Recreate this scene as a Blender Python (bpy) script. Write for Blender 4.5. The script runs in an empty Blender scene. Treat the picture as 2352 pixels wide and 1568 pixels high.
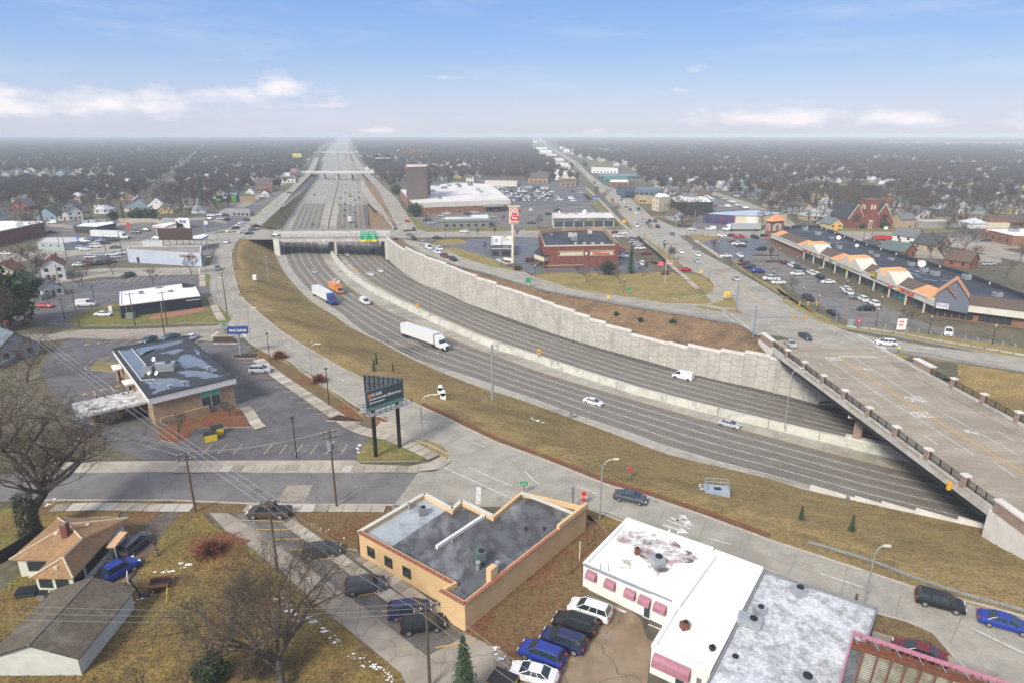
import bpy,math,random
from mathutils import Vector,Matrix,noise
V3=Vector;mt=math
R=mt.radians
rnd=random.Random(7)
sc=bpy.context.scene
COL=sc.collection
# ---- camera, world, sun, exposure
FPX,CX,CY,HY,CAMH=1470.0,1176.0,784.0,309.5,50.0
PITCH=mt.atan((CY-HY)/FPX)
SP,CP=mt.sin(PITCH),mt.cos(PITCH)
cam=bpy.data.cameras.new('camera')
cam.sensor_width=36.0
cam.lens=36.0*FPX/2352.0
cam.clip_start=0.5
cam.clip_end=60000
camo=bpy.data.objects.new('camera',cam)
COL.objects.link(camo)
camo.location=(0,0,CAMH)
camo.rotation_euler=(mt.pi/2-PITCH,0,0)
sc.camera=camo
SUN_EL,SUN_AZ=38.0,215.0
world=bpy.data.worlds.new('World')
sc.world=world
world.use_nodes=True
def setup_world():
 nt=world.node_tree
 N,L=nt.nodes,nt.links
 N.clear()
 out=N.new('ShaderNodeOutputWorld')
 bg=N.new('ShaderNodeBackground')
 sky=N.new('ShaderNodeTexSky')
 sky.sky_type='NISHITA'
 sky.sun_disc=False
 sky.sun_elevation=R(SUN_EL)
 sky.sun_rotation=R(SUN_AZ)
 sky.air_density=1.0
 sky.dust_density=0.6
 sky.ozone_density=2.0
 tc=N.new('ShaderNodeTexCoord')
 sep=N.new('ShaderNodeSeparateXYZ')
 L.new(tc.outputs['Generated'],sep.inputs[0])
 def math_(op,a,b=None,c=None,clamp=False):
  m=N.new('ShaderNodeMath');m.operation=op;m.use_clamp=clamp
  for i,v in enumerate((a,b,c)):
   if v is None:continue
   if isinstance(v,(int,float)):m.inputs[i].default_value=v
   else:L.new(v,m.inputs[i])
  return m.outputs[0]
 az=math_('ARCTAN2',sep.outputs[0],sep.outputs[1])
 el=math_('ARCSINE',sep.outputs[2])
 ramp=N.new('ShaderNodeValToRGB')
 e=ramp.color_ramp.elements
 e[0].position=0.0;e[0].color=(0.69,0.71,0.86,1)
 e[1].position=1.0;e[1].color=(0.10,0.27,0.68,1)
 for p_,c_ in((0.05,(0.64,0.70,0.89,1)),(0.12,(0.50,0.63,0.91,1)),(0.20,(0.34,0.53,0.91,1)),(0.30,(0.25,0.46,0.89,1)),(0.50,(0.15,0.36,0.80,1))):
  k=e.new(p_);k.color=c_
 L.new(math_('DIVIDE',el,0.60,clamp=True),ramp.inputs[0])
 sc_=N.new('ShaderNodeVectorMath');sc_.operation='SCALE';sc_.inputs[3].default_value=8.2
 L.new(ramp.outputs[0],sc_.inputs[0])
 mixs=N.new('ShaderNodeMixRGB');mixs.inputs[0].default_value=0.82
 L.new(sky.outputs[0],mixs.inputs[1]);L.new(sc_.outputs[0],mixs.inputs[2])
 comb=N.new('ShaderNodeCombineXYZ')
 L.new(math_('MULTIPLY',az,1.0),comb.inputs[0]);L.new(math_('MULTIPLY',el,2.6),comb.inputs[1])
 n1=N.new('ShaderNodeTexNoise');n1.inputs['Scale'].default_value=13.0;n1.inputs['Detail'].default_value=9.0;n1.inputs['Roughness'].default_value=0.58
 L.new(comb.outputs[0],n1.inputs['Vector'])
 n2=N.new('ShaderNodeTexNoise');n2.inputs['Scale'].default_value=4.0;n2.inputs['Detail'].default_value=4.0
 L.new(comb.outputs[0],n2.inputs['Vector'])
 total=None
 banks=[(-.62,.016,.24,.046,1),(-.47,.018,.12,.055,.9),(-.33,.038,.11,.052,1),(-.3,.033,.07,.02,.8),(.37,.006,.15,.042,1),(.52,.006,.12,.035,.9),(.68,.004,.06,.035,.7),(-.075,.075,.06,.01,.35),(.255,.08,.03,.014,.6),(.24,.055,.025,.012,.6),(.6,.066,.03,.01,.55),(-.21,0,.05,.015,.6),(.12,0,.03,.012,.45),(-1.3,.03,.4,.07,1),(1.4,.03,.45,.07,1),(2.6,.04,.5,.08,1),(-2.5,.04,.5,.08,1)]
 for(a0,e0,w,h,wt)in banks:
  dx=math_('DIVIDE',math_('SUBTRACT',az,a0),w)
  dy=math_('DIVIDE',math_('SUBTRACT',el,e0+h*.32),h*.62)
  dyb=math_('MAXIMUM',dy,math_('MULTIPLY',dy,-1.9))
  d=math_('SQRT',math_('ADD',math_('MULTIPLY',dx,dx),math_('MULTIPLY',dyb,dyb)))
  m=math_('MULTIPLY',math_('SUBTRACT',1.15,d,clamp=True),wt)
  total=m if total is None else math_('MAXIMUM',total,m)
 nn=math_('ADD',math_('MULTIPLY',n1.outputs[0],1.5),-0.72)
 dens=math_('MULTIPLY',math_('ADD',math_('MULTIPLY',total,1.25),math_('SUBTRACT',math_('MULTIPLY',nn,2.6),.50)),math_('MULTIPLY',total,5.0,clamp=True),clamp=True)
 comb2=N.new('ShaderNodeCombineXYZ')
 L.new(math_('MULTIPLY',az,1.0),comb2.inputs[0]);L.new(math_('MULTIPLY',el,7.0),comb2.inputs[1])
 n3=N.new('ShaderNodeTexNoise');n3.inputs['Scale'].default_value=3.0;n3.inputs['Detail'].default_value=7.0;n3.inputs['Roughness'].default_value=.6
 L.new(comb2.outputs[0],n3.inputs['Vector'])
 veil=math_('MULTIPLY',math_('SUBTRACT',n3.outputs[0],.50,clamp=True),1.1)
 dens2=math_('MINIMUM',math_('ADD',math_('MULTIPLY',dens,.95),veil),1.0)
 n4=N.new('ShaderNodeTexNoise');n4.inputs['Scale'].default_value=2.2;n4.inputs['Detail'].default_value=6.0
 L.new(tc.outputs['Generated'],n4.inputs['Vector'])
 hi_=math_('MULTIPLY',math_('MULTIPLY',math_('SUBTRACT',el,.24),2.6,clamp=True),math_('MULTIPLY',math_('SUBTRACT',n4.outputs[0],.28),4.0,clamp=True),clamp=True)
 dens2=math_('MAXIMUM',dens2,math_('MULTIPLY',hi_,.93))
 cl=N.new('ShaderNodeValToRGB')
 cl.color_ramp.elements[0].color=(6.6,6.8,7.9,1);cl.color_ramp.elements[1].color=(8.3,7.9,8.2,1)
 cl.color_ramp.elements[1].position=.85
 L.new(math_('ADD',math_('MULTIPLY',n1.outputs[0],.9),math_('MULTIPLY',dens,.25)),cl.inputs[0])
 mixc=N.new('ShaderNodeMixRGB')
 L.new(dens2,mixc.inputs[0]);L.new(mixs.outputs[0],mixc.inputs[1]);L.new(cl.outputs[0],mixc.inputs[2])
 L.new(mixc.outputs[0],bg.inputs[0])
 bg.inputs[1].default_value=0.062
 L.new(bg.outputs[0],out.inputs[0])
setup_world()
sun=bpy.data.lights.new('sun','SUN')
sun.energy=2.6
sun.angle=R(16)
sun.color=(1.0,0.93,0.82)
suno=bpy.data.objects.new('sun',sun)
COL.objects.link(suno)
_d=V3((mt.sin(R(SUN_AZ))*mt.cos(R(SUN_EL)),mt.cos(R(SUN_AZ))*mt.cos(R(SUN_EL)),mt.sin(R(SUN_EL))))
suno.rotation_euler=_d.to_track_quat('Z','Y').to_euler()
sc.view_settings.view_transform='Standard'
sc.view_settings.look='None'
sc.view_settings.gamma=1.0
sc.view_settings.use_curve_mapping=False
sc.view_settings.exposure=0.95
sc.cycles.max_bounces=5
sc.cycles.diffuse_bounces=3
sc.cycles.glossy_bounces=2
sc.cycles.transparent_max_bounces=6
sc.cycles.volume_bounces=0
sc.cycles.use_adaptive_sampling=True
# ---- survey: photograph points on a ground of known height
K={'d':(0,0,1),'A':(1110.2,735,.13038),'B':(588,520.6,.13038)}
for _i,_n in enumerate('1234'):
 K['a'+_n]=(588*_i,290.94,.25);K['b'+_n]=(588*_i,650.78,.25);K['c'+_n]=(588*_i,1071.875,.31647)
for _n,_x,_y,_s in(('e1',0,459.375,.15625),('e2',306.25,428.75,.15625),('e3',882,398.125,.15625),('e4',1212.75,428.75,.15625),('e5',1543.5,428.75,.15625),('e6',1837.5,490,.21875)):
 K[_n]=(_x,_y,_s)
K['f1']=(1875.8,428.75,.20248);K['f2']=(1362.8,336.9,.19531);K['f3']=(811.6,826.9,.15625)
def D(k,x,y):
 a=K[k];return a[0]+x*a[2],a[1]+y*a[2]
def G(u,v,z=0.0):
 x=(u-CX)/FPX;y=(v-CY)/FPX
 t=(CAMH-z)/(y*CP+SP)
 return V3((x*t,(CP-y*SP)*t,z))
def g(k,s,z=0.0):
 return[G(*D(k,*map(float,p.split(','))),z)for p in s.split()]
def g1(k,x,y,z=0.0):return G(*D(k,x,y),z)
def proj(P):
 d=P[2]-CAMH;fw=P[1]*CP-d*SP;dn=-d*CP-P[1]*SP
 return CX+FPX*P[0]/fw,CY+FPX*dn/fw
def ztop(P,vtop):
 lo,hi=P[2]-5,P[2]+60
 for _ in range(40):
  m=(lo+hi)/2
  if proj((P[0],P[1],m))[1]>vtop:lo=m
  else:hi=m
 return m
def spl(pts,step=4.0):
 pts=[V3(p)for p in pts]
 q=[pts[0]*2-pts[1]]+pts+[pts[-1]*2-pts[-2]]
 out=[]
 for i in range(1,len(q)-2):
  p0,p1,p2,p3=q[i-1:i+3]
  n=max(1,int((p2-p1).length/step))
  n=min(n,60)
  t0=0;t1=max((p1-p0).length,1e-6)**.5;t2=t1+max((p2-p1).length,1e-6)**.5;t3=t2+max((p3-p2).length,1e-6)**.5
  for j in range(n):
   t=t1+(t2-t1)*j/n
   A1=p0*((t1-t)/(t1-t0))+p1*((t-t0)/(t1-t0))
   A2=p1*((t2-t)/(t2-t1))+p2*((t-t1)/(t2-t1))
   A3=p2*((t3-t)/(t3-t2))+p3*((t-t2)/(t3-t2))
   B1=A1*((t2-t)/(t2-t0))+A2*((t-t0)/(t2-t0))
   B2=A2*((t3-t)/(t3-t1))+A3*((t-t1)/(t3-t1))
   out.append(B1*((t2-t)/(t2-t1))+B2*((t-t1)/(t2-t1)))
 out.append(pts[-1])
 return out
def length(pl):return sum((pl[i+1]-pl[i]).length for i in range(len(pl)-1))
def rsm(pl,n):
 L=[0]
 for i in range(len(pl)-1):L.append(L[-1]+(pl[i+1]-pl[i]).length)
 out=[];j=0
 for k in range(n):
  s=L[-1]*k/(n-1)
  while j<len(pl)-2 and L[j+1]<s:j+=1
  f=(s-L[j])/max(L[j+1]-L[j],1e-9)
  out.append(pl[j].lerp(pl[j+1],min(max(f,0),1)))
 return out
def cls_(pl,p):
 best=None
 for i in range(len(pl)-1):
  a,b=pl[i],pl[i+1]
  dx,dy=b.x-a.x,b.y-a.y
  t=((p.x-a.x)*dx+(p.y-a.y)*dy)/max(dx*dx+dy*dy,1e-9)
  t=min(max(t,0),1)
  qx,qy=a.x+dx*t,a.y+dy*t
  d2=(qx-p.x)**2+(qy-p.y)**2
  if best is None or d2<best[0]:best=(d2,a.lerp(b,t))
 return best[1]
def ofs(pl,d,dz=0.0):
 out=[]
 for i,p in enumerate(pl):
  a=pl[max(i-1,0)];b=pl[min(i+1,len(pl)-1)]
  t=V3((b.x-a.x,b.y-a.y));t.normalize()
  out.append(V3((p.x-t.y*d,p.y+t.x*d,p.z+dz)))
 return out
def zed(pl,z):return[V3((p.x,p.y,z))for p in pl]
# ---- materials
MATS={}
def mat(name,c1,c2=None,ro=.85,scale=.5,metal=0.0,bump=0.0,bscale=None,spec=.4,c3=None,s3=.05,wet=0.0,lo=.4,hi=.6,coat=0,detail=5.0,obj=False,stretch=None,fine=0,famp=.3):
 if name in MATS:return MATS[name]
 m=bpy.data.materials.new(name);m.use_nodes=True
 MATS[name]=m
 nt=m.node_tree;N,L=nt.nodes,nt.links
 b=N['Principled BSDF']
 b.inputs['Roughness'].default_value=ro
 b.inputs['Metallic'].default_value=metal
 b.inputs['Specular IOR Level'].default_value=spec
 if coat:b.inputs['Coat Weight'].default_value=coat
 b.inputs['Base Color'].default_value=(*c1,1)
 if c2 is None and not bump:return m
 if obj:
  tc=N.new('ShaderNodeTexCoord');vec=tc.outputs['Object']
 else:
  ge=N.new('ShaderNodeNewGeometry');vec=ge.outputs['Position']
 if stretch:
  mp=N.new('ShaderNodeMapping');mp.inputs['Scale'].default_value=stretch;L.new(vec,mp.inputs[0]);vec=mp.outputs[0]
 n=N.new('ShaderNodeTexNoise');n.inputs['Scale'].default_value=scale;n.inputs['Detail'].default_value=detail;n.inputs['Roughness'].default_value=.62
 L.new(vec,n.inputs['Vector'])
 if c2 is not None:
  r=N.new('ShaderNodeMapRange');r.inputs[1].default_value=lo;r.inputs[2].default_value=hi
  L.new(n.outputs[0],r.inputs[0])
  mx=N.new('ShaderNodeMixRGB');mx.inputs[1].default_value=(*c1,1);mx.inputs[2].default_value=(*c2,1)
  L.new(r.outputs[0],mx.inputs[0])
  col=mx.outputs[0]
  if c3 is not None:
   n3=N.new('ShaderNodeTexNoise');n3.inputs['Scale'].default_value=s3;n3.inputs['Detail'].default_value=6.0;n3.inputs['Roughness'].default_value=.65
   L.new(vec,n3.inputs['Vector'])
   r3=N.new('ShaderNodeMapRange');r3.inputs[1].default_value=.5;r3.inputs[2].default_value=.66
   L.new(n3.outputs[0],r3.inputs[0])
   m3=N.new('ShaderNodeMixRGB');m3.inputs[2].default_value=(*c3,1)
   L.new(r3.outputs[0],m3.inputs[0]);L.new(col,m3.inputs[1]);col=m3.outputs[0]
  if fine:
   nf=N.new('ShaderNodeTexNoise');nf.inputs['Scale'].default_value=fine;nf.inputs['Detail'].default_value=5.0;nf.inputs['Roughness'].default_value=.75
   L.new(vec,nf.inputs['Vector'])
   rf=N.new('ShaderNodeMapRange');rf.inputs[1].default_value=.35;rf.inputs[2].default_value=.65;rf.inputs[3].default_value=1-famp;rf.inputs[4].default_value=1+famp
   L.new(nf.outputs[0],rf.inputs[0])
   vm=N.new('ShaderNodeVectorMath');vm.operation='SCALE';L.new(col,vm.inputs[0]);L.new(rf.outputs[0],vm.inputs[3]);col=vm.outputs[0]
  L.new(col,b.inputs['Base Color'])
 if wet:
  nw=N.new('ShaderNodeTexNoise');nw.inputs['Scale'].default_value=.07;nw.inputs['Detail'].default_value=5.0;nw.inputs['Roughness'].default_value=.6
  L.new(vec,nw.inputs['Vector'])
  rw=N.new('ShaderNodeMapRange');rw.inputs[1].default_value=.42;rw.inputs[2].default_value=.60
  rw.inputs[3].default_value=ro;rw.inputs[4].default_value=ro*(1-wet)
  L.new(nw.outputs[0],rw.inputs[0]);L.new(rw.outputs[0],b.inputs['Roughness'])
 if bump:
  nb=N.new('ShaderNodeTexNoise');nb.inputs['Scale'].default_value=bscale or scale*6;nb.inputs['Detail'].default_value=4.0
  L.new(vec,nb.inputs['Vector'])
  bp=N.new('ShaderNodeBump');bp.inputs['Strength'].default_value=min(bump,1.0);bp.inputs['Distance'].default_value=bump*.1
  L.new(nb.outputs[0],bp.inputs['Height']);L.new(bp.outputs[0],b.inputs['Normal'])
 return m
def cracks(m,scale=.12,col=(.03,.03,.03),width=.012,amt=.7):
 nt=m.node_tree;N,L=nt.nodes,nt.links
 b=N['Principled BSDF']
 src=b.inputs['Base Color'].links[0].from_socket
 ge=N.new('ShaderNodeNewGeometry')
 nz=N.new('ShaderNodeTexNoise');nz.inputs['Scale'].default_value=.35;nz.inputs['Detail'].default_value=4
 L.new(ge.outputs['Position'],nz.inputs['Vector'])
 ad=N.new('ShaderNodeVectorMath');ad.operation='MULTIPLY_ADD';ad.inputs[1].default_value=(3,3,0)
 L.new(nz.outputs['Color'],ad.inputs[0]);L.new(ge.outputs['Position'],ad.inputs[2])
 vo=N.new('ShaderNodeTexVoronoi');vo.feature='DISTANCE_TO_EDGE';vo.inputs['Scale'].default_value=scale
 L.new(ad.outputs[0],vo.inputs['Vector'])
 r=N.new('ShaderNodeMapRange');r.inputs[1].default_value=0;r.inputs[2].default_value=width;r.inputs[3].default_value=amt;r.inputs[4].default_value=0
 L.new(vo.outputs['Distance'],r.inputs[0])
 mx=N.new('ShaderNodeMixRGB');mx.inputs[2].default_value=(*col,1)
 L.new(r.outputs[0],mx.inputs[0]);L.new(src,mx.inputs[1]);L.new(mx.outputs[0],b.inputs['Base Color'])
 return m
M={}
M['grass']=mat('dormant_grass',(.15,.115,.042),(.23,.18,.075),scale=.5,bump=.8,bscale=6,c3=(.12,.115,.035),s3=.055,spec=.1,lo=.35,hi=.65,fine=2.5)
M['lawn']=mat('lawn_grass',(.20,.16,.06),(.28,.22,.09),scale=.35,bump=.7,bscale=6,c3=(.15,.145,.045),s3=.09,spec=.1,lo=.35,hi=.65,fine=2.2)
M['gl']=mat('green_winter_lawn',(.12,.125,.038),(.17,.16,.055),scale=.5,bump=.7,bscale=6,c3=(.22,.17,.07),s3=.12,spec=.1,fine=2.5)
M['bank']=mat('bank_grass',(.285,.21,.088),(.195,.14,.06),scale=.22,bump=.9,bscale=5,c3=(.145,.11,.05),s3=.04,spec=.1,lo=.3,hi=.7,stretch=(1,1.6,1),fine=1.8,famp=.38)
M['bb']=mat('dead_scrub_bank',(.155,.10,.06),(.23,.155,.085),scale=.3,bump=.9,bscale=4,c3=(.10,.07,.05),s3=.09,spec=.1,lo=.3,hi=.7,fine=1.6,famp=.4)
M['dl']=mat('leafy_dirt_lawn',(.12,.085,.045),(.18,.13,.06),scale=.5,bump=.8,bscale=5,c3=(.17,.075,.04),s3=.12,spec=.1,lo=.3,hi=.7,fine=3,famp=.4)
M['yard']=mat('backyard_grass',(.215,.155,.05),(.125,.085,.04),scale=.25,bump=.8,bscale=6,c3=(.165,.155,.045),s3=.09,spec=.1,lo=.35,hi=.65,fine=2.6,famp=.42)
M['mulch']=mat('mulch_bed',(.045,.03,.022),(.08,.05,.035),scale=3,bump=.8,spec=.1)
M['rl']=mat('fallen_red_leaves',(.20,.065,.04),(.13,.075,.045),scale=.8,bump=.8,spec=.1,fine=4,famp=.5,c3=(.15,.11,.05),s3=.5)
M['suburb']=mat('suburb_ground',(.10,.092,.06),(.14,.125,.085),scale=.05,spec=.1,c3=(.08,.075,.055),s3=.02,fine=.6)
M['fwy']=mat('freeway_asphalt',(.165,.15,.126),(.195,.178,.15),ro=.85,scale=.35,c3=(.142,.128,.107),s3=.03,spec=.2,fine=3,famp=.12)
M['fwydark']=mat('freeway_far_shoulder',(.085,.08,.075),(.11,.105,.098),ro=.8,scale=.5,spec=.3)  # darker asphalt tone for the shoulder along the retaining wall
M['fc']=mat('freeway_concrete',(.25,.235,.20),(.30,.28,.24),ro=.85,scale=.25,c3=(.21,.195,.165),s3=.05)
M['shoulder']=mat('shoulder_concrete',(.30,.285,.24),(.37,.35,.30),ro=.85,scale=.4,c3=(.22,.205,.17),s3=.08)
M['rc']=mat('road_concrete',(.27,.255,.215),(.33,.31,.262),ro=.85,scale=.3,c3=(.215,.20,.17),s3=.06,spec=.2,fine=2.5,famp=.1)
M['roaddark']=cracks(mat('patched_street_asphalt',(.14,.132,.125),(.18,.17,.16),ro=.7,scale=.3,c3=(.14,.13,.122),s3=.07,spec=.4),scale=.17,width=.01,amt=.75)
M['alley']=cracks(mat('alley_concrete',(.26,.225,.18),(.32,.285,.235),ro=.8,scale=.35,c3=(.19,.165,.13),s3=.1),scale=.2,width=.012,amt=.6)
M['walk']=mat('sidewalk_concrete',(.33,.29,.23),(.41,.365,.295),ro=.85,scale=.5,c3=(.28,.245,.195),s3=.15)
M['wp']=mat('new_sidewalk_concrete',(.40,.375,.325),(.45,.42,.37),ro=.85,scale=.6)
M['kerb']=mat('kerb_concrete',(.40,.375,.33),(.31,.29,.25),ro=.85,scale=.6)
M['lot']=cracks(mat('wet_lot_asphalt',(.095,.092,.096),(.135,.13,.128),ro=.8,scale=.3,c3=(.09,.086,.086),s3=.06,spec=.2,wet=.45,fine=2,famp=.15),scale=.11,width=.008,amt=.55)
M['lot2']=mat('blue_grey_lot_asphalt',(.10,.108,.12),(.13,.132,.138),ro=.7,scale=.25,c3=(.07,.073,.08),s3=.07,spec=.28,wet=.5,fine=2,famp=.15)
M['lotold']=cracks(mat('worn_lot_asphalt',(.135,.125,.115),(.18,.17,.158),ro=.85,scale=.3,c3=(.10,.095,.09),s3=.06,spec=.15,wet=.35,fine=2,famp=.15),scale=.1,width=.008,amt=.5)
M['rubber']=mat('roof_membrane_black',(.025,.028,.034),(.045,.048,.055),ro=.65,scale=.3,spec=.25,wet=.35)
M['white']=mat('painted_white',(.74,.74,.71),(.66,.66,.63),ro=.6,scale=2)
M['mark']=mat('white_road_paint',(.66,.66,.62),(.40,.40,.37),ro=.7,scale=1.2)
M['yellow']=mat('yellow_road_paint',(.60,.36,.07),(.50,.30,.06),ro=.7,scale=2)
M['yellowpale']=mat('worn_yellow_stall_paint',(.55,.48,.26),(.42,.37,.22),ro=.7,scale=2)
M['black']=mat('black_paint',(.012,.012,.014),ro=.4)
M['bs']=mat('black_steel',(.02,.02,.023),ro=.45,metal=.3)
M['steel']=mat('galvanised_steel',(.42,.45,.47),(.34,.37,.39),ro=.45,metal=.5,scale=3)
M['bluesteel']=mat('painted_signal_steel',(.16,.24,.31),(.13,.20,.26),ro=.5,scale=3)
M['gs']=mat('grey_steel',(.25,.26,.27),(.2,.21,.22),ro=.5,metal=.3,scale=3)
M['rust']=mat('rusty_steel',(.19,.07,.035),(.12,.045,.03),ro=.8,scale=3)
M['wood']=mat('weathered_pole_wood',(.12,.085,.055),(.075,.055,.038),ro=.9,scale=2,stretch=(6,6,.6))
M['wallconc']=mat('retaining_wall_concrete',(.44,.42,.385),(.52,.50,.465),ro=.9,scale=.6,c3=(.37,.35,.315),s3=.15)
M['conc']=mat('cast_concrete',(.42,.40,.36),(.50,.48,.44),ro=.85,scale=.5,c3=(.32,.30,.265),s3=.2)
M['cp']=mat('pale_concrete',(.55,.53,.49),(.62,.60,.56),ro=.85,scale=.5,c3=(.47,.45,.41),s3=.2)
M['barrier']=mat('stained_barrier_concrete',(.43,.425,.37),(.52,.51,.45),ro=.85,scale=.4,c3=(.33,.325,.285),s3=.35)
M['br']=mat('red_brick',(.20,.07,.05),(.155,.052,.038),ro=.85,scale=.7)
M['brick']=mat('brown_brick',(.25,.125,.075),(.18,.09,.055),ro=.85,scale=.7)
M['bt']=mat('tan_brick',(.34,.24,.155),(.27,.185,.115),ro=.85,scale=.7)
M['stucco']=mat('tan_stucco',(.62,.43,.225),(.57,.39,.20),ro=.85,scale=.4)
M['cream']=mat('cream_panel',(.62,.56,.41),(.56,.50,.36),ro=.75,scale=.6)
M['ivory']=mat('ivory_fascia',(.56,.54,.47),(.50,.48,.41),ro=.75,scale=.4)
M['orange']=mat('orange_metal_roof',(.66,.31,.13),(.56,.25,.10),ro=.5,scale=.8)
M['shingle']=mat('brown_shingles',(.085,.06,.045),(.12,.088,.068),ro=.9,scale=2.5)
M['siding']=mat('pale_vinyl_siding',(.56,.57,.52),(.50,.51,.47),ro=.7,scale=.8)
M['glass']=mat('dark_window_glass',(.025,.032,.038),ro=.08,spec=.7)
M['glassb']=mat('storefront_glass',(.05,.075,.085),(.03,.045,.05),ro=.1,spec=.7,scale=.5)
M['green']=mat('highway_sign_green',(.0,.27,.13),ro=.5)
M['orangesig']=mat('signal_housing_yellow',(.72,.36,.02),ro=.5)
M['red']=mat('sign_red',(.58,.03,.03),ro=.5)
M['snow']=mat('old_snow',(.80,.82,.85),(.70,.72,.76),ro=.7,scale=2)
M['tyre']=mat('tyre_rubber',(.018,.018,.018),ro=.8)
M['rim']=mat('alloy_rim',(.42,.43,.45),ro=.35,metal=.8)
M['trim']=mat('black_trim',(.015,.015,.016),ro=.5)
M['cg']=mat('car_glass',(.02,.03,.034),ro=.05,spec=.8)
M['lamp']=mat('headlamp_lens',(.75,.77,.8),ro=.1,spec=.8)
M['tail']=mat('tail_lamp_lens',(.42,.015,.015),ro=.2,spec=.6)
M['bark']=mat('grey_bark',(.105,.085,.07),(.065,.052,.042),ro=.95,scale=3)
M['twig']=mat('bare_twigs',(.09,.072,.066),(.062,.05,.047),ro=.95,scale=.3)
M['twigbrown']=mat('brown_twigs',(.12,.085,.06),(.08,.058,.042),ro=.95,scale=.3)
M['needle']=mat('evergreen_needles',(.025,.05,.025),(.045,.075,.032),ro=.9,scale=.6)
# ---- objects
LABELS=[]
def tag(o,label=None,cat=None,group=None,kind=None):
 if label:o['label']=label
 if cat:o['category']=cat
 if group:o['group']=group
 if kind:o['kind']=kind
 if label and cat:LABELS.append((label,o.name,group))
 return o
def emp(name,label,cat,loc=(0,0,0),rz=0.0,group=None):
 o=bpy.data.objects.new(name,None);COL.objects.link(o)
 o.empty_display_size=.1
 o.location=loc;o.rotation_euler=(0,0,rz)
 return tag(o,label,cat,group)
class Mb:
 def __init__(s):s.v=[];s.f=[];s.m=[];s.cur=0
 def add(s,vs,fs,m=None):
  n=len(s.v);s.v+=[tuple(v)for v in vs]
  s.f+=[tuple(i+n for i in f)for f in fs];s.m+=[s.cur if m is None else m]*len(fs)
  return s
 def quad(s,a,b,c,d,m=None):return s.add([a,b,c,d],[(0,1,2,3)],m)
 def box(s,c,size,rz=0.0,m=None,taper=1.0,rx=0.0):
  hx,hy,hz=size[0]/2,size[1]/2,size[2]/2
  vs=[]
  for sz in(-1,1):
   k=taper if sz>0 else 1
   for sx,sy in((-1,-1),(1,-1),(1,1),(-1,1)):vs.append(V3((sx*hx*k,sy*hy*k,sz*hz)))
  rot=Matrix.Rotation(rz,3,'Z')@Matrix.Rotation(rx,3,'X')
  vs=[rot@v+V3(c)for v in vs]
  return s.add(vs,[(0,3,2,1),(4,5,6,7),(0,1,5,4),(1,2,6,5),(2,3,7,6),(3,0,4,7)],m)
 def tube(s,a,b,r1,r2=None,n=6,m=None,cap=True):
  a,b=V3(a),V3(b);r2=r1 if r2 is None else r2
  d=b-a
  if d.length<1e-6:return s
  q=d.to_track_quat('Z','Y').to_matrix()
  vs=[]
  for P,r in((a,r1),(b,r2)):
   for i in range(n):
    t=2*mt.pi*i/n;vs.append(P+q@V3((mt.cos(t)*r,mt.sin(t)*r,0)))
  fs=[(i,(i+1)%n,n+(i+1)%n,n+i)for i in range(n)]
  if cap:fs+=[tuple(range(n))[::-1],tuple(range(n,2*n))]
  return s.add(vs,fs,m)
 def path(s,pts,r,r2=None,n=6,m=None):
  k=len(pts)-1;r2=r if r2 is None else r2
  for i in range(k):s.tube(pts[i],pts[i+1],r+(r2-r)*i/k,r+(r2-r)*(i+1)/k,n,m)
  return s
 def prism(s,pts,z0,z1,m=None,top=True,bottom=False):
  n=len(pts);ar=sum(pts[i][0]*pts[(i+1)%n][1]-pts[(i+1)%n][0]*pts[i][1]for i in range(n))
  if ar<0:pts=pts[::-1]
  vs=[(p[0],p[1],z0)for p in pts]+[(p[0],p[1],z1)for p in pts]
  fs=[(i,(i+1)%n,n+(i+1)%n,n+i)for i in range(n)]
  if top:fs.append(tuple(range(n,2*n)))
  if bottom:fs.append(tuple(range(n))[::-1])
  return s.add(vs,fs,m)
 def bd_(s,name,mats,parent=None,smooth=False,kind=None,label=None):
  me=bpy.data.meshes.new(name)
  me.from_pydata(s.v,[],s.f)
  if not isinstance(mats,(list,tuple)):mats=[mats]
  for x in mats:me.materials.append(x)
  if len(mats)>1:me.polygons.foreach_set('material_index',s.m)
  if smooth:me.polygons.foreach_set('use_smooth',[True]*len(me.polygons))
  me.update()
  return lnk(name,me,parent,kind,label)
def lnk(name,me,parent=None,kind=None,label=None,loc=None,rot=None):
 o=bpy.data.objects.new(name,me);COL.objects.link(o)
 if parent is not None:o.parent=parent
 if kind:o['kind']=kind
 if label:o['label']=label
 if loc is not None:o.location=loc
 if rot is not None:o.rotation_euler=rot
 return o
EXCL=[]
def excl(pts):
 xs=[p[0]for p in pts];ys=[p[1]for p in pts]
 EXCL.append((min(xs),max(xs),min(ys),max(ys),[(p[0],p[1])for p in pts]))
def sht(name,pts,z,m,kind='structure',parent=None):
 if name not in('ground','light_leak_sheet','field'):excl(pts)
 import mathutils.geometry as mg
 p2=[V3((p[0],p[1],0))for p in pts]
 tris=mg.tessellate_polygon([p2])
 b=Mb()
 fs=[]
 for t in tris:
  a,b_,c=(p2[i]for i in t)
  fs.append(t if(b_-a).cross(c-a).z>0 else(t[0],t[2],t[1]))
 b.add([(p.x,p.y,z)for p in p2],fs)
 return b.bd_(name,m,parent,kind=kind)
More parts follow.
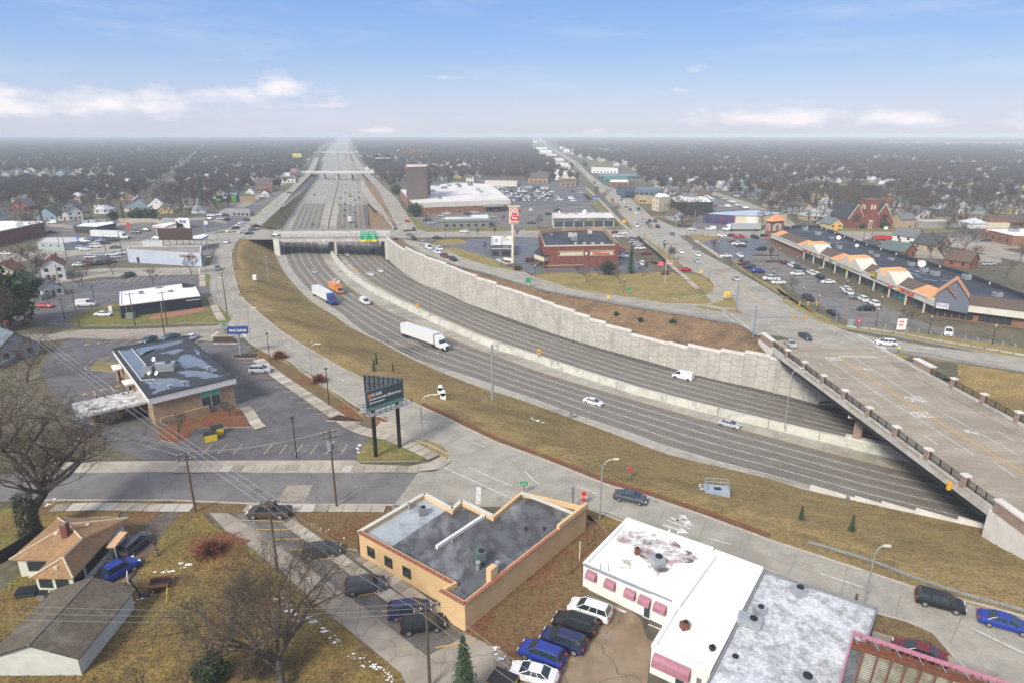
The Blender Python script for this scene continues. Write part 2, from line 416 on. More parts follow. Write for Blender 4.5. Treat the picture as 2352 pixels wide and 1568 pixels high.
def slab(name,pts,z0,z1,m,kind='structure',parent=None,mside=None):
 import mathutils.geometry as mg
 p2=[V3((p[0],p[1],0))for p in pts]
 n=len(p2);ar=sum(p2[i].x*p2[(i+1)%n].y-p2[(i+1)%n].x*p2[i].y for i in range(n))
 if ar<0:p2=p2[::-1]
 b=Mb();b.prism(p2,z0,z1,1,top=False)
 fs=[]
 for t in mg.tessellate_polygon([p2]):
  a,b_,c=(p2[i]for i in t)
  fs.append(t if(b_-a).cross(c-a).z>0 else(t[0],t[2],t[1]))
 b.add([(p.x,p.y,z1)for p in p2],fs,0)
 return b.bd_(name,[m,mside or M['kerb']],parent,kind=kind)
def loft(name,lines,mats,parent=None,kind='structure',sub=1,smooth=True,bumpy=0.0):
 b=Mb();n=len(lines[0]);rows=[]
 for i in range(len(lines)-1):
  for k in range(sub):
   f=k/sub
   rows.append(([lines[i][j].lerp(lines[i+1][j],f)for j in range(n)],i,k))
 rows.append((list(lines[-1]),len(lines)-2,0))
 for r,(row,i,k)in enumerate(rows):
  for j,p in enumerate(row):
   if bumpy and k:p=p+V3((0,0,bumpy*noise.noise(p*.12)+bumpy*.4*noise.noise(p*.5)))
   b.v.append(tuple(p))
 ms=[];msl=mats if isinstance(mats,(list,tuple))else[mats]*(len(lines)-1)
 uniq=[]
 for m in msl:
  if m not in uniq:uniq.append(m)
 for r in range(len(rows)-1):
  mi=uniq.index(msl[rows[r][1]])
  for j in range(n-1):
   q=(r*n+j,r*n+j+1,(r+1)*n+j+1,(r+1)*n+j)
   a,b_,c=(V3(b.v[q[x]])for x in(0,1,2))
   if(b_-a).cross(c-a).z<0:q=q[::-1]
   b.f.append(q);b.m.append(mi)
 return b.bd_(name,uniq,parent,smooth=smooth,kind=kind)
def stp(b,pl,w,dz=0.0,dash=None,m=None):
 if dash is None:
  A,B=ofs(pl,w/2,dz),ofs(pl,-w/2,dz)
  for i in range(len(pl)-1):b.quad(B[i],B[i+1],A[i+1],A[i],m)
  return
 L=length(pl);n=max(2,int(L/1.5)+1);q=rsm(pl,n);st=L/(n-1)
 A,B=ofs(q,w/2,dz),ofs(q,-w/2,dz)
 for i in range(n-1):
  if(i*st)%(dash[0]+dash[1])<dash[0]:b.quad(B[i],B[i+1],A[i+1],A[i],m)
  # ---- terrain and freeway trench
def P(s,z):
 out=[]
 for i,q in enumerate(s.split()):
  u,v=map(float,q.split(','))
  out.append(G(u,v,z[i]if isinstance(z,(list,tuple))else z))
 return out
ZE,ZL0,ZY1,ZM,ZY2,ZL5,ZW=-7.5,-7.7,-8.7,-9.0,-9.1,-10.2,-10.5
E0=P('791,316.5 757,335 738,363 728,405 696,451 645.5,526 633,552 633.6,580 640,599 653,623.6 679,656 718.4,694 766.6,724 813,756 879,787 963,831 1038,863 1125,896 1176,910 1276,946 1426,1001 1538,1043 1764,1097 1859,1126 1960,1157',ZE)
L0=P('791.5,316.5 760,335 745,363 734,405 705,451 670,521 654.5,555 653.8,578 661,604 676.7,630 701.4,658.8 740.5,692.7 783.6,721.4 813,747 920.5,811 1110,875 1131,883 1227.5,916 1316,949.5 1451,994.5 1566,1036 1764,1088 1852.6,1113 1960,1144.6 2080.5,1174.7 2175,1198',ZL0)
Y1=P('793,316.5 779,335 771,363 775.5,401 748,471 735.5,523 729.5,555 735.3,578 745.8,598.8 761.4,619.7 786,644.5 816,669 855,694 894,716 1110,806 1131,813 1201.5,839.3 1266.7,862 1338.4,883.6 1416.5,905.8 1586,954.5 1764,1001.5 1914,1041 2039,1072 2144,1097',ZY1)
Mn=P('793.2,316.5 780,335 773,363 779,401 763,471 752.5,523 753,560 758,582 768,599 781,616 809.6,642 848.8,668 894.3,692.7 1110,791 1201.5,821 1266.7,843 1338.4,866.7 1416.5,891.5 1451,903 1764,983 1949,1028',ZM)
Y2=P('793.6,316.5 783,335 777,363 783,401 777,470 771,530 770.5,555 777,575 791.4,593.6 816,619.7 842.2,641.9 894.3,673 1110,771.5 1201.5,804 1279.7,830.8 1338.4,851 1416.5,875.8 1526,908 1676,948 1764,968 1949,1008',ZY2)
L5=P('796,316.5 797,335 800,363 821,401 828,438 838,526 844.9,557 863,580.6 894.3,609.3 960,648 1152,735 1282.3,778.7 1416.5,819 1476,837 1764,908.5 1959,961',ZL5)
W0=P('797,316.5 800,335 806,363 828,401 844,466 850.5,526 868,553 888,591 913,616 963,649 1045,683 1063,693 1176,733 1276,768 1351,791 1445,817 1526,839.5 1601,861 1676,878 1748.5,893 1826,913 1904,936',ZW)
def ext_(pl,d):
 t=(pl[-1]-pl[-2]).normalized();return pl+[pl[-1]+t*d]
FW={}
for k_,pl_ in(('E0',E0),('L0',L0),('Y1',Y1),('Mn',Mn),('Y2',Y2),('L5',L5),('W0',W0)):
 pl_=ext_(ext_(pl_,40),110)
 FW[k_]=spl(pl_,5)
mast=FW['Mn']
ms_=[p for p in mast]
ROW={k_:[cls_(FW[k_],p)for p in ms_]for k_ in FW}
Nst=len(ms_)
i470=min(range(Nst),key=lambda i:abs(ms_[i].y-G(775,470,ZM).y))
def seg(k_,a,b):return ROW[k_][a:b]
def mix(k1,k2,f):return[p.lerp(q,f)for p,q in zip(ROW[k1],ROW[k2])]
loft('freeway_pavement',[seg('E0',0,i470+1),seg('Mn',0,i470+1),seg('W0',0,i470+1)],M['fc'])
loft('freeway_pavement',[seg(k_,i470,Nst)for k_ in('E0','L0','Y1','Mn','Y2','L5','W0')],[M['shoulder'],M['fwy'],M['shoulder'],M['shoulder'],M['fwy'],M['fwydark']])
ibr=min(range(Nst),key=lambda i:abs(ms_[i].y-G(753,553,ZM).y))
wl=Mb()
def up(pl,d):return[V3((p.x,p.y,p.z+d))for p in pl]
for f in(0,.2,.4,.6,.8):stp(wl,up(mix('L0','Y1',f)[i470:],.03),.17)
for f in(.2,.4,.6,.8,1.0):stp(wl,up(mix('Y2','L5',f)[i470:],.03),.17)
for f in(.2,.4,.6,.8):stp(wl,up(mix('L0','Y1',f)[:i470],.05),.3);stp(wl,up(mix('Y2','L5',f)[:i470],.05),.3)
wl.bd_('lane_markings',M['mark'],kind='structure')
yl=Mb();stp(yl,up(ROW['Y1'][i470:],.03),.2);stp(yl,up(ofs(ROW['Y2'],.2)[i470:],.03),.2)
yl.bd_('lane_markings',M['yellow'],kind='structure')
wr_=Mb()
for f in(.1,.3,.5,.7,.9):
 for a_,b_ in(('L0','Y1'),('Y2','L5')):stp(wr_,up(mix(a_,b_,f)[i470+2:],.012),1.1)
wr_.bd_('oil_streaks',mat('oil_darkened_asphalt',(.138,.125,.105),(.17,.155,.13),ro=.8,scale=.25,spec=.2,fine=2,famp=.15),kind='structure')
jt=Mb()
for a_,b_ in(('E0','L0'),('Y1','Mn')):
 A_,B_=FWJ=(spl(ROW[a_][i470+6:],50),spl(ROW[b_][i470+6:],50))
 nj=int(length(A_)/4.5)
 ra=rsm(ROW[a_][i470+6:],nj)
 for p in ra:
  q=cls_(ROW[b_],p);d=(q-p).normalized()*.05;t=V3((-d.y,d.x,0))
  z=V3((0,0,.02));jt.quad(p+z-t,q+z-t,q+z+t,p+z+t)
jt.bd_('joint_lines',mat('joint_sealer',(.19,.18,.15),ro=.9),kind='structure')
bar0=ROW['Mn'][ibr+3:];bar1=ROW['Y2'][ibr+3:]
top0=[V3((p.x,p.y,0)).lerp(V3((q.x,q.y,0)),.06)+V3((0,0,p.z+1.75))for p,q in zip(bar0,bar1)]
top1=[V3((p.x,p.y,0)).lerp(V3((q.x,q.y,0)),.30)+V3((0,0,p.z+1.7))for p,q in zip(bar0,bar1)]
bot1=[V3((p.x,p.y,0)).lerp(V3((q.x,q.y,0)),.36)+V3((0,0,q.z+.04))for p,q in zip(bar0,bar1)]
def cutsegs(lines,L_):
 out=[0];s=0
 for i in range(1,len(lines)):
  s+=(lines[i]-lines[i-1]).length
  if s>L_:out.append(i);s=0
 if out[-1]!=len(lines)-1:out.append(len(lines)-1)
 return out
barr=emp('median_barrier','stained concrete median barrier curving along the middle of the freeway','barrier',bar0[0])
ci=cutsegs(bar0,9)
for a_,b_ in zip(ci[:-1],ci[1:]):
 lines=[[p-bar0[0]for p in L_[a_:b_+1]]for L_ in(bar0,top0,top1,bot1)]
 lines=[[p.copy()for p in L_]for L_ in lines]
 for L_ in lines:
  if len(L_)>1:L_[-1]=L_[-1].lerp(L_[-2],.02)
 loft('barrier_section',lines,M['barrier'],barr,None,smooth=False)
b_=Mb();q_=ROW['Mn'][2:ibr-3]
for i in range(len(q_)-1):
 a,c=q_[i],q_[i+1];t=(c-a).normalized();n_=V3((-t.y,t.x,0))*.3
 for s_ in(-1,1):
  b_.quad(a+n_*s_,c+n_*s_,c+n_*s_*.5+V3((0,0,1)),a+n_*s_*.5+V3((0,0,1)))
 b_.quad(a-n_*.5+V3((0,0,1)),c-n_*.5+V3((0,0,1)),c+n_*.5+V3((0,0,1)),a+n_*.5+V3((0,0,1)))
tag(b_.bd_('median_barrier',M['barrier']),'low straight concrete barrier dividing the freeway beyond the flat bridge','barrier')
BLn=P('787,316.5 752,335 728,363 716,388 710,400 690,425 672,443 640,482 600,520',0)
SDR=P('560,549 551,550 544,556 537,568 532.5,591 536,616 545,653 557,683 588,712 655,766 793,848 834,868 958,928 1025,958 1138,1013 1176,1027 1296,1072 1397.5,1113 1492,1140 1619,1183 1764,1237 1859,1268 1985.5,1309 2099.5,1347 2245,1385 2352,1414 2700,1510',0)
SDRs=spl(SDR,5)
BRn=P('801,316.5 806,335 816,363 826,388 838,403 870,438 896,491 912,527',0)
RSL=P('905,546 918,549 944.5,568 969.5,582.5 1001,595 1038,609 1085,621.5 1126,632.5 1176,648 1263.5,672 1351,687 1438.5,703 1526,718 1626,734.5 1688.5,744.5 1708.5,753 1738.5,771',0)
RSLs=spl(RSL,5)
RAMPL=P('2029,803 2076.5,813 2214,835 2352,856 2600,900 3200,1010',0)
FAR=16000
left_poly=[V3((-FAR,14000,0)),V3((BLn[0].x-300,14000,0))]+BLn+P('633,530 634,549',0)+SDRs+[V3((200,20,0)),V3((260,-200,0)),V3((-FAR,-200,0))]
sht('light_leak_sheet',[(-FAR,14500),(-FAR,-300),(FAR,-300),(FAR,14500)],-13,M['suburb'])  # unseen sheet added below the ground to stop light leaking through gaps
sht('ground',left_poly,0,M['suburb'])
right_poly=[V3((BLn[0].x-300,14000,0)),BLn[0],BRn[0]]+BRn[1:]+P('893,530 889,547',0)+RSLs+RAMPL+[V3((900,60,0)),V3((FAR,60,0)),V3((FAR,14000,0))]
sht('ground',right_poly,0,M['suburb'])
def bank(name,top,bot,m,n=60,sub=4,bump=.35):
 A=rsm(top,n);B=rsm(bot,n)
 return loft(name,[A,B],m,sub=sub,bumpy=bump)
bank('embankment_slope',P('600,520 640,482 645,477',0),P('646,527 690,460 700,446',ZE),M['bank'],24)
loft('embankment_slope',[rsm(P(a,z),30)for a,z in(('645,477 672,443 690,425 710,400',0),('650,472 672,446 692,427 714,404',[-.1,-1.5,-3.5,-6.5]))],M['bank'],bumpy=0)
loft('exit_ramp',[rsm(P(a,z),30)for a,z in(('641,468 672,446 692,427 714,404',[.05,-1.5,-3.5,-6.5]),('650,477 673,457 696,440 724,408',[.02,-2,-4.5,-7.4]))],M['rc'],bumpy=0)
loft('embankment_slope',[rsm(P(a,z),30)for a,z in(('650,477 673,457 696,440 724,408',[-.02,-2,-4.5,-7.42]),('700,446 705,440 712,430 729,404',[ZE+.01]*4))],M['bank'],sub=3,bumpy=.2)
bank('embankment_slope',P('710,400 716,388 728,363 752,335 787,316.5',0),P('729,404 733,388 738,363 757,335 791,316.5',ZE),M['bank'],30,2,0)
bank('embankment_slope',P('560,549 590,549 633,549',0),P('632,556 633,556 633.5,557',ZE),M['bank'],10,3,.2)
rr=('905,523 880,480 862,457 848,438 838,420 829,401',[0,-2,-3.5,-5,-7,-8.5])
rl=('905,529 880,497 858,479 845,463 836,449 829,437',[-.3,-1.2,-2.6,-4.2,-6,-8.6])
loft('embankment_slope',[rsm(P('912,525 896,491 870,438 858,425 845,412 838,403',0),30),rsm(P(*rr),30)],M['bb'],sub=3,bumpy=.2)
loft('entrance_ramp',[rsm(up(P(*rr),.0),30),rsm(P(*rl),30)],M['rc'])
loft('embankment_slope',[rsm(P(*rl),30),rsm(P('852,530 848,500 844,466 838,450 832,440 829,434',ZW),30)],M['bb'],sub=3,bumpy=.2)
bank('embankment_slope',P('838,403 826,388 816,363 806,335 801,316.5',0),P('829,401 822,388 806,363 800,335 797,316.5',ZW),M['bb'],30,2,0)
bank('embankment_slope',P('912,525 905,528 893,530',0),P('852,530 851,531 850.5,532',ZW),M['bb'],10,3,.2)
e0s=[p for p in FW['E0']if 552<proj(p)[1]<1160]
toe_base=e0s[:]
i1960=len(toe_base)-1
tail=[p for p in FW['E0']if proj(p)[1]>=1160][:14]
E0all=toe_base+tail
STEP=[]
s0=i1960-1
bank_toe=[]
acc=0
for i,p in enumerate(E0all):
 if i<=s0:bank_toe.append(p.copy());continue
 acc+=(E0all[i]-E0all[i-1]).length
 bank_toe.append(V3((p.x,p.y,ZE+min(acc*.105,6.2))))
top_line=[]
for p in bank_toe:
 top_line.append(cls_(SDRs,p))
top_line[0]=SDRs[0].copy()
top_line=ofs(top_line,-.9 if(SDRs[5]-SDRs[0]).length>0 else .9,-.04)
mids=[]
for a,c in zip(top_line,bank_toe):
 m_=a.lerp(c,.22);m_.z=a.z-.25;mids.append(m_)
loft('grass_bank',[top_line,mids,bank_toe],[M['bank'],M['bank']],sub=7,bumpy=.45)
sw=emp('stepped_retaining_wall','low white stepped wall at the foot of the grass bank beside the big bridge','retaining wall',bank_toe[s0])
o_=bank_toe[s0]
for j in range(s0,len(E0all)-1):
 a,c=E0all[j],E0all[j+1];zt=bank_toe[j+1].z+.35
 t=(c-a).normalized();n_=V3((-t.y,t.x,0))*.35
 b_=Mb();b_.prism([a-o_-n_*.2,c-o_-n_*.2,c-o_+n_*1.1,a-o_+n_*1.1],ZE-o_.z-.5,zt-o_.z)
 b_.bd_('wall_step',M['cp'],sw)
cb=Mb()
for i in range(len(toe_base)-1):
 a,c=toe_base[i],toe_base[i+1];t=(c-a).normalized();n_=V3((-t.y,t.x,0))*.28
 z=V3((0,0,.22))
 cb.quad(a-n_+z,c-n_+z,c+n_+z,a+n_+z)
 for s_ in(-1,1):cb.quad(a+n_*s_,c+n_*s_,c+n_*s_+z,a+n_*s_+z)
cb.bd_('kerb',M['shoulder'],kind='structure')
# ---- retaining wall on the far side
wb=[p for p in FW['W0']if 555<proj(p)[1]and p.x<G(1904,936,ZW).x+26]
wb=rsm(wb,int(length(wb)/1.0)+1)
tops=[(860,545),(887,548.5),(938,573),(978,589),(1028,612),(1095,636),(1145,659),(1176,669),(1206,678),(1237,690),(1272,702),(1310,717),(1348,731),(1390,747),(1436,762),(1529,787),(1583,794),(1641,801),(1703,808)]
def sec_of(u):
 k=0
 for i,(a,_)in enumerate(tops):
  if u>=a-2:k=i
 return k
secz={}
for i,p in enumerate(wb):
 u,v=proj(p);k=sec_of(u)
 nx=tops[k+1]if k+1<len(tops)else(1757,817)
 cu,cv=tops[k]
 f=min(max((u-cu)/max(nx[0]-cu,1),0),1)
 dropv={14:793+0,15:801,16:807,17:815,18:817.0}
 v1=dropv.get(k,nx[1]-(4 if k<14 else 0));v0=cv+(1.0 if k<14 else 0)
 if u>1757:continue
 secz.setdefault(k,[]).append(ztop(p,v0+(v1-v0)*f))
secm={k:sum(v)/len(v)for k,v in secz.items()}
rw=emp('retaining_wall','long pale panelled retaining wall with stepped coping curving beside the freeway','retaining wall',wb[0])
o_=wb[0].copy()
PW,PH=3.0,1.5
pm=mat('wall_panel_stone',(.47,.445,.39),(.56,.53,.475),ro=.95,scale=.8,c3=(.41,.385,.335),s3=.25,bump=1.0,bscale=1.6,stretch=(1,1,.5))
def stone_relief(m):
 nt=m.node_tree;N,L=nt.nodes,nt.links;b=N['Principled BSDF']
 ge=N.new('ShaderNodeNewGeometry')
 br=N.new('ShaderNodeTexBrick');br.inputs['Scale'].default_value=1.0
 br.inputs['Brick Width'].default_value=.85;br.inputs['Row Height'].default_value=.42;br.inputs['Mortar Size'].default_value=.05
 br.inputs['Color1'].default_value=(.9,.9,.9,1);br.inputs['Color2'].default_value=(1.05,1.05,1.05,1);br.inputs['Mortar'].default_value=(.5,.5,.5,1)
 sp=N.new('ShaderNodeSeparateXYZ');L.new(ge.outputs['Position'],sp.inputs[0])
 cb_=N.new('ShaderNodeCombineXYZ');mm=N.new('ShaderNodeMath');mm.operation='MULTIPLY_ADD';mm.inputs[1].default_value=-.62
 L.new(sp.outputs[1],mm.inputs[0]);L.new(sp.outputs[0],mm.inputs[2])
 L.new(mm.outputs[0],cb_.inputs[0]);L.new(sp.outputs[2],cb_.inputs[1]);L.new(cb_.outputs[0],br.inputs['Vector'])
 src=b.inputs['Base Color'].links[0].from_socket
 mu=N.new('ShaderNodeMixRGB');mu.blend_type='MULTIPLY';mu.inputs[0].default_value=1
 L.new(src,mu.inputs[1]);L.new(br.outputs[0],mu.inputs[2]);L.new(mu.outputs[0],b.inputs['Base Color'])
stone_relief(pm)
npan=0;stuffb=Mb();colz=[]
nc=int((len(wb)-1)/PW)
for c_ in range(nc):
 a,d=wb[int(c_*PW)]-o_,wb[int((c_+1)*PW)]-o_
 u,v=proj(wb[int(c_*PW+PW/2)])
 zt=secm[sec_of(u)]if u<1757 else-1.9
 colz.append(zt)
 t=(d-a).normalized();n_=V3((t.y,-t.x,0))
 if n_.dot((FW['Mn'][len(FW['Mn'])//2]-wb[0]))<0 and n_.dot(cls_(FW['Mn'],wb[int(c_*PW)])-wb[int(c_*PW)])<0:n_=-n_
 off=(c_%2)*PH*.5
 z=ZW-.3-off
 back=Mb()
 while z<zt:
  z1=min(z+PH,zt);z0=max(z,ZW-.3)
  if z1-z0>.12:
   g_=.045;dep=.02+.05*((c_*7+int(z*3))%3)/2
   A,B=a+t*g_+n_*dep,d-t*g_+n_*dep
   vs=[V3((A.x,A.y,z0+g_-o_.z)),V3((B.x,B.y,z0+g_-o_.z)),V3((B.x,B.y,z1-g_-o_.z)),V3((A.x,A.y,z1-g_-o_.z))]
   vb=[p-n_*(dep+.06)for p in vs]
   fs=[(0,1,2,3),(0,4,5,1),(1,5,6,2),(2,6,7,3),(3,7,4,0)]
   if npan<300 and proj(wb[int(c_*PW)])[0]>1180:
    Mb().add(vs+vb,fs).bd_('wall_panel',pm,rw);npan+=1
   else:stuffb.add(vs+vb,fs)
  z+=PH
stuffb.bd_('far_wall_panels',pm,rw,kind='stuff')
core=Mb()
for c_ in range(nc):
 a,d=wb[int(c_*PW)]-o_,wb[int((c_+1)*PW)]-o_
 t=(d-a).normalized();n_=V3((t.y,-t.x,0))
 if n_.dot(cls_(FW['Mn'],wb[int(c_*PW)])-wb[int(c_*PW)])<0:n_=-n_
 zt=colz[c_]
 core.prism([a-n_*.02,d-n_*.02,d-n_*.4,a-n_*.4],ZW-.5-o_.z,zt-o_.z)
core.bd_('wall_core',mat('wall_joint_shadow',(.22,.205,.18),ro=.95),rw)
i=0
while i<nc:
 j=i
 while j<nc and abs(colz[j]-colz[i])<.01:j+=1
 cp=Mb()
 for c_ in range(i,j):
  a,d=wb[int(c_*PW)]-o_,wb[int((c_+1)*PW)]-o_
  t=(d-a).normalized();n_=V3((t.y,-t.x,0))
  if n_.dot(cls_(FW['Mn'],wb[int(c_*PW)])-wb[int(c_*PW)])<0:n_=-n_
  z0=colz[c_]-.35-o_.z
  cp.prism([a+n_*.22,d+n_*.22,d-n_*.5,a-n_*.5],z0,z0+.75)
 cp.bd_('coping',M['cp'],rw)
 i=j
wt=[]
for c_ in range(nc):
 a=wb[int(c_*PW)];wt.append(V3((a.x,a.y,colz[c_]-.3)))
wt.append(V3((wb[-1].x,wb[-1].y,-.3)))
wt2=[p for p in wt]
lim=G(1765,790,0).x
wt2=[p for p in wt if p.x<lim+3]
wt2=[p+(cls_(RSLs,p)-p).normalized()*.35 for p in wt2]
ns=90
A_=rsm(RSLs,ns);B_=rsm(wt2,ns)
Bz=[V3((p.x,p.y,cls_(wt2,p).z))for p in B_]
mid_=[p.lerp(q,.12)-V3((0,0,.1))for p,q in zip(A_,Bz)]
for i_,p in enumerate(mid_):p.z=min(A_[i_].z,A_[i_].z-.1)
loft('scrub_bank',[A_,mid_,Bz],M['bb'],sub=6,bumpy=.5)
wext=[p for p in FW['W0']if p.x>G(2029,803,0).x-5][:40]
A_=rsm(P('2029,803 2076.5,813 2214,835 2352,856 2600,900',0),40)
B0=wb[-1];dirx=(FW['W0'][-1]-FW['W0'][-2]).normalized()
B_=[G(2060,860,-.4),G(2150,905,-1.2),G(2300,960,-3),G(2500,1040,-6)]
B_=rsm(B_,40)
loft('grass_bank',[A_,B_],M['bank'],sub=6,bumpy=.5)
C_=rsm([p+V3((3,-14,-6))for p in B_],40)
loft('grass_bank',[B_,C_],M['bank'],sub=3,bumpy=.3)
# ---- bridges
def local(o,pts):return[V3(p)-o for p in pts]
def fence_line(b,pl,h,step,r=.04,rails=(1.0,)):
 L_=length(pl);n=max(2,int(L_/step)+1);q=rsm(pl,n)
 for p in q:b.tube(p,p+V3((0,0,h)),r,n=4)
 for f in rails:
  for i in range(n-1):b.tube(q[i]+V3((0,0,h*f)),q[i+1]+V3((0,0,h*f)),r*.8,n=4)
NL,NR,SR,SL=G(628,532,.0),G(897,530,.0),G(893,548,.0),G(632,550,.0)
bro=SL.copy()
br=emp('road_bridge','flat concrete bridge carrying a street over the freeway, green sign on its railing','bridge',bro)
b_=Mb();b_.prism(local(bro,[NL,NR,SR,SL]),-.55,.06,bottom=True);b_.bd_('deck',M['conc'],br)
def beamline(a,c,w,z0,z1,name,m,par,o_):
 t=(c-a).normalized();n_=V3((-t.y,t.x,0))*w/2
 b_=Mb();b_.prism(local(o_,[a-n_,c-n_,c+n_,a+n_]),z0,z1,bottom=True);return b_.bd_(name,m,par)
for a,c in((SL,SR),(NL,NR)):
 beamline(a,c,.5,-1.5,.05,'edge_beam',M['conc'],br,bro)
 beamline(a+(c-a)*-.03,c+(c-a)*.02,.45,.06,.95,'parapet',M['fc'],br,bro)
 b_=Mb();fence_line(b_,local(bro,[a+V3((0,0,.95)),c+V3((0,0,.95))]),1.5,2.6,.07,(0.05,.35,.65,1.0));b_.bd_('railing',M['gs'],br)
for f in(.13,.3,.62,.75):
 a,c=NL.lerp(NR,f),SL.lerp(SR,f)
 beamline(a,c,.5,-1.4,-.5,'girder',M['conc'],br,bro)
pa,pc=G(753,540,ZM),G(755,562,ZM)
pa=V3((SL.lerp(SR,.485).x+2.5,SL.y+1.0,0));pc=NL.lerp(NR,.475)
b_=Mb()
for f in(0.02,.25,.5,.75,.98):
 p=pa.lerp(pc,f)-bro;b_.box((p.x,p.y,-5.2),(1.0,1.0,8))
b_.box(tuple((pa.lerp(pc,.5)-bro)+V3((0,0,-1.3))),(1.4,(pc-pa).length,1.0));b_.bd_('pier',M['conc'],br)
for a,c,nm in((SL,NL,1),(SR,NR,-1)):
 t=(c-a).normalized();n_=V3((1,0,0))*nm
 b_=Mb();b_.prism(local(bro,[a-t*2+n_*.2,c+t*1+n_*.2,c+t*1+n_*2.2,a-t*2+n_*2.2]),-11,-.5);b_.bd_('abutment',M['conc'],br)
beamline(G(628,552,0),G(641,552,0),1.2,-8,.3,'wing_wall',M['cp'],br,bro)
def far_bridge(u0,u1,v,lab,w=9,zt=.2):
 a,c=G(u0,v,zt),G(u1,v,zt)
 r_=emp('road_bridge',lab,'bridge',a,group=None)
 b_=Mb();n_=V3((0,w/2,0));b_.prism(local(a,[a-n_,c-n_,c+n_,a+n_]),-1.6,0,bottom=True);b_.bd_('deck',M['conc'],r_)
 for s_ in(-1,1):
  b_=Mb();p=(a+c)/2-a+n_*s_;b_.box((p.x,p.y,.7),(abs(c.x-a.x),.5,1.5));b_.bd_('parapet',M['cp'],r_)
 b_=Mb()
 for f in(.33,.5,.67):
  p=a.lerp(c,f)-a;b_.box((p.x,p.y,-5.5),(1.4,w*.8,9))
 b_.bd_('pier',M['conc'],r_,kind='stuff')
far_bridge(683,868,396.5,'second bridge over the freeway, beyond the dense traffic and brown tower',12,.6)
far_bridge(720,828,350.5,'third and hazy bridge over the freeway, beyond the yellow billboard',12)
far_bridge(745,815,331,'farthest hazy bridge over the freeway near the horizon',14)
zd=.75
LB=P('1783,802 1964,948.3 2104,1040.8 2284.6,1166.8',zd)
dl=(LB[-1]-LB[0]).normalized();nl=V3((-dl.y,dl.x,0))
LBs=LB[0];LBe=LB[0]+dl*(LB[-1]-LB[0]).length
RBp=G(2189,888,.35);RBw=abs((RBp-LBs).cross(dl).z)
if nl.dot(RBp-LBs)<0:nl=-nl
SPAN=(LB[-1]-LB[0]).length
o_=V3((LBs.x,LBs.y,0))
bb=emp('overpass_bridge','wide concrete road bridge with black railings and brick posts crossing the curved freeway','bridge',o_)
def bpt(s,w,z=0):return V3((dl.x*s+nl.x*w,dl.y*s+nl.y*w,z))
def bbox(s0,s1,w0,w1,z0,z1,name,m,par=None):
 b_=Mb();b_.prism([bpt(s0,w0),bpt(s1,w0),bpt(s1,w1),bpt(s0,w1)],z0,z1,bottom=True)
 return b_.bd_(name,m,par if par is not None else bb)
LEN=SPAN+75
W_=RBw
bbox(-9,LEN,.15,W_-.15,-.65,.03,'deck',mat('bridge_deck_concrete',(.27,.235,.185),(.33,.29,.235),ro=.85,scale=.3,c3=(.23,.20,.155),s3=.06,spec=.2,fine=2.5,famp=.12,stretch=(.5,1,1)))
bbox(-3,SPAN+6,.0,.5,-.9,.72,'edge_beam',M['conc'])
bbox(2,SPAN+3,.5,1.0,-2.0,-.66,'steel_girder',M['bs'])
for k in range(1,9):bbox(2,SPAN+3,k*W_/9,k*W_/9+.5,-2.0,-.66,'steel_girder',M['bs'])
bbox(-3,LEN,W_-.5,W_,-.9,.72,'edge_beam',M['conc'])
bbox(-6,LEN,W_-3.6,W_-.5,.03,.2,'pavement',M['alley'])
npb=9
postS=[]
for u,v in((1811.5,803),(1850.7,830),(1894.7,861),(1944.5,896),(1999.7,935),(2064,979),(2139.5,1030),(2227.6,1090)):
 q=G(u,v,2.35)-o_;postS.append(q.dot(dl))
d0=(postS[-1]-postS[0])/7
for i,s in enumerate(postS):
 if i:bbox(postS[i-1]+1.2,s-1.2,-.03,.0,.05,.45,'fascia_panel',mat('weathered_panel',(.30,.25,.20),(.36,.31,.25),ro=.9,scale=1))
postS=[postS[0]+d0*i for i in range(9)]
def post(s,w):
 r_=bbox(s-.42,s+.42,w-.42,w+.42,.5,2.2,'railing_post',M['brickpost'])
 c_=bbox(s-.58,s+.58,w-.58,w+.58,2.2,2.42,'post_cap',M['cp'],r_)
M['brickpost']=mat('brown_post_brick',(.24,.17,.135),(.31,.225,.18),ro=.9,scale=2)
def rail_bay(s0,s1,w):
 b_=Mb();z0,z1=.72,1.95
 n=max(3,int((s1-s0)/1.9))
 for i in range(n+1):
  p=bpt(s0+(s1-s0)*i/n,w);b_.box((p.x,p.y,1.36),(.12,.12,1.3))
 for z in(.8,1.0,1.95):b_.tube(bpt(s0,w,z),bpt(s1,w,z),.045,n=4)
 nn=int((s1-s0)/.16)
 for i in range(nn):
  p=bpt(s0+(s1-s0)*i/nn,w);b_.box((p.x,p.y,1.36),(.035,.035,1.15))
 return b_.bd_('railing_panel',M['bs'],bb)
for i,s in enumerate(postS[:8]):post(s,.3)
for i in range(7):rail_bay(postS[i]+.45,postS[i+1]-.45,.3)
rail_bay(-2.2,postS[0]-.45,.3);rail_bay(postS[7]+.45,SPAN-.3,.3)
rS=[(G(u,v,2.35)-o_).dot(dl)for u,v in((2197,868),(2269,904),(2346,945))]
dr=(rS[-1]-rS[0])/2
rP=[rS[0]+dr*i for i in range(9)]
for s in rP:post(s,W_-.3)
for i in range(8):rail_bay(rP[i]+.45,rP[i+1]-.45,W_-.3)
rail_bay(rS[0]-dr+1.5,rS[0]-.45,W_-.3)
def pylon(s0,s1,w0,w1,z0,z1,nm='end_wall',m=None):
 r_=bbox(s0,s1,w0,w1,z0,z1,nm,m or M['brickpost']);bbox(s0-.15,s1+.15,w0-.15,w1+.15,z1,z1+.25,'wall_cap',M['cp'],r_)
pylon(-8.5,-2.3,-.25,.65,.2,2.0)
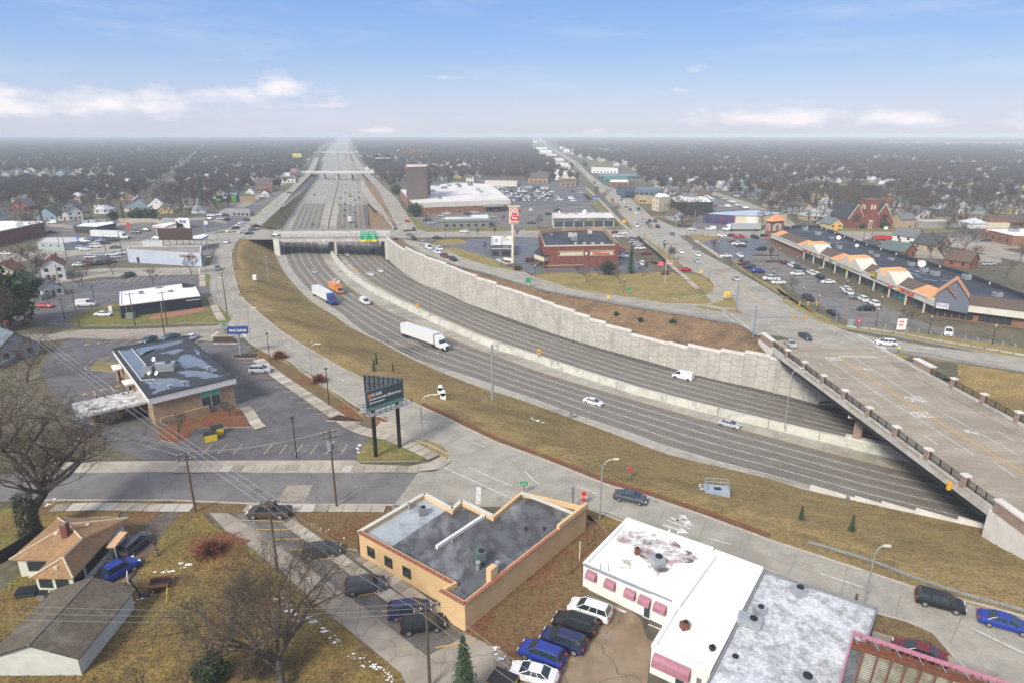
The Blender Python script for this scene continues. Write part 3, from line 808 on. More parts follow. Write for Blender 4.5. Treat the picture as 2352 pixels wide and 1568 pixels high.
bbox(-9.5,-2.2,-.35,.3,-3.5,.25,'wing_wall',M['cp'])
pylon(SPAN,SPAN+32,-.25,.65,.2,2.0)
bbox(SPAN-.6,SPAN+34,-.3,.35,-6.5,.25,'wing_wall',M['cp'])
pylon(rS[0]-dr-4.5,rS[0]-dr+1.2,W_-.3,W_+.9,.2,2.0)
bbox(-6,.5,.6,W_-.6,-10.5,-.66,'abutment',M['conc'])
bbox(SPAN+1.5,SPAN+4,.4,W_-.6,-9,-.66,'abutment',M['conc'])
mw=V3((G(1955,1018,ZM+.5).x,G(1955,1018,ZM+.5).y,0))-o_
fdir=(FW['Mn'][-3]-FW['Mn'][-6]).normalized()
b_=Mb();n_=V3((-fdir.y,fdir.x,0))*.75
a=mw-fdir*1.2;c=mw+fdir*44
b_.prism([a-n_,c-n_,c+n_,a+n_],-9.3,-6.9);b_.bd_('crash_wall',M['cp'],bb)
a=mw+fdir*.8;c=mw+fdir*40
for k in range(7):
 p=a.lerp(c,k/6);b_=Mb();b_.box((p.x,p.y,-4.8),(1.5,1.5,4.2),mt.atan2(fdir.y,fdir.x));b_.bd_('column',M['brickpost'],bb)
b_=Mb();a=mw-fdir*1.3;n_=n_*1.15;b_.prism([a-n_,c-n_,c+n_,a+n_],-2.9,-2.0,bottom=True);b_.bd_('cap_beam',M['cp'],bb)
sht('ground',P('1738,771 2029,803 2200,833 2200,870 2060,860 1960,850 1783,806',0),-.02,M['suburb'])
# ---- roads
def sp(k,s,step=4):return spl(g(k,s),step)
SDRr=ofs(SDRs,0)
SDLl=P('516,549 505,565 494,583 489,600 486,616 484,640 484,665 491,686 509,707 532,731 560,774 590,798 620,815 648,819 688,848 728,876 778,906 833,941 898,968 945,1007 985,1022 1034,1045',0)
SDLs=spl(SDLl,4)
LOWl=P('1040,1160 1348,1167 1429,1198 1560,1235 1700,1285 1850,1340 2014,1409 2093,1430 2144,1455 2188,1505 2260,1580 2500,1700',0)
pts=P('551.6,550 616,547',0)[:1]+SDRs[2:]+LOWl[::-1]+SDLs[::-1]
sht('road',pts,.02,M['rc'])
sht('road',P('551,551 634,551 634,530 600,527 588,531 640,483 672,443 690,425 712,403 724,388 733,362 722,363 703,400 688,411 660,438 642,449 623,465 600,483 580,497 562,504 522,526 490,533 430,545 300,556 120,575 -60,590 -400,640 -400,660 -60,612 120,594 300,572 430,560 505,563',0),.035,M['rc'])
RSR=P('994.5,562 1018,573 1069.5,596.5 1126,612 1202,624.7 1219,635 1276,653 1426,681 1521,692 1551,693 1610,682 1637,671 1642,660 1629,641 1600,627',0)
sht('road',RSLs[1:]+P('1790,772 1900,800 2029,806 2029,803 1989,771 1944,761 1901,747 1814,698 1764,666 1714,637 1667,610 1606,577 1572,553 1561,541 1590,541 1653,547 1762,548 1850,548 1852,536 1762,529 1653,529.5 1553,524 1494,497.5 1431,444 1388,426 1351,398 1326,373 1258,333 1240,318 1234,318 1250,333 1316,376 1351,411 1388,452 1436,502 1453,525.6 1431,527.5 1340,529 1213,529 1163,531 1060,532.5 979,534 955,520 940,500 910,455 876,425 852,402 833,380 818,362 806,340 806,352 818,385 838,403 870,438 896,491 915,528 893,531 889,547',0)+P('905,548 930,547 1054,545 1174,545 1260,546 1416,545 1463,545 1478,549 1500,563 1540,592 1569,612 1576,622 1600,627',0)+RSR[::-1][1:],.035,M['rc'])
sht('road',P('2029,806 2076,811.5 2214,834 2352,855 2600,897 2900,950 2900,905 2600,860 2352,821 2139,796 1989,771 1970,766',0),.045,M['rc'])
sht('street',P('-400,1090 0,1088 150,1084 400,1083 700,1084 961,1084 905,1160 700,1158 392,1149 95,1149 -400,1160',0),.03,M['roaddark'])
sht('street',P('961,1084 1000,1082 1034,1064 1045,1045 1200,1075 1300,1110 1352,1168 1200,1165 905,1160',0),.04,M['rc'])
sht('street',P('-200,768 120,768 160,758 320,756 500,748 532,731 562,775 520,786 450,781 330,779 250,780 160,776 0,800 -200,820',0),.035,M['alley'])
sht('street',P('140,628 230,617 330,616 470,614 487,602 486,634 470,631 330,634 230,637 140,650 60,665 60,650',0),.035,M['rc'])
sht('street_patch',g('c2','230,130 412,132 350,255 150,250'),.045,M['alley'])
for s in('0,520 100,520 200,528 330,512 470,505 520,515 520,509 470,500 330,506 200,522 100,512 0,512','60,665 0,700 -60,740 -90,740 -20,690 40,650','1911,523 1937,519 2000,545 2060,566 2100,575 2300,588 2300,605 2100,592 2040,578 1980,558','1640,441 1720,466 1800,497 1850,530 1825,532 1770,500 1700,472 1630,447','560,478 600,455 660,420 700,398 690,398 640,420 590,446 540,476'):
 sht('street',P(s,0),.025,M['alley'])
sht('street',P('1850,536 1924,531 2060,528 2200,548 2352,585 2500,620 2500,640 2352,604 2200,570 2060,552 1924,548 1850,548',0),.03,M['alley'])
for k in range(16):
 y=620+140*k**1.12
 for sx in(-1,1):
  x0=(-130-y*.28)if sx<0 else(95+y*.03)
  x1=x0+sx*(500+y*.9)
  b_=Mb();b_.quad((x0,y-4,.02),(x1,y-4+sx*30,.02),(x1,y+4+sx*30,.02),(x0,y+4,.02))if sx>0 else b_.quad((x1,y-4,.02),(x0,y-4,.02),(x0,y+4,.02),(x1,y+4,.02))
  b_.bd_('street',M['alley'],kind='structure')
  # ---- parking lots and paved yards
def lot(k,s,m,z=.015,name='parking_lot'):return sht(name,g(k,s),z,m)
lot('d','130,800 165,775 230,783 560,786 575,800 588,817 628,848 763,931 795,956 833,970 880,1000 895,1006 843,1006 820,1043 816,1055 400,1056 330,1056 200,1000 120,900 90,850',M['lot'],.018)
lot('d','95,665 150,652 330,636 470,634 482,640 484,690 470,700 300,715 240,745 165,752 110,745 60,720',M['lot'],.02)
lot('d','290,600 140,610 60,650 150,560 290,556 470,560 470,590 300,598',M['lotold'],.02)
lot('d','310,560 420,545 500,540 512,555 480,590 470,612 420,612 300,606',M['lotold'],.022)
lot('d','395,512 500,483 600,470 625,462 570,498 522,524 500,536 430,545 400,530',M['lot'],.02)
lot('d','100,515 330,500 400,505 430,545 300,556 120,575',M['lotold'],.015)
lot('d','520,470 640,440 650,445 590,488 520,500',M['lotold'],.017)
lot('e3','1050,1100 720,1050 1100,1030 1240,975 1870,950 2352,940 2700,940 3250,930 3560,1160 3900,1420 4270,1690 3600,1700 2600,1690 2180,1480 2040,1430 1560,1280 1200,1170',M['lot2'],.02)
lot('e3','480,640 700,560 1850,480 2050,560 2080,820 1820,840 1500,850 620,850 450,800',M['lotold'],.02)
lot('a3','0,520 600,530 700,700 900,950 640,940 250,920 100,950 0,960 -280,930 -330,700 -340,480',M['lotold'],.019)
lot('a3','-400,500 0,500 620,515 780,640 800,720 300,740 0,760 -300,740',M['lot'],.024)
lot('a3','1850,640 2250,760 2352,830 2352,900 1850,960 1640,960 1750,760 1800,700',M['lotold'],.016)
lot('a4','380,890 700,880 560,820 560,760 350,800',M['lotold'],.02)
lot('e5','420,830 640,760 1440,740 1500,900 2100,1250 2352,1400 2352,1568 2000,1568 1500,1400 1180,1200 860,1060 640,970',M['lotold'],.02)
lot('d','1640,564 1770,546 1790,590 1940,660 2060,715 2130,745 2352,800 2352,822 2250,812 2080,780 2010,768 1960,745 1880,700 1800,655 1720,612',M['lotold'],.022)
lot('e5','420,830 640,760 1440,745 1460,880 1300,1000 1000,1080 860,1060 640,970',M['lot2'],.026)
lot('a4','700,960 1400,1000 1900,990 2000,1090 1500,1100 800,1040',M['lotold'],.014)
lot('a4','1930,1050 2352,1050 2352,1120 1960,1130',M['alley'],.02)
lot('c1','1760,300 1858,310 2130,360 2050,400 2500,700 3000,1000 3300,1180 3000,1300 2600,1050 2200,780 1900,560 1720,380',M['roaddark'],.02)
lot('c2','230,375 480,560 760,720 1000,880 1340,1100 1525,1215 1400,1285 1240,1360 960,1150 700,940 400,740 180,560 -60,380 -30,320 200,330',cracks(mat('near_lot_asphalt',(.10,.095,.085),(.14,.13,.118),ro=.5,scale=.4,c3=(.07,.066,.06),s3=.12,spec=.5,wet=.5),scale=.2),.03)
lot('c2','-420,250 -330,260 -60,420 180,590 700,960 1240,1370 1400,1290 1525,1215 1600,1250 1800,1350 1858,1420 1750,1500 1700,1568 1300,1800 900,1400 300,880 -200,480',M['alley'],.022)
lot('c3','480,905 850,1030 1080,1130 1010,1330 980,1568 700,1900 0,1750 -200,1640 0,1410 240,1150 440,955',cracks(mat('brown_wet_yard_concrete',(.20,.145,.085),(.26,.195,.125),ro=.45,scale=.35,c3=(.12,.085,.055),s3=.15,spec=.5,wet=.6),scale=.14),.022,'paved_yard')
lot('c3','820,1010 1190,1160 1080,1300 980,1240 930,1100',mat('wet_dark_asphalt',(.07,.06,.045),(.10,.085,.065),ro=.4,scale=.5,wet=.6),.03,'paved_yard')
# ---- grass areas
def grass(k,s,m,z=.03,name='lawn'):return slab(name,g(k,s),0,z+.1,m)
grass('e4','40,1320 260,1270 600,1275 1100,1275 2130,1265 2400,1430 2640,1640 2700,1700 2600,1735 2310,1728 2000,1720 1500,1640 900,1560 600,1500',M['lawn'])
grass('e5','160,1275 350,1290 520,1360 620,1450 635,1510 590,1568 520,1590 400,1500 250,1350',M['lawn'])
grass('e3','715,1050 760,1000 1100,965 1215,1010 1200,1045 1000,1055',M['lawn'])
grass('e3','870,1110 1020,1090 1400,1200 1700,1300 1880,1370 2030,1390 2070,1430 2040,1460 1560,1380 1200,1270',M['lawn'])
grass('e3','350,640 430,640 600,780 850,840 1600,800 1800,780 1800,840 1500,860 620,865 500,830',M['gl'])
grass('e3','2050,790 2270,800 2270,850 2080,850',M['gl'])
grass('e4','800,0 850,0 1230,400 1540,600 1500,620 1430,610 1250,600 1180,560 1000,330',M['gl'])
grass('e4','1690,770 1720,765 2000,950 2260,1160 2230,1180 2120,1140 1900,960',M['lawn'])
grass('e5','270,740 330,715 700,740 720,760 620,780 420,830 700,1005 725,1035 560,950 380,840',M['lawn'])
grass('e5','870,1080 1050,1080 1050,1100 930,1130 1200,1320 1500,1470 1900,1740 2100,1850 2350,1960 2300,1975 2000,1830 1600,1590 1200,1345 1000,1210',M['lawn'])
grass('e5','1165,1015 1250,1000 1560,1015 1590,1035 1200,1030',M['mulch'],.05);grass('e5','1350,1110 1420,1090 1610,1095 1600,1120 1400,1130',M['mulch'],.05)
grass('e5','785,830 880,795 1130,810 1140,830 860,840',M['mulch'],.05)
grass('a4','560,900 600,870 1160,900 1700,930 1700,970 1300,975 640,965',M['gl'])
grass('a4','330,530 1000,530 1050,560 980,620 520,600 340,580',M['gl'],.02)
grass('a3','700,330 880,330 930,380 740,385',M['gl'],.02)
grass('b4','120,170 470,360 620,400 1200,490 1800,600 2352,690 2352,600 1700,500 1100,430 700,385 500,330 200,130',M['lawn'])
grass('b4','-20,-90 130,130 200,130 100,20',M['lawn'])
grass('b3','1670,215 1720,205 1930,250 1920,268 1760,245',M['lawn']);grass('b3','1800,205 2010,130 2040,140 2080,230 2050,235 1950,225',M['lawn']);grass('b3','1960,250 2060,245 2115,270 2100,290 2000,280',M['lawn'])
grass('e2','1060,1180 1100,1050 1180,1012 1175,1060 1130,1160',M['gl']);grass('e2','1180,870 1270,865 1240,890 1180,895',M['gl']);grass('e2','1040,1290 1110,1290 1150,1450 1080,1475 1040,1440',M['gl'])
grass('e2','1160,690 1300,655 1380,660 1290,690',M['gl']);grass('e2','1010,790 1080,775 1190,800 1170,810',M['gl'])
grass('e2','1740,430 1850,355 1880,360 1790,430',M['gl']);grass('e2','1890,320 1960,240 2030,230 1960,290',M['gl']);grass('e2','2150,100 2260,20 2290,20 2180,100',M['gl'])
grass('b1','720,295 850,230 1085,185 1110,320 1130,340 1400,260 1870,225 1870,120 1930,105 2140,320 2080,370 1700,370 1240,390 740,395 600,360 640,330',M['gl'])
grass('b1','830,795 880,725 1075,725 1130,860 1060,815',M['lawn'])
grass('b1','1430,1340 1900,1200 2150,1140 2230,1170 2330,1290 2340,1320 1850,1325 1750,1370 1740,1430 1600,1470 1480,1440',M['rl'])
grass('b1','1960,505 2150,505 2180,560 1960,560',M['mulch'],.35);grass('b1','2140,670 2200,650 2360,650 2350,690 2160,690',M['mulch'],.1)
grass('b2','115,665 230,660 300,730 560,915 800,1085 1000,1240 960,1190 830,1100 500,830 200,700',M['lawn'])
grass('b2','1100,1230 1190,1225 1235,1265 1180,1275 1110,1260',M['rl'])
grass('b2','640,1260 760,1210 980,1265 960,1275 700,1265',M['mulch'],.1)
grass('b2','1020,1440 1250,1420 1430,1450 1640,1560 1500,1630 940,1640 920,1580',M['gl'])
grass('b2','1410,1430 1550,1430 1700,1490 1780,1570 1760,1620 1650,1560',M['lawn'])
grass('c1','-100,330 560,235 560,265 1240,245 1230,270 560,272 500,320 880,315 860,365 460,370 0,700 -300,1000',M['yard'],.03)
grass('c1','950,320 1180,320 1050,450 900,560 860,430',M['dl'],.03)
grass('c1','1330,325 1460,320 1540,420 1780,560 2352,1040 2900,1500 3100,1900 -300,1900 -200,1500 -100,1000 300,640 700,850 980,980 1000,700 1150,470',M['yard'],.03)
sht('driveway',g('c1','1080,420 1180,330 1320,325 1200,470 1130,590 900,870 740,860 760,760 880,640 1000,520'),.16,mat('muddy_driveway',(.09,.065,.045),(.14,.11,.075),ro=.6,scale=.6,wet=.4))
grass('c2','240,330 480,325 950,330 745,470 740,610 500,560 330,430',M['dl'],.03)
grass('c2','1500,1200 1858,900 2000,700 2352,400 2380,330 2700,600 2400,900 2250,1150 2060,1330 1900,1500 1800,1350',M['dl'],.03)
grass('c3','540,300 820,390 700,480 660,440 550,380',M['yard'],.03)
grass('c4','780,1070 900,1085 1200,1215 1340,1360 1320,1375 1100,1300 750,1190',M['dl'],.03)
sht('pavement',g('c4','740,1180 1100,1310 1340,1380 1858,1568 1858,1650 1200,1450 700,1300'),.05,M['alley'])
sht('pavement',P('120,1062 400,1058 816,1057 830,1066 940,1070 985,1062 1010,1050 1034,1046 1037,1060 1010,1077 961,1083 700,1083 400,1082 150,1083',0),.1,M['walk'])
sht('verge',P('590,800 620,816 648,820 688,849 728,877 778,907 833,942 880,962 860,985 833,970 795,956 763,931 628,848 588,817',0),.06,M['dl'])
sht('pavement',P('880,962 898,969 945,1008 985,1023 975,1030 895,1006 860,985',0),.07,M['walk'])
sht('verge',P('95,1150 392,1150 588,1158 905,1161 890,1182 588,1178 95,1176',0),.05,M['dl'])
sl=ofs(SDRs,0)
ia=min(range(len(sl)),key=lambda i:abs(proj(sl[i])[0]-940));ib=min(range(len(sl)),key=lambda i:abs(proj(sl[i])[0]-1860))
side=1 if(cls_(FW['E0'],sl[ia])-sl[ia]).dot(ofs(sl,1)[ia]-sl[ia])>0 else-1
A_=ofs(sl,side*.35)[ia:ib];B_=ofs(sl,side*1.5)[ia:ib]
loft('leaf_litter',[up(A_,.05),up(B_,.0)],M['rl'],kind='structure',smooth=False)
kb=Mb()
def kerb(b,pl,w=.3,h=.14,z=0.0):
 A_,B_=ofs(pl,w/2),ofs(pl,-w/2)
 for i in range(len(pl)-1):
  for q in((A_[i],A_[i+1],B_[i+1],B_[i],h,h),):
   b.quad(*(V3((p.x,p.y,z+h))for p in(B_[i],B_[i+1],A_[i+1],A_[i])))
  for L_ in(A_,B_):b.quad(V3((L_[i].x,L_[i].y,z)),V3((L_[i+1].x,L_[i+1].y,z)),V3((L_[i+1].x,L_[i+1].y,z+h)),V3((L_[i].x,L_[i].y,z+h)))
for pl in(ofs(SDRs,side*-.15)[2:],[p for p in RSLs[2:-2]],SDLs,spl(LOWl[1:],5),spl(RSR,4),spl(P('1944,761 1901,747 1814,698 1764,666 1714,637 1667,610 1606,577 1572,553',0),5),P('961,1084 700,1084 400,1083 150,1084',0),P('95,1149 392,1149 588,1157 905,1160',0),spl(P('1436,502 1388,452 1351,411 1316,376',0),10),spl(P('1494,497.5 1431,444 1388,426 1351,398',0),10)):kerb(kb,pl)
kb.bd_('kerb',M['kerb'],kind='structure')
# ---- road markings
mw_,my_=Mb(),Mb()
def line(k,s,w=.13,z=.05,b=None,dash=None,smooth=False,dz=0):
 pl=g(k,s)
 if smooth:pl=spl(pl,3)
 stp(b or mw_,zed(pl,z),w,dash=dash)
cen=spl(P('2352,1500 2180,1417 1830,1299 1750,1270 1300,1145 1230,1107 1172,1052 1028,993 925,942 820,889 749,853 689,815 638,780 600,747 562,713 530,681 521,650 519,620 524,592 535,565',0),4)
stp(mw_,zed(cen,.05),.16,dash=(3.6,11))
line('c2','1360,2 1860,230',.15);line('c2','1540,2 1860,140',.15);line('c3','470,140 622,197',.15)
line('c2','1617,145 1612,270',.7)
for s in('735,1278 820,1245',):line('e2',s,.5)
line('e2','970,1210 968,1280',.5)
line('b1','1940,495 2005,447',.6);line('b1','2110,370 2145,395',.4);line('b1','2220,455 2260,492',.4)
for s in('525,680 1080,1055 1890,1568','785,675 1400,1070 2290,1568'):line('b4',s,.16,.055)
for s in('590,820 675,878','955,1070 1050,1137','1435,1395 1565,1483','1160,820 1250,875','1575,1052 1697,1125','2115,1360 2265,1445','2075,1640 2280,1780'):line('b4',s,.16,.055)
line('b4','655,671 1030,675',.6,.055)
ycl=P('1930,822 1996,865 2105,937 2200,994 2281.5,1043 2352,1085 2500,1175',.055)
stp(my_,ofs(ycl,.18),.16);stp(my_,ofs(ycl,-.18),.16)
for s in('580,410 920,600','720,445 1030,610'):line('b4',s,.16)
line('b4','820,470 1110,610',.5)
for s in('1105,455 1390,465',):pass
line('b4','330,635 570,800',.14,.05,dash=(.6,1.8));line('b4','530,380 800,610',.14,.05,dash=(.6,2.4));line('b4','0,370 150,495',.14,.05,dash=(.6,2.0))
for s in('1335,585 1575,608','1275,608 1430,630','1990,688 2165,715','1900,710 2080,740'):line('b4',s,.15,.07)
line('b4','1390,643 1560,664',.3,.07)
def arrow(k,tail,head,w=.45,hw=1.0,z=.055,curl=None,b=None):
 a,c=g(k,tail)[0],g(k,head)[0];b=b or mw_
 t=(c-a);L_=t.length;t.normalize();n_=V3((-t.y,t.x,0));Z=V3((0,0,z))
 m_=a+t*L_*.62
 b.quad(a-n_*w/2+Z,m_-n_*w/2+Z,m_+n_*w/2+Z,a+n_*w/2+Z)
 b.add([m_-n_*hw+Z,c+Z,m_+n_*hw+Z],[(0,1,2)])
 if curl:q=a+t*L_*.3;e=q+n_*curl+t*abs(curl)*.9;b.quad(q+Z*1.02,q+t*.6+Z*1.02,e+t*.4+Z*1.02,e+Z*1.02);b.add([e-t*.5+Z,e+n_*.9*(1 if curl>0 else-1)+t*.6+Z,e+t*1.3+Z],[(0,1,2)])
arrow('c3','1150,368','1325,428',.4,.95);arrow('c3','1095,420','1280,482',.4,.95);arrow('c3','1195,388','1262,352',.35,.85);arrow('c3','1150,442','1128,492',.35,.85)
line('c3','1125,385 1298,450',.2)
arrow('b4','965,800','865,780',.4,.8);arrow('b4','1940,1385','1790,1345',.4,.8)
arrow('b4','1575,605','1430,592',.35,.8)
for s in('2090,40 2352,235','2110,30 2352,215'):line('b3',s,.16,.05,my_)
for s in('590,1230 930,1400 1100,1568',):line('e5',s,.16,.05,my_)
line('e5','240,990 560,1200 930,1400',.16,.05,my_)
line('b3','2110,40 2140,110',.1)
yl2=spl(P('1228,318 1250,333 1290,362 1330,396 1370,430 1420,478 1468,516',0),20);stp(my_,zed(yl2,.06),.3)
for off_ in(3.6,7.2,-3.6,-7.2):stp(mw_,zed(ofs(yl2,off_),.06),.16,dash=(3.5,10))
for k,s in(('e5','130,1140 200,1160'),('e5','700,1380 760,1420'),('e5','870,1540 910,1568'),('e5','640,1130 700,1145'),('e5','1210,1530 1260,1560'),('b4','30,170 85,205'),('b3','2010,65 2050,100'),('b3','2140,185 2180,215')):line(k,s,.15)
for k,s in(('e3','380,1010 600,1150 2200,1600'),):line(k,s,.15,.05)
for k,s in(('e3','250,970 580,975 640,1010 730,975'),('e4','1480,640 1640,760'),('e4','1400,640 1500,730'),('e5','30,640 200,740'),('e5','120,645 290,750'),('b3','1590,165 1815,195'),('b3','1500,165 1800,215'),('b3','1930,275 2070,375'),('b3','2010,285 2190,420'),('b3','2090,235 2290,237')):line(k,s,.25)
for k,s in(('b3','180,55 260,75 350,90'),('b3','720,140 860,165'),('b3','1180,215 1440,245'),('a3','340,1460 400,1475'),('b3','1400,270 1850,300')):line(k,s,.13,.05,dash=(3,9))
line('a2','1420,1065 1600,1160 1900,1280 2352,1400',.15,.05);line('b3','0,0 300,50 700,140 1050,205 1400,262 1800,325 2040,365',.12,.05)
line('a2','0,905 60,860',.2);line('e2','1830,560 1940,455',.2);line('e2','2130,280 2290,150 2352,120',.25);line('a2','215,730 260,690 420,600',.2)
line('a2','950,580 975,660 1310,895 1250,800',.25)
def stalls(k,a,b,c,d,n,bld,w=.12,z=.045):
 A0,A1,B0,B1=(g(k,x)[0]for x in(a,b,c,d))
 for i in range(n):
  f=i/max(n-1,1);p,q=A0.lerp(A1,f),B0.lerp(B1,f)
  stp(bld,zed([p,q],z),w)
ys=Mb()
stalls('c2','-110,385','516,765','205,395','757,727',6,my_,.14);stalls('c2','740,935','1300,1313','1022,888','1583,1262',4,my_,.14,.05)
stalls('b1','1860,1568','2280,1568','1950,1472','2370,1472',4,ys);stalls('b2','-70,1568','780,1568','10,1478','840,1478',7,ys)
stalls('b2','-10,825','535,1200','180,825','740,1188',9,ys);line('b2','0,665 180,825 540,1050 820,1220',.12,.045,ys)
stalls('b1','980,570','1490,545','1075,525','1600,500',5,ys);stalls('b1','1780,550','1870,565','1835,515','1935,515',2,ys);stalls('b1','2205,727','2290,800','2352,722','2430,790',3,ys)
line('b1','780,795 790,750 850,705 1040,662',.15,.045,ys);stalls('b1','780,795','930,690','840,770','1040,665',8,ys)
line('b1','160,925 380,825',.12,.045,ys);line('b1','1015,945 1050,1000',.15,.045,ys);line('b1','855,985 890,1040',.15,.045,ys)
for x,y in((1085,940),(940,975),(780,1015),(800,560),(910,548)):arrow('b1',f'{x + 30},{y}',f'{x - 25},{y + 4}',.3,.8,.05,b=my_)
arrow('b2','1000,1340','1060,1340',.3,.8,.05,b=my_)
stalls('a1','1480,1440','1780,1400','1560,1390','1860,1370',5,mw_,.1);stalls('a1','800,1480','1150,1440','900,1420','1230,1390',6,mw_,.1);stalls('a1','1150,1440','1500,1400','1220,1375','1560,1350',6,mw_,.1);stalls('b1','430,370','640,200','560,375','740,205',9,mw_,.1)
stalls('b1','860,200','980,160','900,190','975,165',4,ys)
stalls('e5','1420,1200','1900,1500','1700,1170','2300,1520',7,mw_,.1);stalls('e6','60,700','560,1000','240,740','700,960',8,ys,.1);stalls('e6','130,950','250,1050','380,970','500,1060',3,mw_,.1)
stalls('b4','1072,415','2280,610','1090,375','2275,545',12,ys,.12)
stalls('e4','700,20','950,200','800,10','1020,190',9,mw_,.1)
stalls('c3','475,905','990,1143','820,1060','1075,1178',2,mw_,.18,.06)
line('c3','475,907 830,1055',.25,.06,mw_)
jb=Mb();ct_=rsm(cen,int(length(cen)/5.5))
for i in range(1,len(ct_)-1):
 d=(ct_[i+1]-ct_[i-1]).normalized();n_=V3((-d.y,d.x,0));m_=V3((ct_[i].x,ct_[i].y,.042));d=d*.05
 jb.quad(m_-n_*4-d,m_+n_*4-d,m_+n_*4+d,m_-n_*4+d)
stp(jb,zed(ofs(cen,.35),.041),.07)
for k,x,y in(('c2',1650,152),('c2',1768,230),('c3',690,1230),('c3',1045,242),('c2',910,1315),('c3',-855,295)):
 q=g1(k,x,y,.06);jb.add([(q.x+.4*mt.cos(a),q.y+.4*mt.sin(a),.06)for a in[i*.628 for i in range(10)]],[tuple(range(10))])
jb.bd_('joint_lines',mat('pavement_joint',(.22,.205,.18),ro=.9),kind='structure')
mw_.bd_('lane_markings',M['mark'],kind='structure');my_.bd_('lane_markings',M['yellow'],kind='structure');ys.bd_('lane_markings',M['yellowpale'],kind='structure')
def text_mesh(txt,size,bold=0.0,ext=0.0,align='CENTER'):
 cu=bpy.data.curves.new('lettering','FONT');cu.body=txt;cu.size=size;cu.align_x=align;cu.align_y='CENTER'
 cu.offset=bold;cu.extrude=ext;cu.resolution_u=2
 o=bpy.data.objects.new('tmp',cu);COL.objects.link(o)
 dg=bpy.context.evaluated_depsgraph_get()
 me=bpy.data.meshes.new_from_object(o.evaluated_get(dg));bpy.data.objects.remove(o);bpy.data.curves.remove(cu)
 me.name='lettering';return me
def ltr(txt,size,m,loc,rot,parent=None,sx=1.0,sy=1.0,bold=0.0,ext=0.0,name='lettering',kind=None,fit=0):
 me=text_mesh(txt,size,bold,ext)
 if fit:xs=[v.co.x for v in me.vertices];sx=fit/(max(xs)-min(xs))
 me.materials.clear();me.materials.append(m)
 o=lnk(name,me,parent,kind);o.location=loc;o.rotation_euler=rot;o.scale=(sx,sy,1);return o
for(u,v)in((1917,823),(2103,916),(2118,952)):
 q=G(u,v,.07);ltr('ONLY',1.6,M['mark'],q,(0,0,mt.atan2(nl.y,nl.x)),sx=.85,sy=2.4,bold=.04,kind='structure',name='lane_markings')
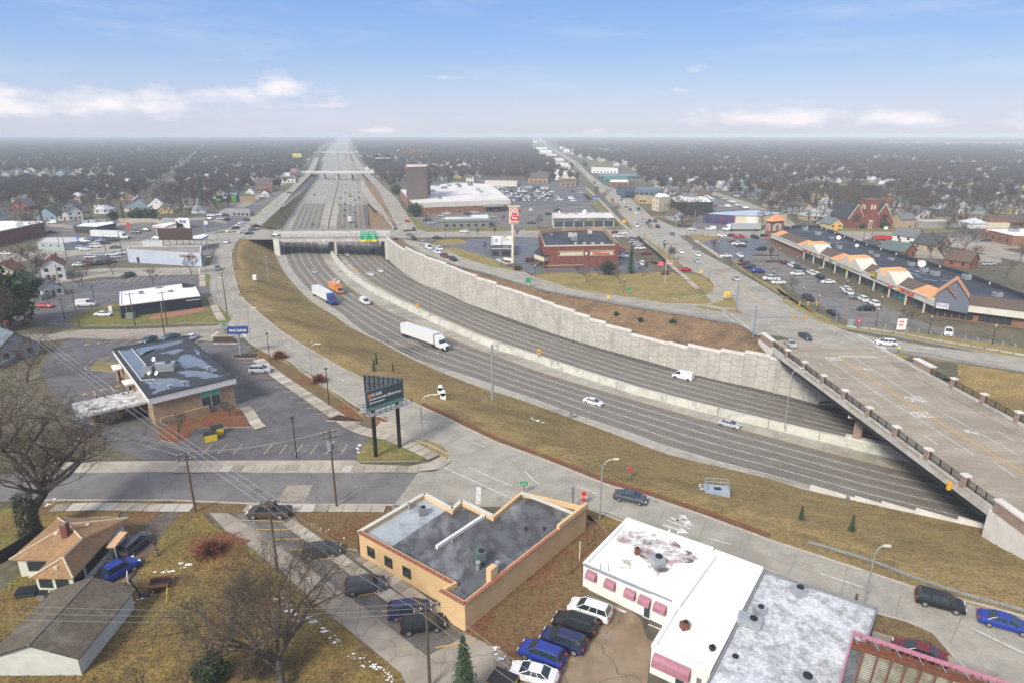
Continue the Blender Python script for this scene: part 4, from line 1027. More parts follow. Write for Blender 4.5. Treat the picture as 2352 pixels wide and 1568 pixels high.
 # ---- buildings
def ctr(pts):
 return V3((sum(p[0]for p in pts)/len(pts),sum(p[1]for p in pts)/len(pts),0))
def hgt(k,base,topv,z0=0):
 p=g(k,base,z0)[0];return ztop(p,D(k,0,topv)[1])
def ccw(pts):
 n=len(pts);ar=sum(pts[i].x*pts[(i+1)%n].y-pts[(i+1)%n].x*pts[i].y for i in range(n))
 return pts if ar>0 else pts[::-1]
class Bld:
 def __init__(s,label,pts,h,wall,roof,par=.5,cap=None,name='building',cat='building',capw=.35,group=None):
  s.h=h;pts=ccw([V3((p[0],p[1],0))for p in pts]);excl(pts);s.o=ctr(pts)
  s.root=emp(name,label,cat,s.o,group=group)
  s.p=[p-s.o for p in pts]
  b=Mb();b.prism(s.p,-.05,h,top=False);b.bd_('wall',wall,s.root)
  ins=s.inset(capw)
  import mathutils.geometry as mg
  b=Mb();b.prism(ins,h-par,h-par+.001,top=False)
  tr=mg.tessellate_polygon([ins]);vs=[(p.x,p.y,h-par)for p in ins];fs=[]
  for t in tr:
   a,b_,c=(ins[i]for i in t);fs.append(t if(b_-a).cross(c-a).z>0 else t[::-1])
  b=Mb();b.add(vs,fs);b.bd_('roof',roof,s.root)
  b=Mb();n=len(ins)
  out=s.inset(-.06)
  for i in range(n):
   j=(i+1)%n
   z1=V3((0,0,h+.03));z0=V3((0,0,h-.22));zi=V3((0,0,h-par-.02))
   b.quad(out[i]+z1,out[j]+z1,ins[j]+z1,ins[i]+z1)
   b.quad(out[i]+z0,out[j]+z0,out[j]+z1,out[i]+z1)
   b.quad(ins[j]+zi,ins[i]+zi,ins[i]+z1,ins[j]+z1)
  b.bd_('parapet',cap or wall,s.root)
 def inset(s,d):
  n=len(s.p);out=[]
  for i in range(n):
   a,b,c=s.p[i-1],s.p[i],s.p[(i+1)%n]
   e1=(b-a).normalized();e2=(c-b).normalized()
   n1=V3((-e1.y,e1.x,0));n2=V3((-e2.y,e2.x,0))
   m=n1+n2;q=m.dot(n1)
   out.append(b+m*(d/q if abs(q)>.2 else d))
  return out
 def edge(s,tgt=None):
  best=None
  for i in range(len(s.p)):
   a,b=s.p[i],s.p[(i+1)%len(s.p)]
   m=(a+b)/2+s.o
   d=(m-tgt).length
   if best is None or d<best[0]:best=(d,i)
  return best[1]
 def fr(s,i):
  a,b=s.p[i],s.p[(i+1)%len(s.p)];t=(b-a);L_=t.length;t=t/L_
  return a,t,V3((t.y,-t.x,0)),L_
 def panel(s,i,f0,f1,z0,z1,m,name='window',dep=.06,frame=None,mull=0,frm=.1,metres=False):
  a,t,n,L_=s.fr(i)
  k=1 if metres else L_
  x0,x1=f0*k,f1*k
  c=a+t*(x0+x1)/2+n*(dep/2-.01);ang=mt.atan2(t.y,t.x)
  b=Mb();b.box((c.x,c.y,(z0+z1)/2),(x1-x0,dep,z1-z0),ang)
  o=b.bd_(name,m,s.root)
  if frame:
   b=Mb();c2=a+t*(x0+x1)/2+n*(dep+.02)
   for zz in(z0,z1):b.box((c2.x,c2.y,zz),(x1-x0+frm,.08,frm),ang)
   for xx in[x0,x1]+[x0+(x1-x0)*(q+1)/(mull+1)for q in range(mull)]:
    c3=a+t*xx+n*(dep+.02);b.box((c3.x,c3.y,(z0+z1)/2),(frm,.08,z1-z0),ang)
   b.bd_('frame',frame,o)
  return o
 def windows(s,i,n,z0,z1,w,m=None,frame=None,f0=.05,f1=.95,name='window',mull=0):
  for k in range(n):
   f=f0+(f1-f0)*(k+.5)/n;L_=s.fr(i)[3]
   s.panel(i,f-w/2/L_,f+w/2/L_,z0,z1,m or M['glass'],name,frame=frame,mull=mull)
 def band(s,i,z0,z1,m,name='fascia',dep=.12,f0=0,f1=1):return s.panel(i,f0,f1,z0,z1,m,name,dep)
 def text(s,i,f,z,txt,size,m,dep=.14,sx=1,bold=.0,name='lettering'):
  a,t,n,L_=s.fr(i);c=a+t*L_*f+n*dep
  return ltr(txt,size,m,(c.x,c.y,z),(mt.pi/2,0,mt.atan2(t.y,t.x)),s.root,sx=sx,bold=bold,ext=.02,name=name)
 def unit(s,k,x,y,size=(1.6,1.2,1.0),m=None,z=None,name='roof_unit',rz=.3,lab=None):
  zr=s.h-.5 if z is None else z
  q=g1(k,x,y,zr)-s.o
  r_=emp(name,None,None,(q.x,q.y,zr));r_.parent=s.root;r_.rotation_euler=(0,0,rz)
  b=Mb();b.box((0,0,size[2]/2+.15),size);b.box((0,0,size[2]+.17),(size[0]*1.04,size[1]*1.04,.06));b.bd_('cabinet',m or M['steel'],r_)
  b=Mb();b.tube((size[0]*.15,0,size[2]+.15),(size[0]*.15,0,size[2]+.32),min(size[0],size[1])*.32,n=12);b.bd_('fan',M['bs'],r_)
  return r_
 def pipe(s,k,x,y,r=.12,h=.6,m=None,name='vent_pipe'):
  q=g1(k,x,y,s.h-.4)-s.o
  b=Mb();b.tube((q.x,q.y,s.h-.5),(q.x,q.y,s.h-.5+h),r,n=8);b.tube((q.x,q.y,s.h-.5+h),(q.x,q.y,s.h-.42+h),r*1.6,n=8)
  return b.bd_(name,m or M['steel'],s.root)
def GP(k,s_,h):return g(k,s_,h)
def rfm(name,c1,c2,c3,s=.4,s3=.12,ro=.6,wet=0,stretch=None,lo=.4,hi=.6):return mat(name,c1,c2,ro=ro,scale=s,c3=c3,s3=s3,wet=wet,stretch=stretch,lo=lo,hi=hi)
R_={}
R_['grey']=rfm('stained_grey_roof',(.06,.06,.064),(.10,.102,.108),(.24,.245,.255),.6,.22,.6,.4,(1,.6,1),.44,.56)
R_['bluegrey']=rfm('pale_blue_roof_coating',(.30,.345,.37),(.36,.405,.43),(.17,.185,.195),.35,.22,.5)
R_['white']=rfm('white_roof_coating',(.74,.74,.72),(.80,.80,.79),(.70,.69,.66),.3,.1,.6)
R_['membrane']=rfm('old_white_membrane',(.58,.56,.54),(.66,.64,.62),(.45,.43,.41),.12,.05,.7)
R_['black']=M['rubber']
R_['puddle']=mat('ponded_black_roof',(.018,.02,.022),(.035,.038,.042),ro=.55,scale=.8,spec=.5)
def snowy(name):
 m=mat(name,(.27,.28,.28),(.50,.52,.55),ro=.7,scale=1.1,lo=.36,hi=.6,c3=(.58,.60,.63),s3=.3,fine=3)
 return m
R_['snow']=snowy('patchy_snow_roof')
h=3.6
B1=Bld('tan stucco building with grey and pale blue flat roof beside the angled parking row',g('c2','745,468 1222,190 1425,300 1490,240 1720,350',h)+g('c2','1925,178 2400,290 1515,992 1335,890 1425,838',h),h,M['stucco'],R_['grey'],.55,M['stucco'])
wE=B1.edge((G(*D('c2',1080,680),0)))
for f in(.10,.30,.5):B1.panel(wE,f,f+.075,1.0,2.2,M['glass'],'window',.05,mat('dark_green_frame',(.03,.045,.03),ro=.6),frm=.14)
import mathutils.geometry as mg
q=[p-B1.o for p in g('c2','790,478 1222,215 1400,300 985,575',h-.53)]
b=Mb();b.add([(p.x,p.y,h-.53)for p in q],[(0,1,2,3)]);o_=b.bd_('coated_roof_strip',R_['bluegrey'],B1.root)
def rbar(B,k,s_,w,z0,z1,m,name,zs):
 a,c=(p-B.o for p in g(k,s_,zs));t=(c-a).normalized();n_=V3((-t.y,t.x,0))*w/2
 b=Mb();b.prism([a-n_,c-n_,c+n_,a+n_],z0,z1,bottom=True);return b.bd_(name,m,B.root)
rbar(B1,'c2','1310,572 1655,345',.35,h-.5,h-.05,R_['white'],'roof_divider',h-.1)
for s_ in('745,468 1222,190','1222,190 1425,300','1425,300 1490,240','1490,240 1720,350','1925,182 2310,335'):rbar(B1,'c2',s_,.55,h-.02,h+.12,M['ivory'],'parapet_coping',h+.1)
tiles=mat('red_edge_tile',(.32,.12,.07),(.24,.09,.055),ro=.8,scale=4)
for s_ in('745,468 1425,838','1335,890 1515,992','1515,992 2400,290'):
 a,c=(p-B1.o for p in g('c2',s_,h+.08));L_=(c-a).length;n=int(L_/.9);t=(c-a).normalized()
 for i in range(n):
  p=a+t*(i+.5)*L_/n;b=Mb();b.box((p.x,p.y,h+.06),(L_/n-.06,.42,.12),mt.atan2(t.y,t.x));b.bd_('edge_tile',tiles,B1.root)
wS=B1.edge(G(*D('c2',1950,700),0))
a,t,n,L_=B1.fr(wS)
b=Mb();c=a+t*L_*.86+n*.0;b.box((c.x,c.y,h+.3),(L_*.28,.4,.8),mt.atan2(t.y,t.x));b.bd_('raised_parapet',M['stucco'],B1.root)
b=Mb();q=g1('c2',1712,800,h)-B1.o;b.box((q.x,q.y,h+.4),(1.1,.7,2.0),mt.atan2(t.y,t.x));b.bd_('chimney',M['stucco'],B1.root)
B1.unit('c2',1208,345,(.9,.9,.9),M['gs']);B1.unit('c2',1628,690,(1.1,1.1,1.3),mat('green_cabinet',(.09,.13,.12),ro=.6));B1.pipe('c2',1110,300,.15,.9);B1.pipe('c2',1425,545,.12,.8);B1.pipe('c2',1612,740,.2,1.0);B1.pipe('c2',1752,740,.2,1.0);B1.pipe('c2',1958,450,.12,.3,M['black']);B1.pipe('c2',2090,450,.12,.3,M['black'])
h=3.35
B2=Bld('white painted low building with dusky pink awnings and a long white roof',g('c3','520,690 825,378 1460,605 1820,740 1440,1478 1015,1290 1190,1000',h),h,M['white'],R_['white'],.3,R_['white'])
rbar(B2,'c3','1190,1000 1470,615',.9,h-.25,h+.25,R_['white'],'roof_divider',h);rbar(B2,'c3','825,378 1460,600',.6,h-.02,h+.16,R_['white'],'parapet_coping',h);rbar(B2,'c3','1470,612 1820,742',.6,h-.02,h+.16,R_['white'],'parapet_coping',h);rbar(B2,'c3','520,705 1190,990',.25,h-.1,h+.1,M['steel'],'gutter',h)
soot=mat('roof_soot_stain',(.10,.09,.085),(.42,.27,.26),ro=.7,scale=.55,lo=.35,hi=.65)
def stain(B,k,s_,z,name,m):
 import mathutils.geometry as mg
 q=[p-B.o for p in g(k,s_,z)];c=sum(q,V3())/len(q);b=Mb();n=len(q)
 ring=[]
 for i in range(n):
  for j in range(5):
   p=q[i].lerp(q[(i+1)%n],j/5);f=1+.22*noise.noise(p*1.3);ring.append(c+(p-c)*f)
 b.add([(c.x,c.y,z)]+[(p.x,p.y,z)for p in ring],[(0,i+1,(i+1)%len(ring)+1)for i in range(len(ring))])
 return b.bd_(name,m,B.root)
def sst(name,col,col2=None,cov=.5,sc=.9):
 m=mat(name,(.74,.74,.72),col,ro=.6,scale=sc,lo=cov-.06,hi=cov+.16,c3=col2,s3=sc*.55);return m
sm=sst('smoke_stain',(.10,.09,.085),(.42,.25,.25),.46,.8)
stain(B2,'c3','780,470 960,450 1150,520 1350,640 1340,680 1180,700 1060,790 960,680 850,560 760,540',h-.29,'smoke_stain',sm)
stain(B2,'c3','800,660 870,670 860,740 780,740',h-.285,'smoke_stain',sst('smoke_stain_light',(.30,.27,.2),None,.5,1.5))
aw=mat('dusky_pink_awning',(.36,.17,.21),(.30,.13,.17),ro=.7,scale=1.5)
def awn(B,i,f,w,z1,dz=.75,dep=.7,m=None):
 a,t,n,L_=B.fr(i);c=a+t*L_*f;pr=[(0,z1),(dep*.55,z1-.1),(dep*.9,z1-.32),(dep,z1-dz),(0,z1-dz)]
 vs=[]
 for s_ in(-w/2,w/2):
  for d_,z in pr:p=c+t*s_+n*(d_+.02);vs.append((p.x,p.y,z))
 k=len(pr);b=Mb();b.add(vs,[(j,(j+1)%k,k+(j+1)%k,k+j)for j in range(k)]+[tuple(range(k))[::-1],tuple(range(k,2*k))])
 return b.bd_('awning',m or aw,B.root)
wF=B2.edge(G(*D('c3',860,900),0))
for f,w in((.11,1.25),(.325,1.25),(.545,1.25),(.70,1.35),(.86,1.35)):awn(B2,wF,1-f if(B2.fr(wF)[0]-(g1('c3',520,870)-B2.o)).length>5 else f,w,2.75,.85)
fd=.72 if(B2.fr(wF)[0]-(g1('c3',520,870)-B2.o)).length<5 else .28
B2.panel(wF,fd-.03,fd+.04,.05,1.9,M['glassb'],'door',.05,M['white'])
wG=B2.edge(G(*D('c3',1200,1560),0));awn(B2,wG,.38,3.6,2.7,1.1,.8);B2.panel(wG,.45,.62,.05,1.8,M['glassb'],'door',.05,M['white']);B2.panel(wG,.8,.88,.8,2.0,M['gs'],'vent_grille',.05)
u_=B2.unit('c3',1050,720,(1.3,1.3,1.1),M['steel']);B2.unit('c3',905,640,(.5,.5,.8),M['rust'],name='vent_stack');B2.unit('c3',1250,1180,(.8,.7,.7),M['rust'],name='vent_hood');B2.unit('c3',1450,1335,(.45,.45,.4),M['bs'],name='vent_hood')
for x,y in((640,745),(700,745)):
 q=g1('c3',x,y,h)-B2.o;b=Mb();b.tube((q.x,q.y,h-.2),(q.x,q.y,h+.9),.04,n=5);b.bd_('mast',M['gs'],B2.root)
h=3.6
B3=Bld('flat roofed building under patchy melting snow with rooftop fans',g('c3','1830,748 2655,1022',h)+g('c3','2590,1215 2380,1900 1240,1900 1450,1500',h),h,M['brick'],R_['snow'],.25,M['gs'],capw=.14)
B3.unit('c4',215,935,(1.2,1.2,.9),M['steel']);B3.unit('c3',1790,1080,(1.0,.9,.9),M['steel']);B3.unit('c3',1720,1160,(2.2,1.2,1.0),M['steel'],rz=-.5);B3.pipe('c3',1620,1385,.2,.3,M['black']);B3.pipe('c4',400,1000,.15,.4);B3.unit('c4',270,1550,(1.3,1.3,.3),M['steel'],name='roof_hatch')
def steel_canopy():
 z=4.6
 q=g('c4','625,1192 1858,1600 1500,2100 400,2000',z);o=ctr(q);r_=emp('steel_canopy','rust brown truss canopy with a pink edge over a corrugated roof','canopy',o)
 q=[p-o for p in q];pink=mat('pink_edge_beam',(.45,.20,.27),(.38,.16,.22),ro=.7,scale=2)
 A,B,C,D_=q
 def bar(a,c,w,hh,m,name):
  t=(c-a).normalized();n_=V3((-t.y,t.x,0))*w/2;b=Mb();b.prism([a-n_,c-n_,c+n_,a+n_],a.z-hh,a.z,bottom=True);b.bd_(name,m,r_)
 for p in q:p.z=z
 bar(A,B,.16,.4,pink,'edge_beam');bar(A,D_,.16,.4,pink,'edge_beam')
 dn=V3((0,0,-.35))
 for i in range(1,11):
  f=i/11
  bar(A.lerp(B,f)+dn,D_.lerp(C,f)+dn,.15,.3,M['rust'],'roof_beam')
 for f in(.10,.2):bar(A.lerp(D_,f*.5)+dn*1.1,B.lerp(C,f*.5)+dn*1.1,.25,.35,M['rust'],'roof_beam')
 w1,w2=A.lerp(D_,.02),B.lerp(C,.02)
 for i in range(22):
  f0,f1=i/22,(i+1)/22
  a=w1.lerp(w2,f0);c=A.lerp(D_,.1).lerp(B.lerp(C,.1),f1)
  b=Mb();b.tube(a+dn*.5,c+dn*.5,.05,n=4);b.bd_('brace',M['steel']if i%3==0 else M['rust'],r_)
 cor=mat('stained_corrugated_deck',(.56,.55,.45),(.30,.28,.2),ro=.7,scale=.5)
 n=46
 for i in range(n):
  a=A.lerp(D_,i/n);c=B.lerp(C,i/n);a2=A.lerp(D_,(i+.62)/n);c2=B.lerp(C,(i+.62)/n)
  zz=V3((0,0,-1.25));b=Mb();b.quad(a+zz,c+zz,c2+zz,a2+zz);b.quad(a+zz,c+zz,c+zz*1.12,a+zz*1.12);b.bd_('corrugated_sheet',cor,r_)
 zz=V3((0,0,-1.45));b=Mb();b.quad(A+zz,B+zz,C+zz,D_+zz);b.bd_('deck_shadow_board',mat('deck_gap_shade',(.12,.11,.085),ro=.9),r_)  # dark sheet added beneath the corrugations, its colour stands in for gap shadow
 for p in q:b=Mb();b.tube((p.x,p.y,0),(p.x,p.y,z-.6),.12,n=6);b.bd_('post',M['rust'],r_)
steel_canopy()
def mesh_roof(k,vz,faces,o,name,m,par,tk=.14):
 vs=[g1(k,x,y,z)-o+V3((0,0,0))for x,y,z in vz]
 b=Mb()
 for f in faces:
  p=[vs[i]for i in f];n=(p[1]-p[0]).cross(p[2]-p[0])
  if n.z<0:f=f[::-1]
  b.add([vs[i]for i in f],[tuple(range(len(f)))])
  b.add([vs[i]-V3((0,0,tk))for i in f],[tuple(range(len(f)))])
 ro=b.bd_(name,m,par);return vs,ro
def shg(name,c1,c2,c3):
 m=mat(name,c1,c2,ro=.9,scale=2.2,c3=c3,s3=.35)
 nt=m.node_tree;N,L=nt.nodes,nt.links;b=N['Principled BSDF']
 ge=N.new('ShaderNodeNewGeometry');sp=N.new('ShaderNodeSeparateXYZ');L.new(ge.outputs['Position'],sp.inputs[0])
 w=N.new('ShaderNodeMath');w.operation='MULTIPLY';w.inputs[1].default_value=9.0;L.new(sp.outputs[2],w.inputs[0])
 fr=N.new('ShaderNodeMath');fr.operation='FRACT';L.new(w.outputs[0],fr.inputs[0])
 r=N.new('ShaderNodeMapRange');r.inputs[1].default_value=0;r.inputs[2].default_value=.35;r.inputs[3].default_value=.72;r.inputs[4].default_value=1.0;L.new(fr.outputs[0],r.inputs[0])
 src=b.inputs['Base Color'].links[0].from_socket
 mu=N.new('ShaderNodeMixRGB');mu.blend_type='MULTIPLY';mu.inputs[0].default_value=1;L.new(src,mu.inputs[1]);L.new(r.outputs[0],mu.inputs[2]);L.new(mu.outputs[0],b.inputs['Base Color'])
 return m
def house1():
 ze,zr=2.7,4.5
 vz=[(65,672,ze),(420,368,ze),(930,368,ze),(530,805,ze),(215,805,ze),(365,678,ze),(497,416,zr),(597,520,zr),(458,655,zr)]
 q=[g1('c1',x,y,z)for x,y,z in vz[:6]];o=ctr(q)
 r_=emp('house','low house with an orange brown hipped roof and a brick chimney','house',o)
 rm=shg('orange_shingles',(.33,.20,.10),(.26,.155,.078),(.22,.135,.075))
 vs,ro=mesh_roof('c1',vz,[(1,2,6),(0,1,6),(0,6,7,5),(5,7,8,4),(4,8,3),(3,8,7,6,2)],o,'roof',rm,r_)
 cap=mat('pale_ridge_cap',(.50,.42,.30),(.42,.34,.24),ro=.9,scale=2)
 b=Mb()
 for i,j in((0,6),(1,6),(6,2),(6,7),(7,8),(8,4),(8,3)):b.tube(vs[i]+V3((0,0,.03)),vs[j]+V3((0,0,.03)),.13,n=4)
 b.bd_('ridge_cap',cap,ro)
 ev=[vs[i].copy()for i in range(6)];c=sum(ev,V3())/6
 wl_=[]
 for p in ev:d=(c-p);d.z=0;wl_.append(p+d.normalized()*.75)
 b=Mb();b.prism([V3((p.x,p.y,0))for p in wl_],0,ze-.05);b.bd_('wall',mat('cream_siding',(.62,.61,.52),(.56,.55,.47),ro=.8,scale=1),r_)
 def win(i,j,f,w,z0=1.0,z1=2.1):
  a,c2=wl_[i],wl_[j];t=(c2-a);L_=t.length;t.normalize();n_=V3((t.y,-t.x,0))
  if n_.dot((a+c2)/2-c)<0:n_=-n_
  p=a+t*L_*f+n_*.04;fr=Mb();fr.box((p.x,p.y,(z0+z1)/2),(w+.25,.06,z1-z0+.25),mt.atan2(t.y,t.x));fo=fr.bd_('window',mat('dark_teal_frame',(.04,.09,.085),ro=.6),r_)
  b=Mb();p=p+n_*.03;b.box((p.x,p.y,(z0+z1)/2),(w,.05,z1-z0),mt.atan2(t.y,t.x));b.bd_('pane',M['glass'],fo)
 for f in(.1,.3,.44,.56):win(3,2,f,1.5)
 win(4,3,.25,1.3);win(4,3,.7,1.3);win(0,5,.5,1.9)
 b=Mb();q=g1('c1',485,500,4.0)-o;b.box((q.x,q.y,4.6),(.75,.75,2.0));ch=b.bd_('chimney',M['br'],ro)
 b=Mb();b.box((q.x,q.y,5.7),(.5,.5,.25));b.bd_('chimney_pot',M['gs'],ch)
 for x,y in((410,488),(528,488),(560,522),(603,452),(636,424),(405,710)):
  q=g1('c1',x,y,3.9)-o;hit=q;b=Mb();b.box((q.x,q.y,3.95 if y<600 else 3.6),(.4,.4,.35));b.bd_('roof_vent',M['ivory'],ro)
 q=[g1('c1',x,y,2.5)-o for x,y in((768,582),(830,580),(925,468),(868,466))]
 b=Mb();b.prism(q,2.38,2.5,bottom=True);b.bd_('porch_roof',mat('peach_awning',(.62,.38,.22),(.55,.33,.19),ro=.7,scale=2),r_)
 b=Mb();[b.tube((p.x,p.y,0),(p.x,p.y,2.4),.05,n=5)for p in q[1:3]];b.bd_('porch_post',M['white'],r_)
 b=Mb();q=g1('c1',770,690)-o
 for i in range(4):b.box((q.x,q.y+i*.3,.1+i*.13),(1.6,.3,.2+.26*i))
 b.bd_('front_step',M['conc'],r_)
house1()
def garage():
 ze,zr=2.5,4.0
 a=g1('c1',950,893,ze);b0=g1('c1',558,1365,ze);r1=g1('c1',655,812,zr);r0=g1('c1',205,1292,zr)
 d=V3((b0.x-a.x,b0.y-a.y,0)).normalized();mid1=V3((r1.x,r1.y,0));mid0=V3((r0.x,r0.y,0))
 nrm=V3((-d.y,d.x,0));w=abs((a-r1).dot(nrm));sgn=1 if nrm.dot(r1-a)>0 else-1
 L_=(b0-a).length
 E=[V3((a.x,a.y,0)),V3((b0.x,b0.y,0)),V3((b0.x,b0.y,0))+nrm*sgn*2*w,V3((a.x,a.y,0))+nrm*sgn*2*w]
 o=ctr(E);r_=emp('garage','long pale garage with a mossy dark gabled roof behind the orange roofed house','garage',o)
 E=[p-o for p in E];m1=(E[0]+E[3])/2;m0=(E[1]+E[2])/2
 Z=lambda p,z:V3((p.x,p.y,z));ov=.35
 rm=shg('dark_worn_shingles',(.085,.07,.05),(.12,.10,.075),(.17,.15,.12))
 b=Mb();up_=d*ov
 def side(e1,e0):
  out=(e1-m1).normalized()*ov
  q=[Z(e1-up_+out,ze-.1),Z(e0+up_+out,ze-.1),Z(m0+up_,zr),Z(m1-up_,zr)]
  if(q[1]-q[0]).cross(q[2]-q[0]).z<0:q=q[::-1]
  b.add(q,[(0,1,2,3)]);b.add([p-V3((0,0,.12))for p in q],[(0,1,2,3)])
 side(E[0],E[1]);side(E[3],E[2]);ro=b.bd_('roof',rm,r_)
 b=Mb();b.tube(Z(m1-up_,zr+.03),Z(m0+up_,zr+.03),.12,n=4);b.bd_('ridge_cap',mat('pale_grey_ridge',(.28,.25,.19),ro=.9),ro)
 b=Mb();b.prism(E,0,ze-.02,top=False)
 for e1,e2,m_ in((E[0],E[3],m1),(E[1],E[2],m0)):b.add([Z(e1,ze-.02),Z(e2,ze-.02),Z(m_,zr-.1)],[(0,1,2)])
 b.bd_('wall',M['siding'],r_)
 for k in range(12):
  z=.2+k*.2;p,q2=E[1],E[2];t=(q2-p);c=(p+q2)/2+d*.02;b=Mb();b.box((c.x,c.y,z),(t.length,.04,.17),mt.atan2(t.y,t.x));b.bd_('clapboard',M['siding'],r_)
garage()
h=hgt('b1','1430,1308',1082)
B6=Bld('brick bank building with a puddled black flat roof and white fascia',g('b1','1068,640 1703,532 2140,905 1393,1085',h),h,M['bt'],R_['puddle'],.02,M['white'])
zf=.95
b=Mb();n=len(B6.p);out=B6.inset(-.5)
b.prism(out,h-.25,h+zf,bottom=True,top=False);b.bd_('fascia',mat('white_fascia',(.66,.66,.66),(.60,.60,.60),ro=.6,scale=1),B6.root)
b=Mb();b.prism(out,h+zf,h+zf+.02);ro=b.bd_('roof_deck',R_['puddle'],B6.root)
wat=mat('ponded_water',(.16,.18,.21),(.13,.15,.18),ro=.15,scale=.3,spec=.8)
zr_=h+zf+.05
def puddle(k,s_,ragged=.35,nm='puddle'):
 q=[p-B6.o for p in g(k,s_,zr_)];c=sum(q,V3())/len(q);ring=[]
 for i in range(len(q)):
  for j in range(9):
   p=q[i].lerp(q[(i+1)%len(q)],j/9);f=1+ragged*noise.noise(p*.9)+ragged*.7*noise.noise(p*2.6);ring.append(c+(p-c)*f)
 b=Mb();b.add([(c.x,c.y,zr_)]+[(p.x,p.y,zr_)for p in ring],[(0,i+1,(i+1)%len(ring)+1)for i in range(len(ring))]);b.bd_(nm,wat,B6.root)
puddle('b1','1090,620 1210,605 1330,740 1330,850 1280,870',.03);puddle('b1','1240,600 1420,565 1620,530 1700,525 1620,560 1500,590 1330,630 1290,670',.12)
puddle('b1','1620,700 1740,640 1850,700 1980,780 1960,810 1800,760 1700,780',.3);puddle('b1','1640,800 1900,800 2060,850 1900,880 1800,850 1700,860',.3);puddle('b1','1330,900 1560,860 1700,880 1760,940 1560,960 1420,1010',.3);puddle('b1','1460,640 1620,600 1700,610 1600,650',.4);puddle('b1','1780,590 1850,640 1810,650',.4)
b=Mb()
for a_,c_ in zip(out,out[1:]+out[:1]):b.tube(a_+V3((0,0,h+zf+.06)),c_+V3((0,0,h+zf+.06)),.09,n=4)
b.bd_('roof_edge',M['bs'],B6.root)
_sv=B6.h;B6.h=h+zf+.5
B6.unit('b1',1530,800,(3.2,1.9,1.5),M['steel'],rz=.25,z=h+zf);B6.unit('b1',1370,820,(1.6,1.6,1.4),M['steel'],rz=.25,z=h+zf);B6.unit('b1',1440,800,(1.0,1.4,.9),M['steel'],rz=.25,z=h+zf,name='duct')
for x,y in((1912,790),(1562,960),(1688,925)):B6.pipe('b1',x,y,.3,.7,name='exhaust_fan')
def dish(B,k,x,y,r,z,az=3.6):
 q=g1(k,x,y,z)-B.o;r_=emp('satellite_dish',None,None,(q.x,q.y,z));r_.parent=B.root
 b=Mb();b.tube((0,0,0),(0,0,1.0),.05,n=5);b.bd_('mast',M['steel'],r_)
 b=Mb();d=V3((mt.sin(az),mt.cos(az),.6)).normalized();q2=d.to_track_quat('Z','Y').to_matrix();n=14;vs=[q2@V3((0,0,-.18*r))+V3((0,0,1.1))]
 for i in range(n):t=2*mt.pi*i/n;vs.append(q2@V3((mt.cos(t)*r,mt.sin(t)*r,.12*r))+V3((0,0,1.1)))
 b.add(vs,[(0,i+1,(i+1)%n+1)for i in range(n)]);b.bd_('reflector',M['white'],r_)
dish(B6,'b1',1420,740,.5,h+zf);dish(B6,'b1',1378,870,.4,h+zf);dish(B6,'b1',1445,870,.45,h+zf)
for a_,c_ in(((1210,600),(1345,755)),((1300,893),(1430,880)),((1425,705),(1445,830)),((1090,620),(1300,893))):
 a2,c2=g1('b1',*a_,zr_)-B6.o,g1('b1',*c_,zr_)-B6.o;b=Mb();b.tube(a2+V3((0,0,.1)),c2+V3((0,0,.1)),.07,n=5);b.bd_('conduit',M['white'],B6.root)
B6.h=_sv
wW=B6.edge(G(*D('b1',1800,1200),0));a,t,n_,L_=B6.fr(wW)
f0=.575
B6.panel(wW,f0,f0+.115,.9,h-.3,M['glassb'],'window',.05,M['steel'],frm=.12);B6.panel(wW,f0+.125,f0+.24,.9,h-.3,M['glassb'],'window',.05,M['steel'],frm=.12)
gs=mat('green_tinted_pane',(.10,.38,.25),ro=.25)
for q in(0,.125):B6.panel(wW,f0+q+.005,f0+q+.11,h-1.6,h-.35,gs,'green_pane',.09)
B6.panel(wW,.06,.65,.0,1.5,M['bt'],'planter_wall',.5)
hc=3.4
q=g('b1','655,1100 1290,962 1355,1078 712,1222',hc);o=ctr(q);r_=emp('drive_through_canopy','flat stained white canopy over the bank drive-through lane','canopy',o)
q=[p-o for p in q];b=Mb();b.prism(ccw(q),hc-.45,hc,bottom=True);b.bd_('roof',rfm('dirty_white_canopy_roof',(.66,.65,.62),(.40,.38,.35),(.14,.13,.12),1.2,.8,.7),r_)
for f,f2 in((.25,.5),(.62,.5),(.85,.5)):
 p=q[0].lerp(q[1],f).lerp(q[3].lerp(q[2],f),f2);b=Mb();b.box((p.x,p.y,(hc-.4)/2),(.7,1.6,hc-.4));b.bd_('column',M['bt'],r_)
for x,y in((890,1050),(962,1040),(1090,1015),(1135,1020),(1180,1005),(1243,990)):
 p=g1('b1',x,y,hc)-o;b=Mb();b.tube((p.x,p.y,hc),(p.x,p.y,hc+.5),.1,n=6);b.bd_('vent_pipe',M['bs'],r_)
for k_,s_,lab in(('b1','1018,750 1098,738 1122,775 1045,795','small square canopy on the bank wall beside the grass island'),('b1','1115,888 1205,872 1232,912 1150,930','small square canopy on the bank wall nearest the long drive-through roof')):
 q=g(k_,s_,3.2);o=ctr(q);r_=emp('window_canopy',lab,'canopy',o);b=Mb();b.prism(ccw([p-o for p in q]),2.85,3.2,bottom=True);b.bd_('roof',R_['white'],r_);b=Mb();b.box((0,0,1.45),(.5,.9,2.8));b.bd_('column',M['bt'],r_)
h=hgt('b1','1128,322',205)
B7=Bld('black walled restaurant with a bright white flat roof on the green corner',g('b1','1100,205 1100,80 1662,8 1790,22 1838,115 1705,130',h),h,mat('black_siding',(.012,.015,.028),(.02,.024,.04),ro=.6,scale=1),R_['white'],.25,M['white'])
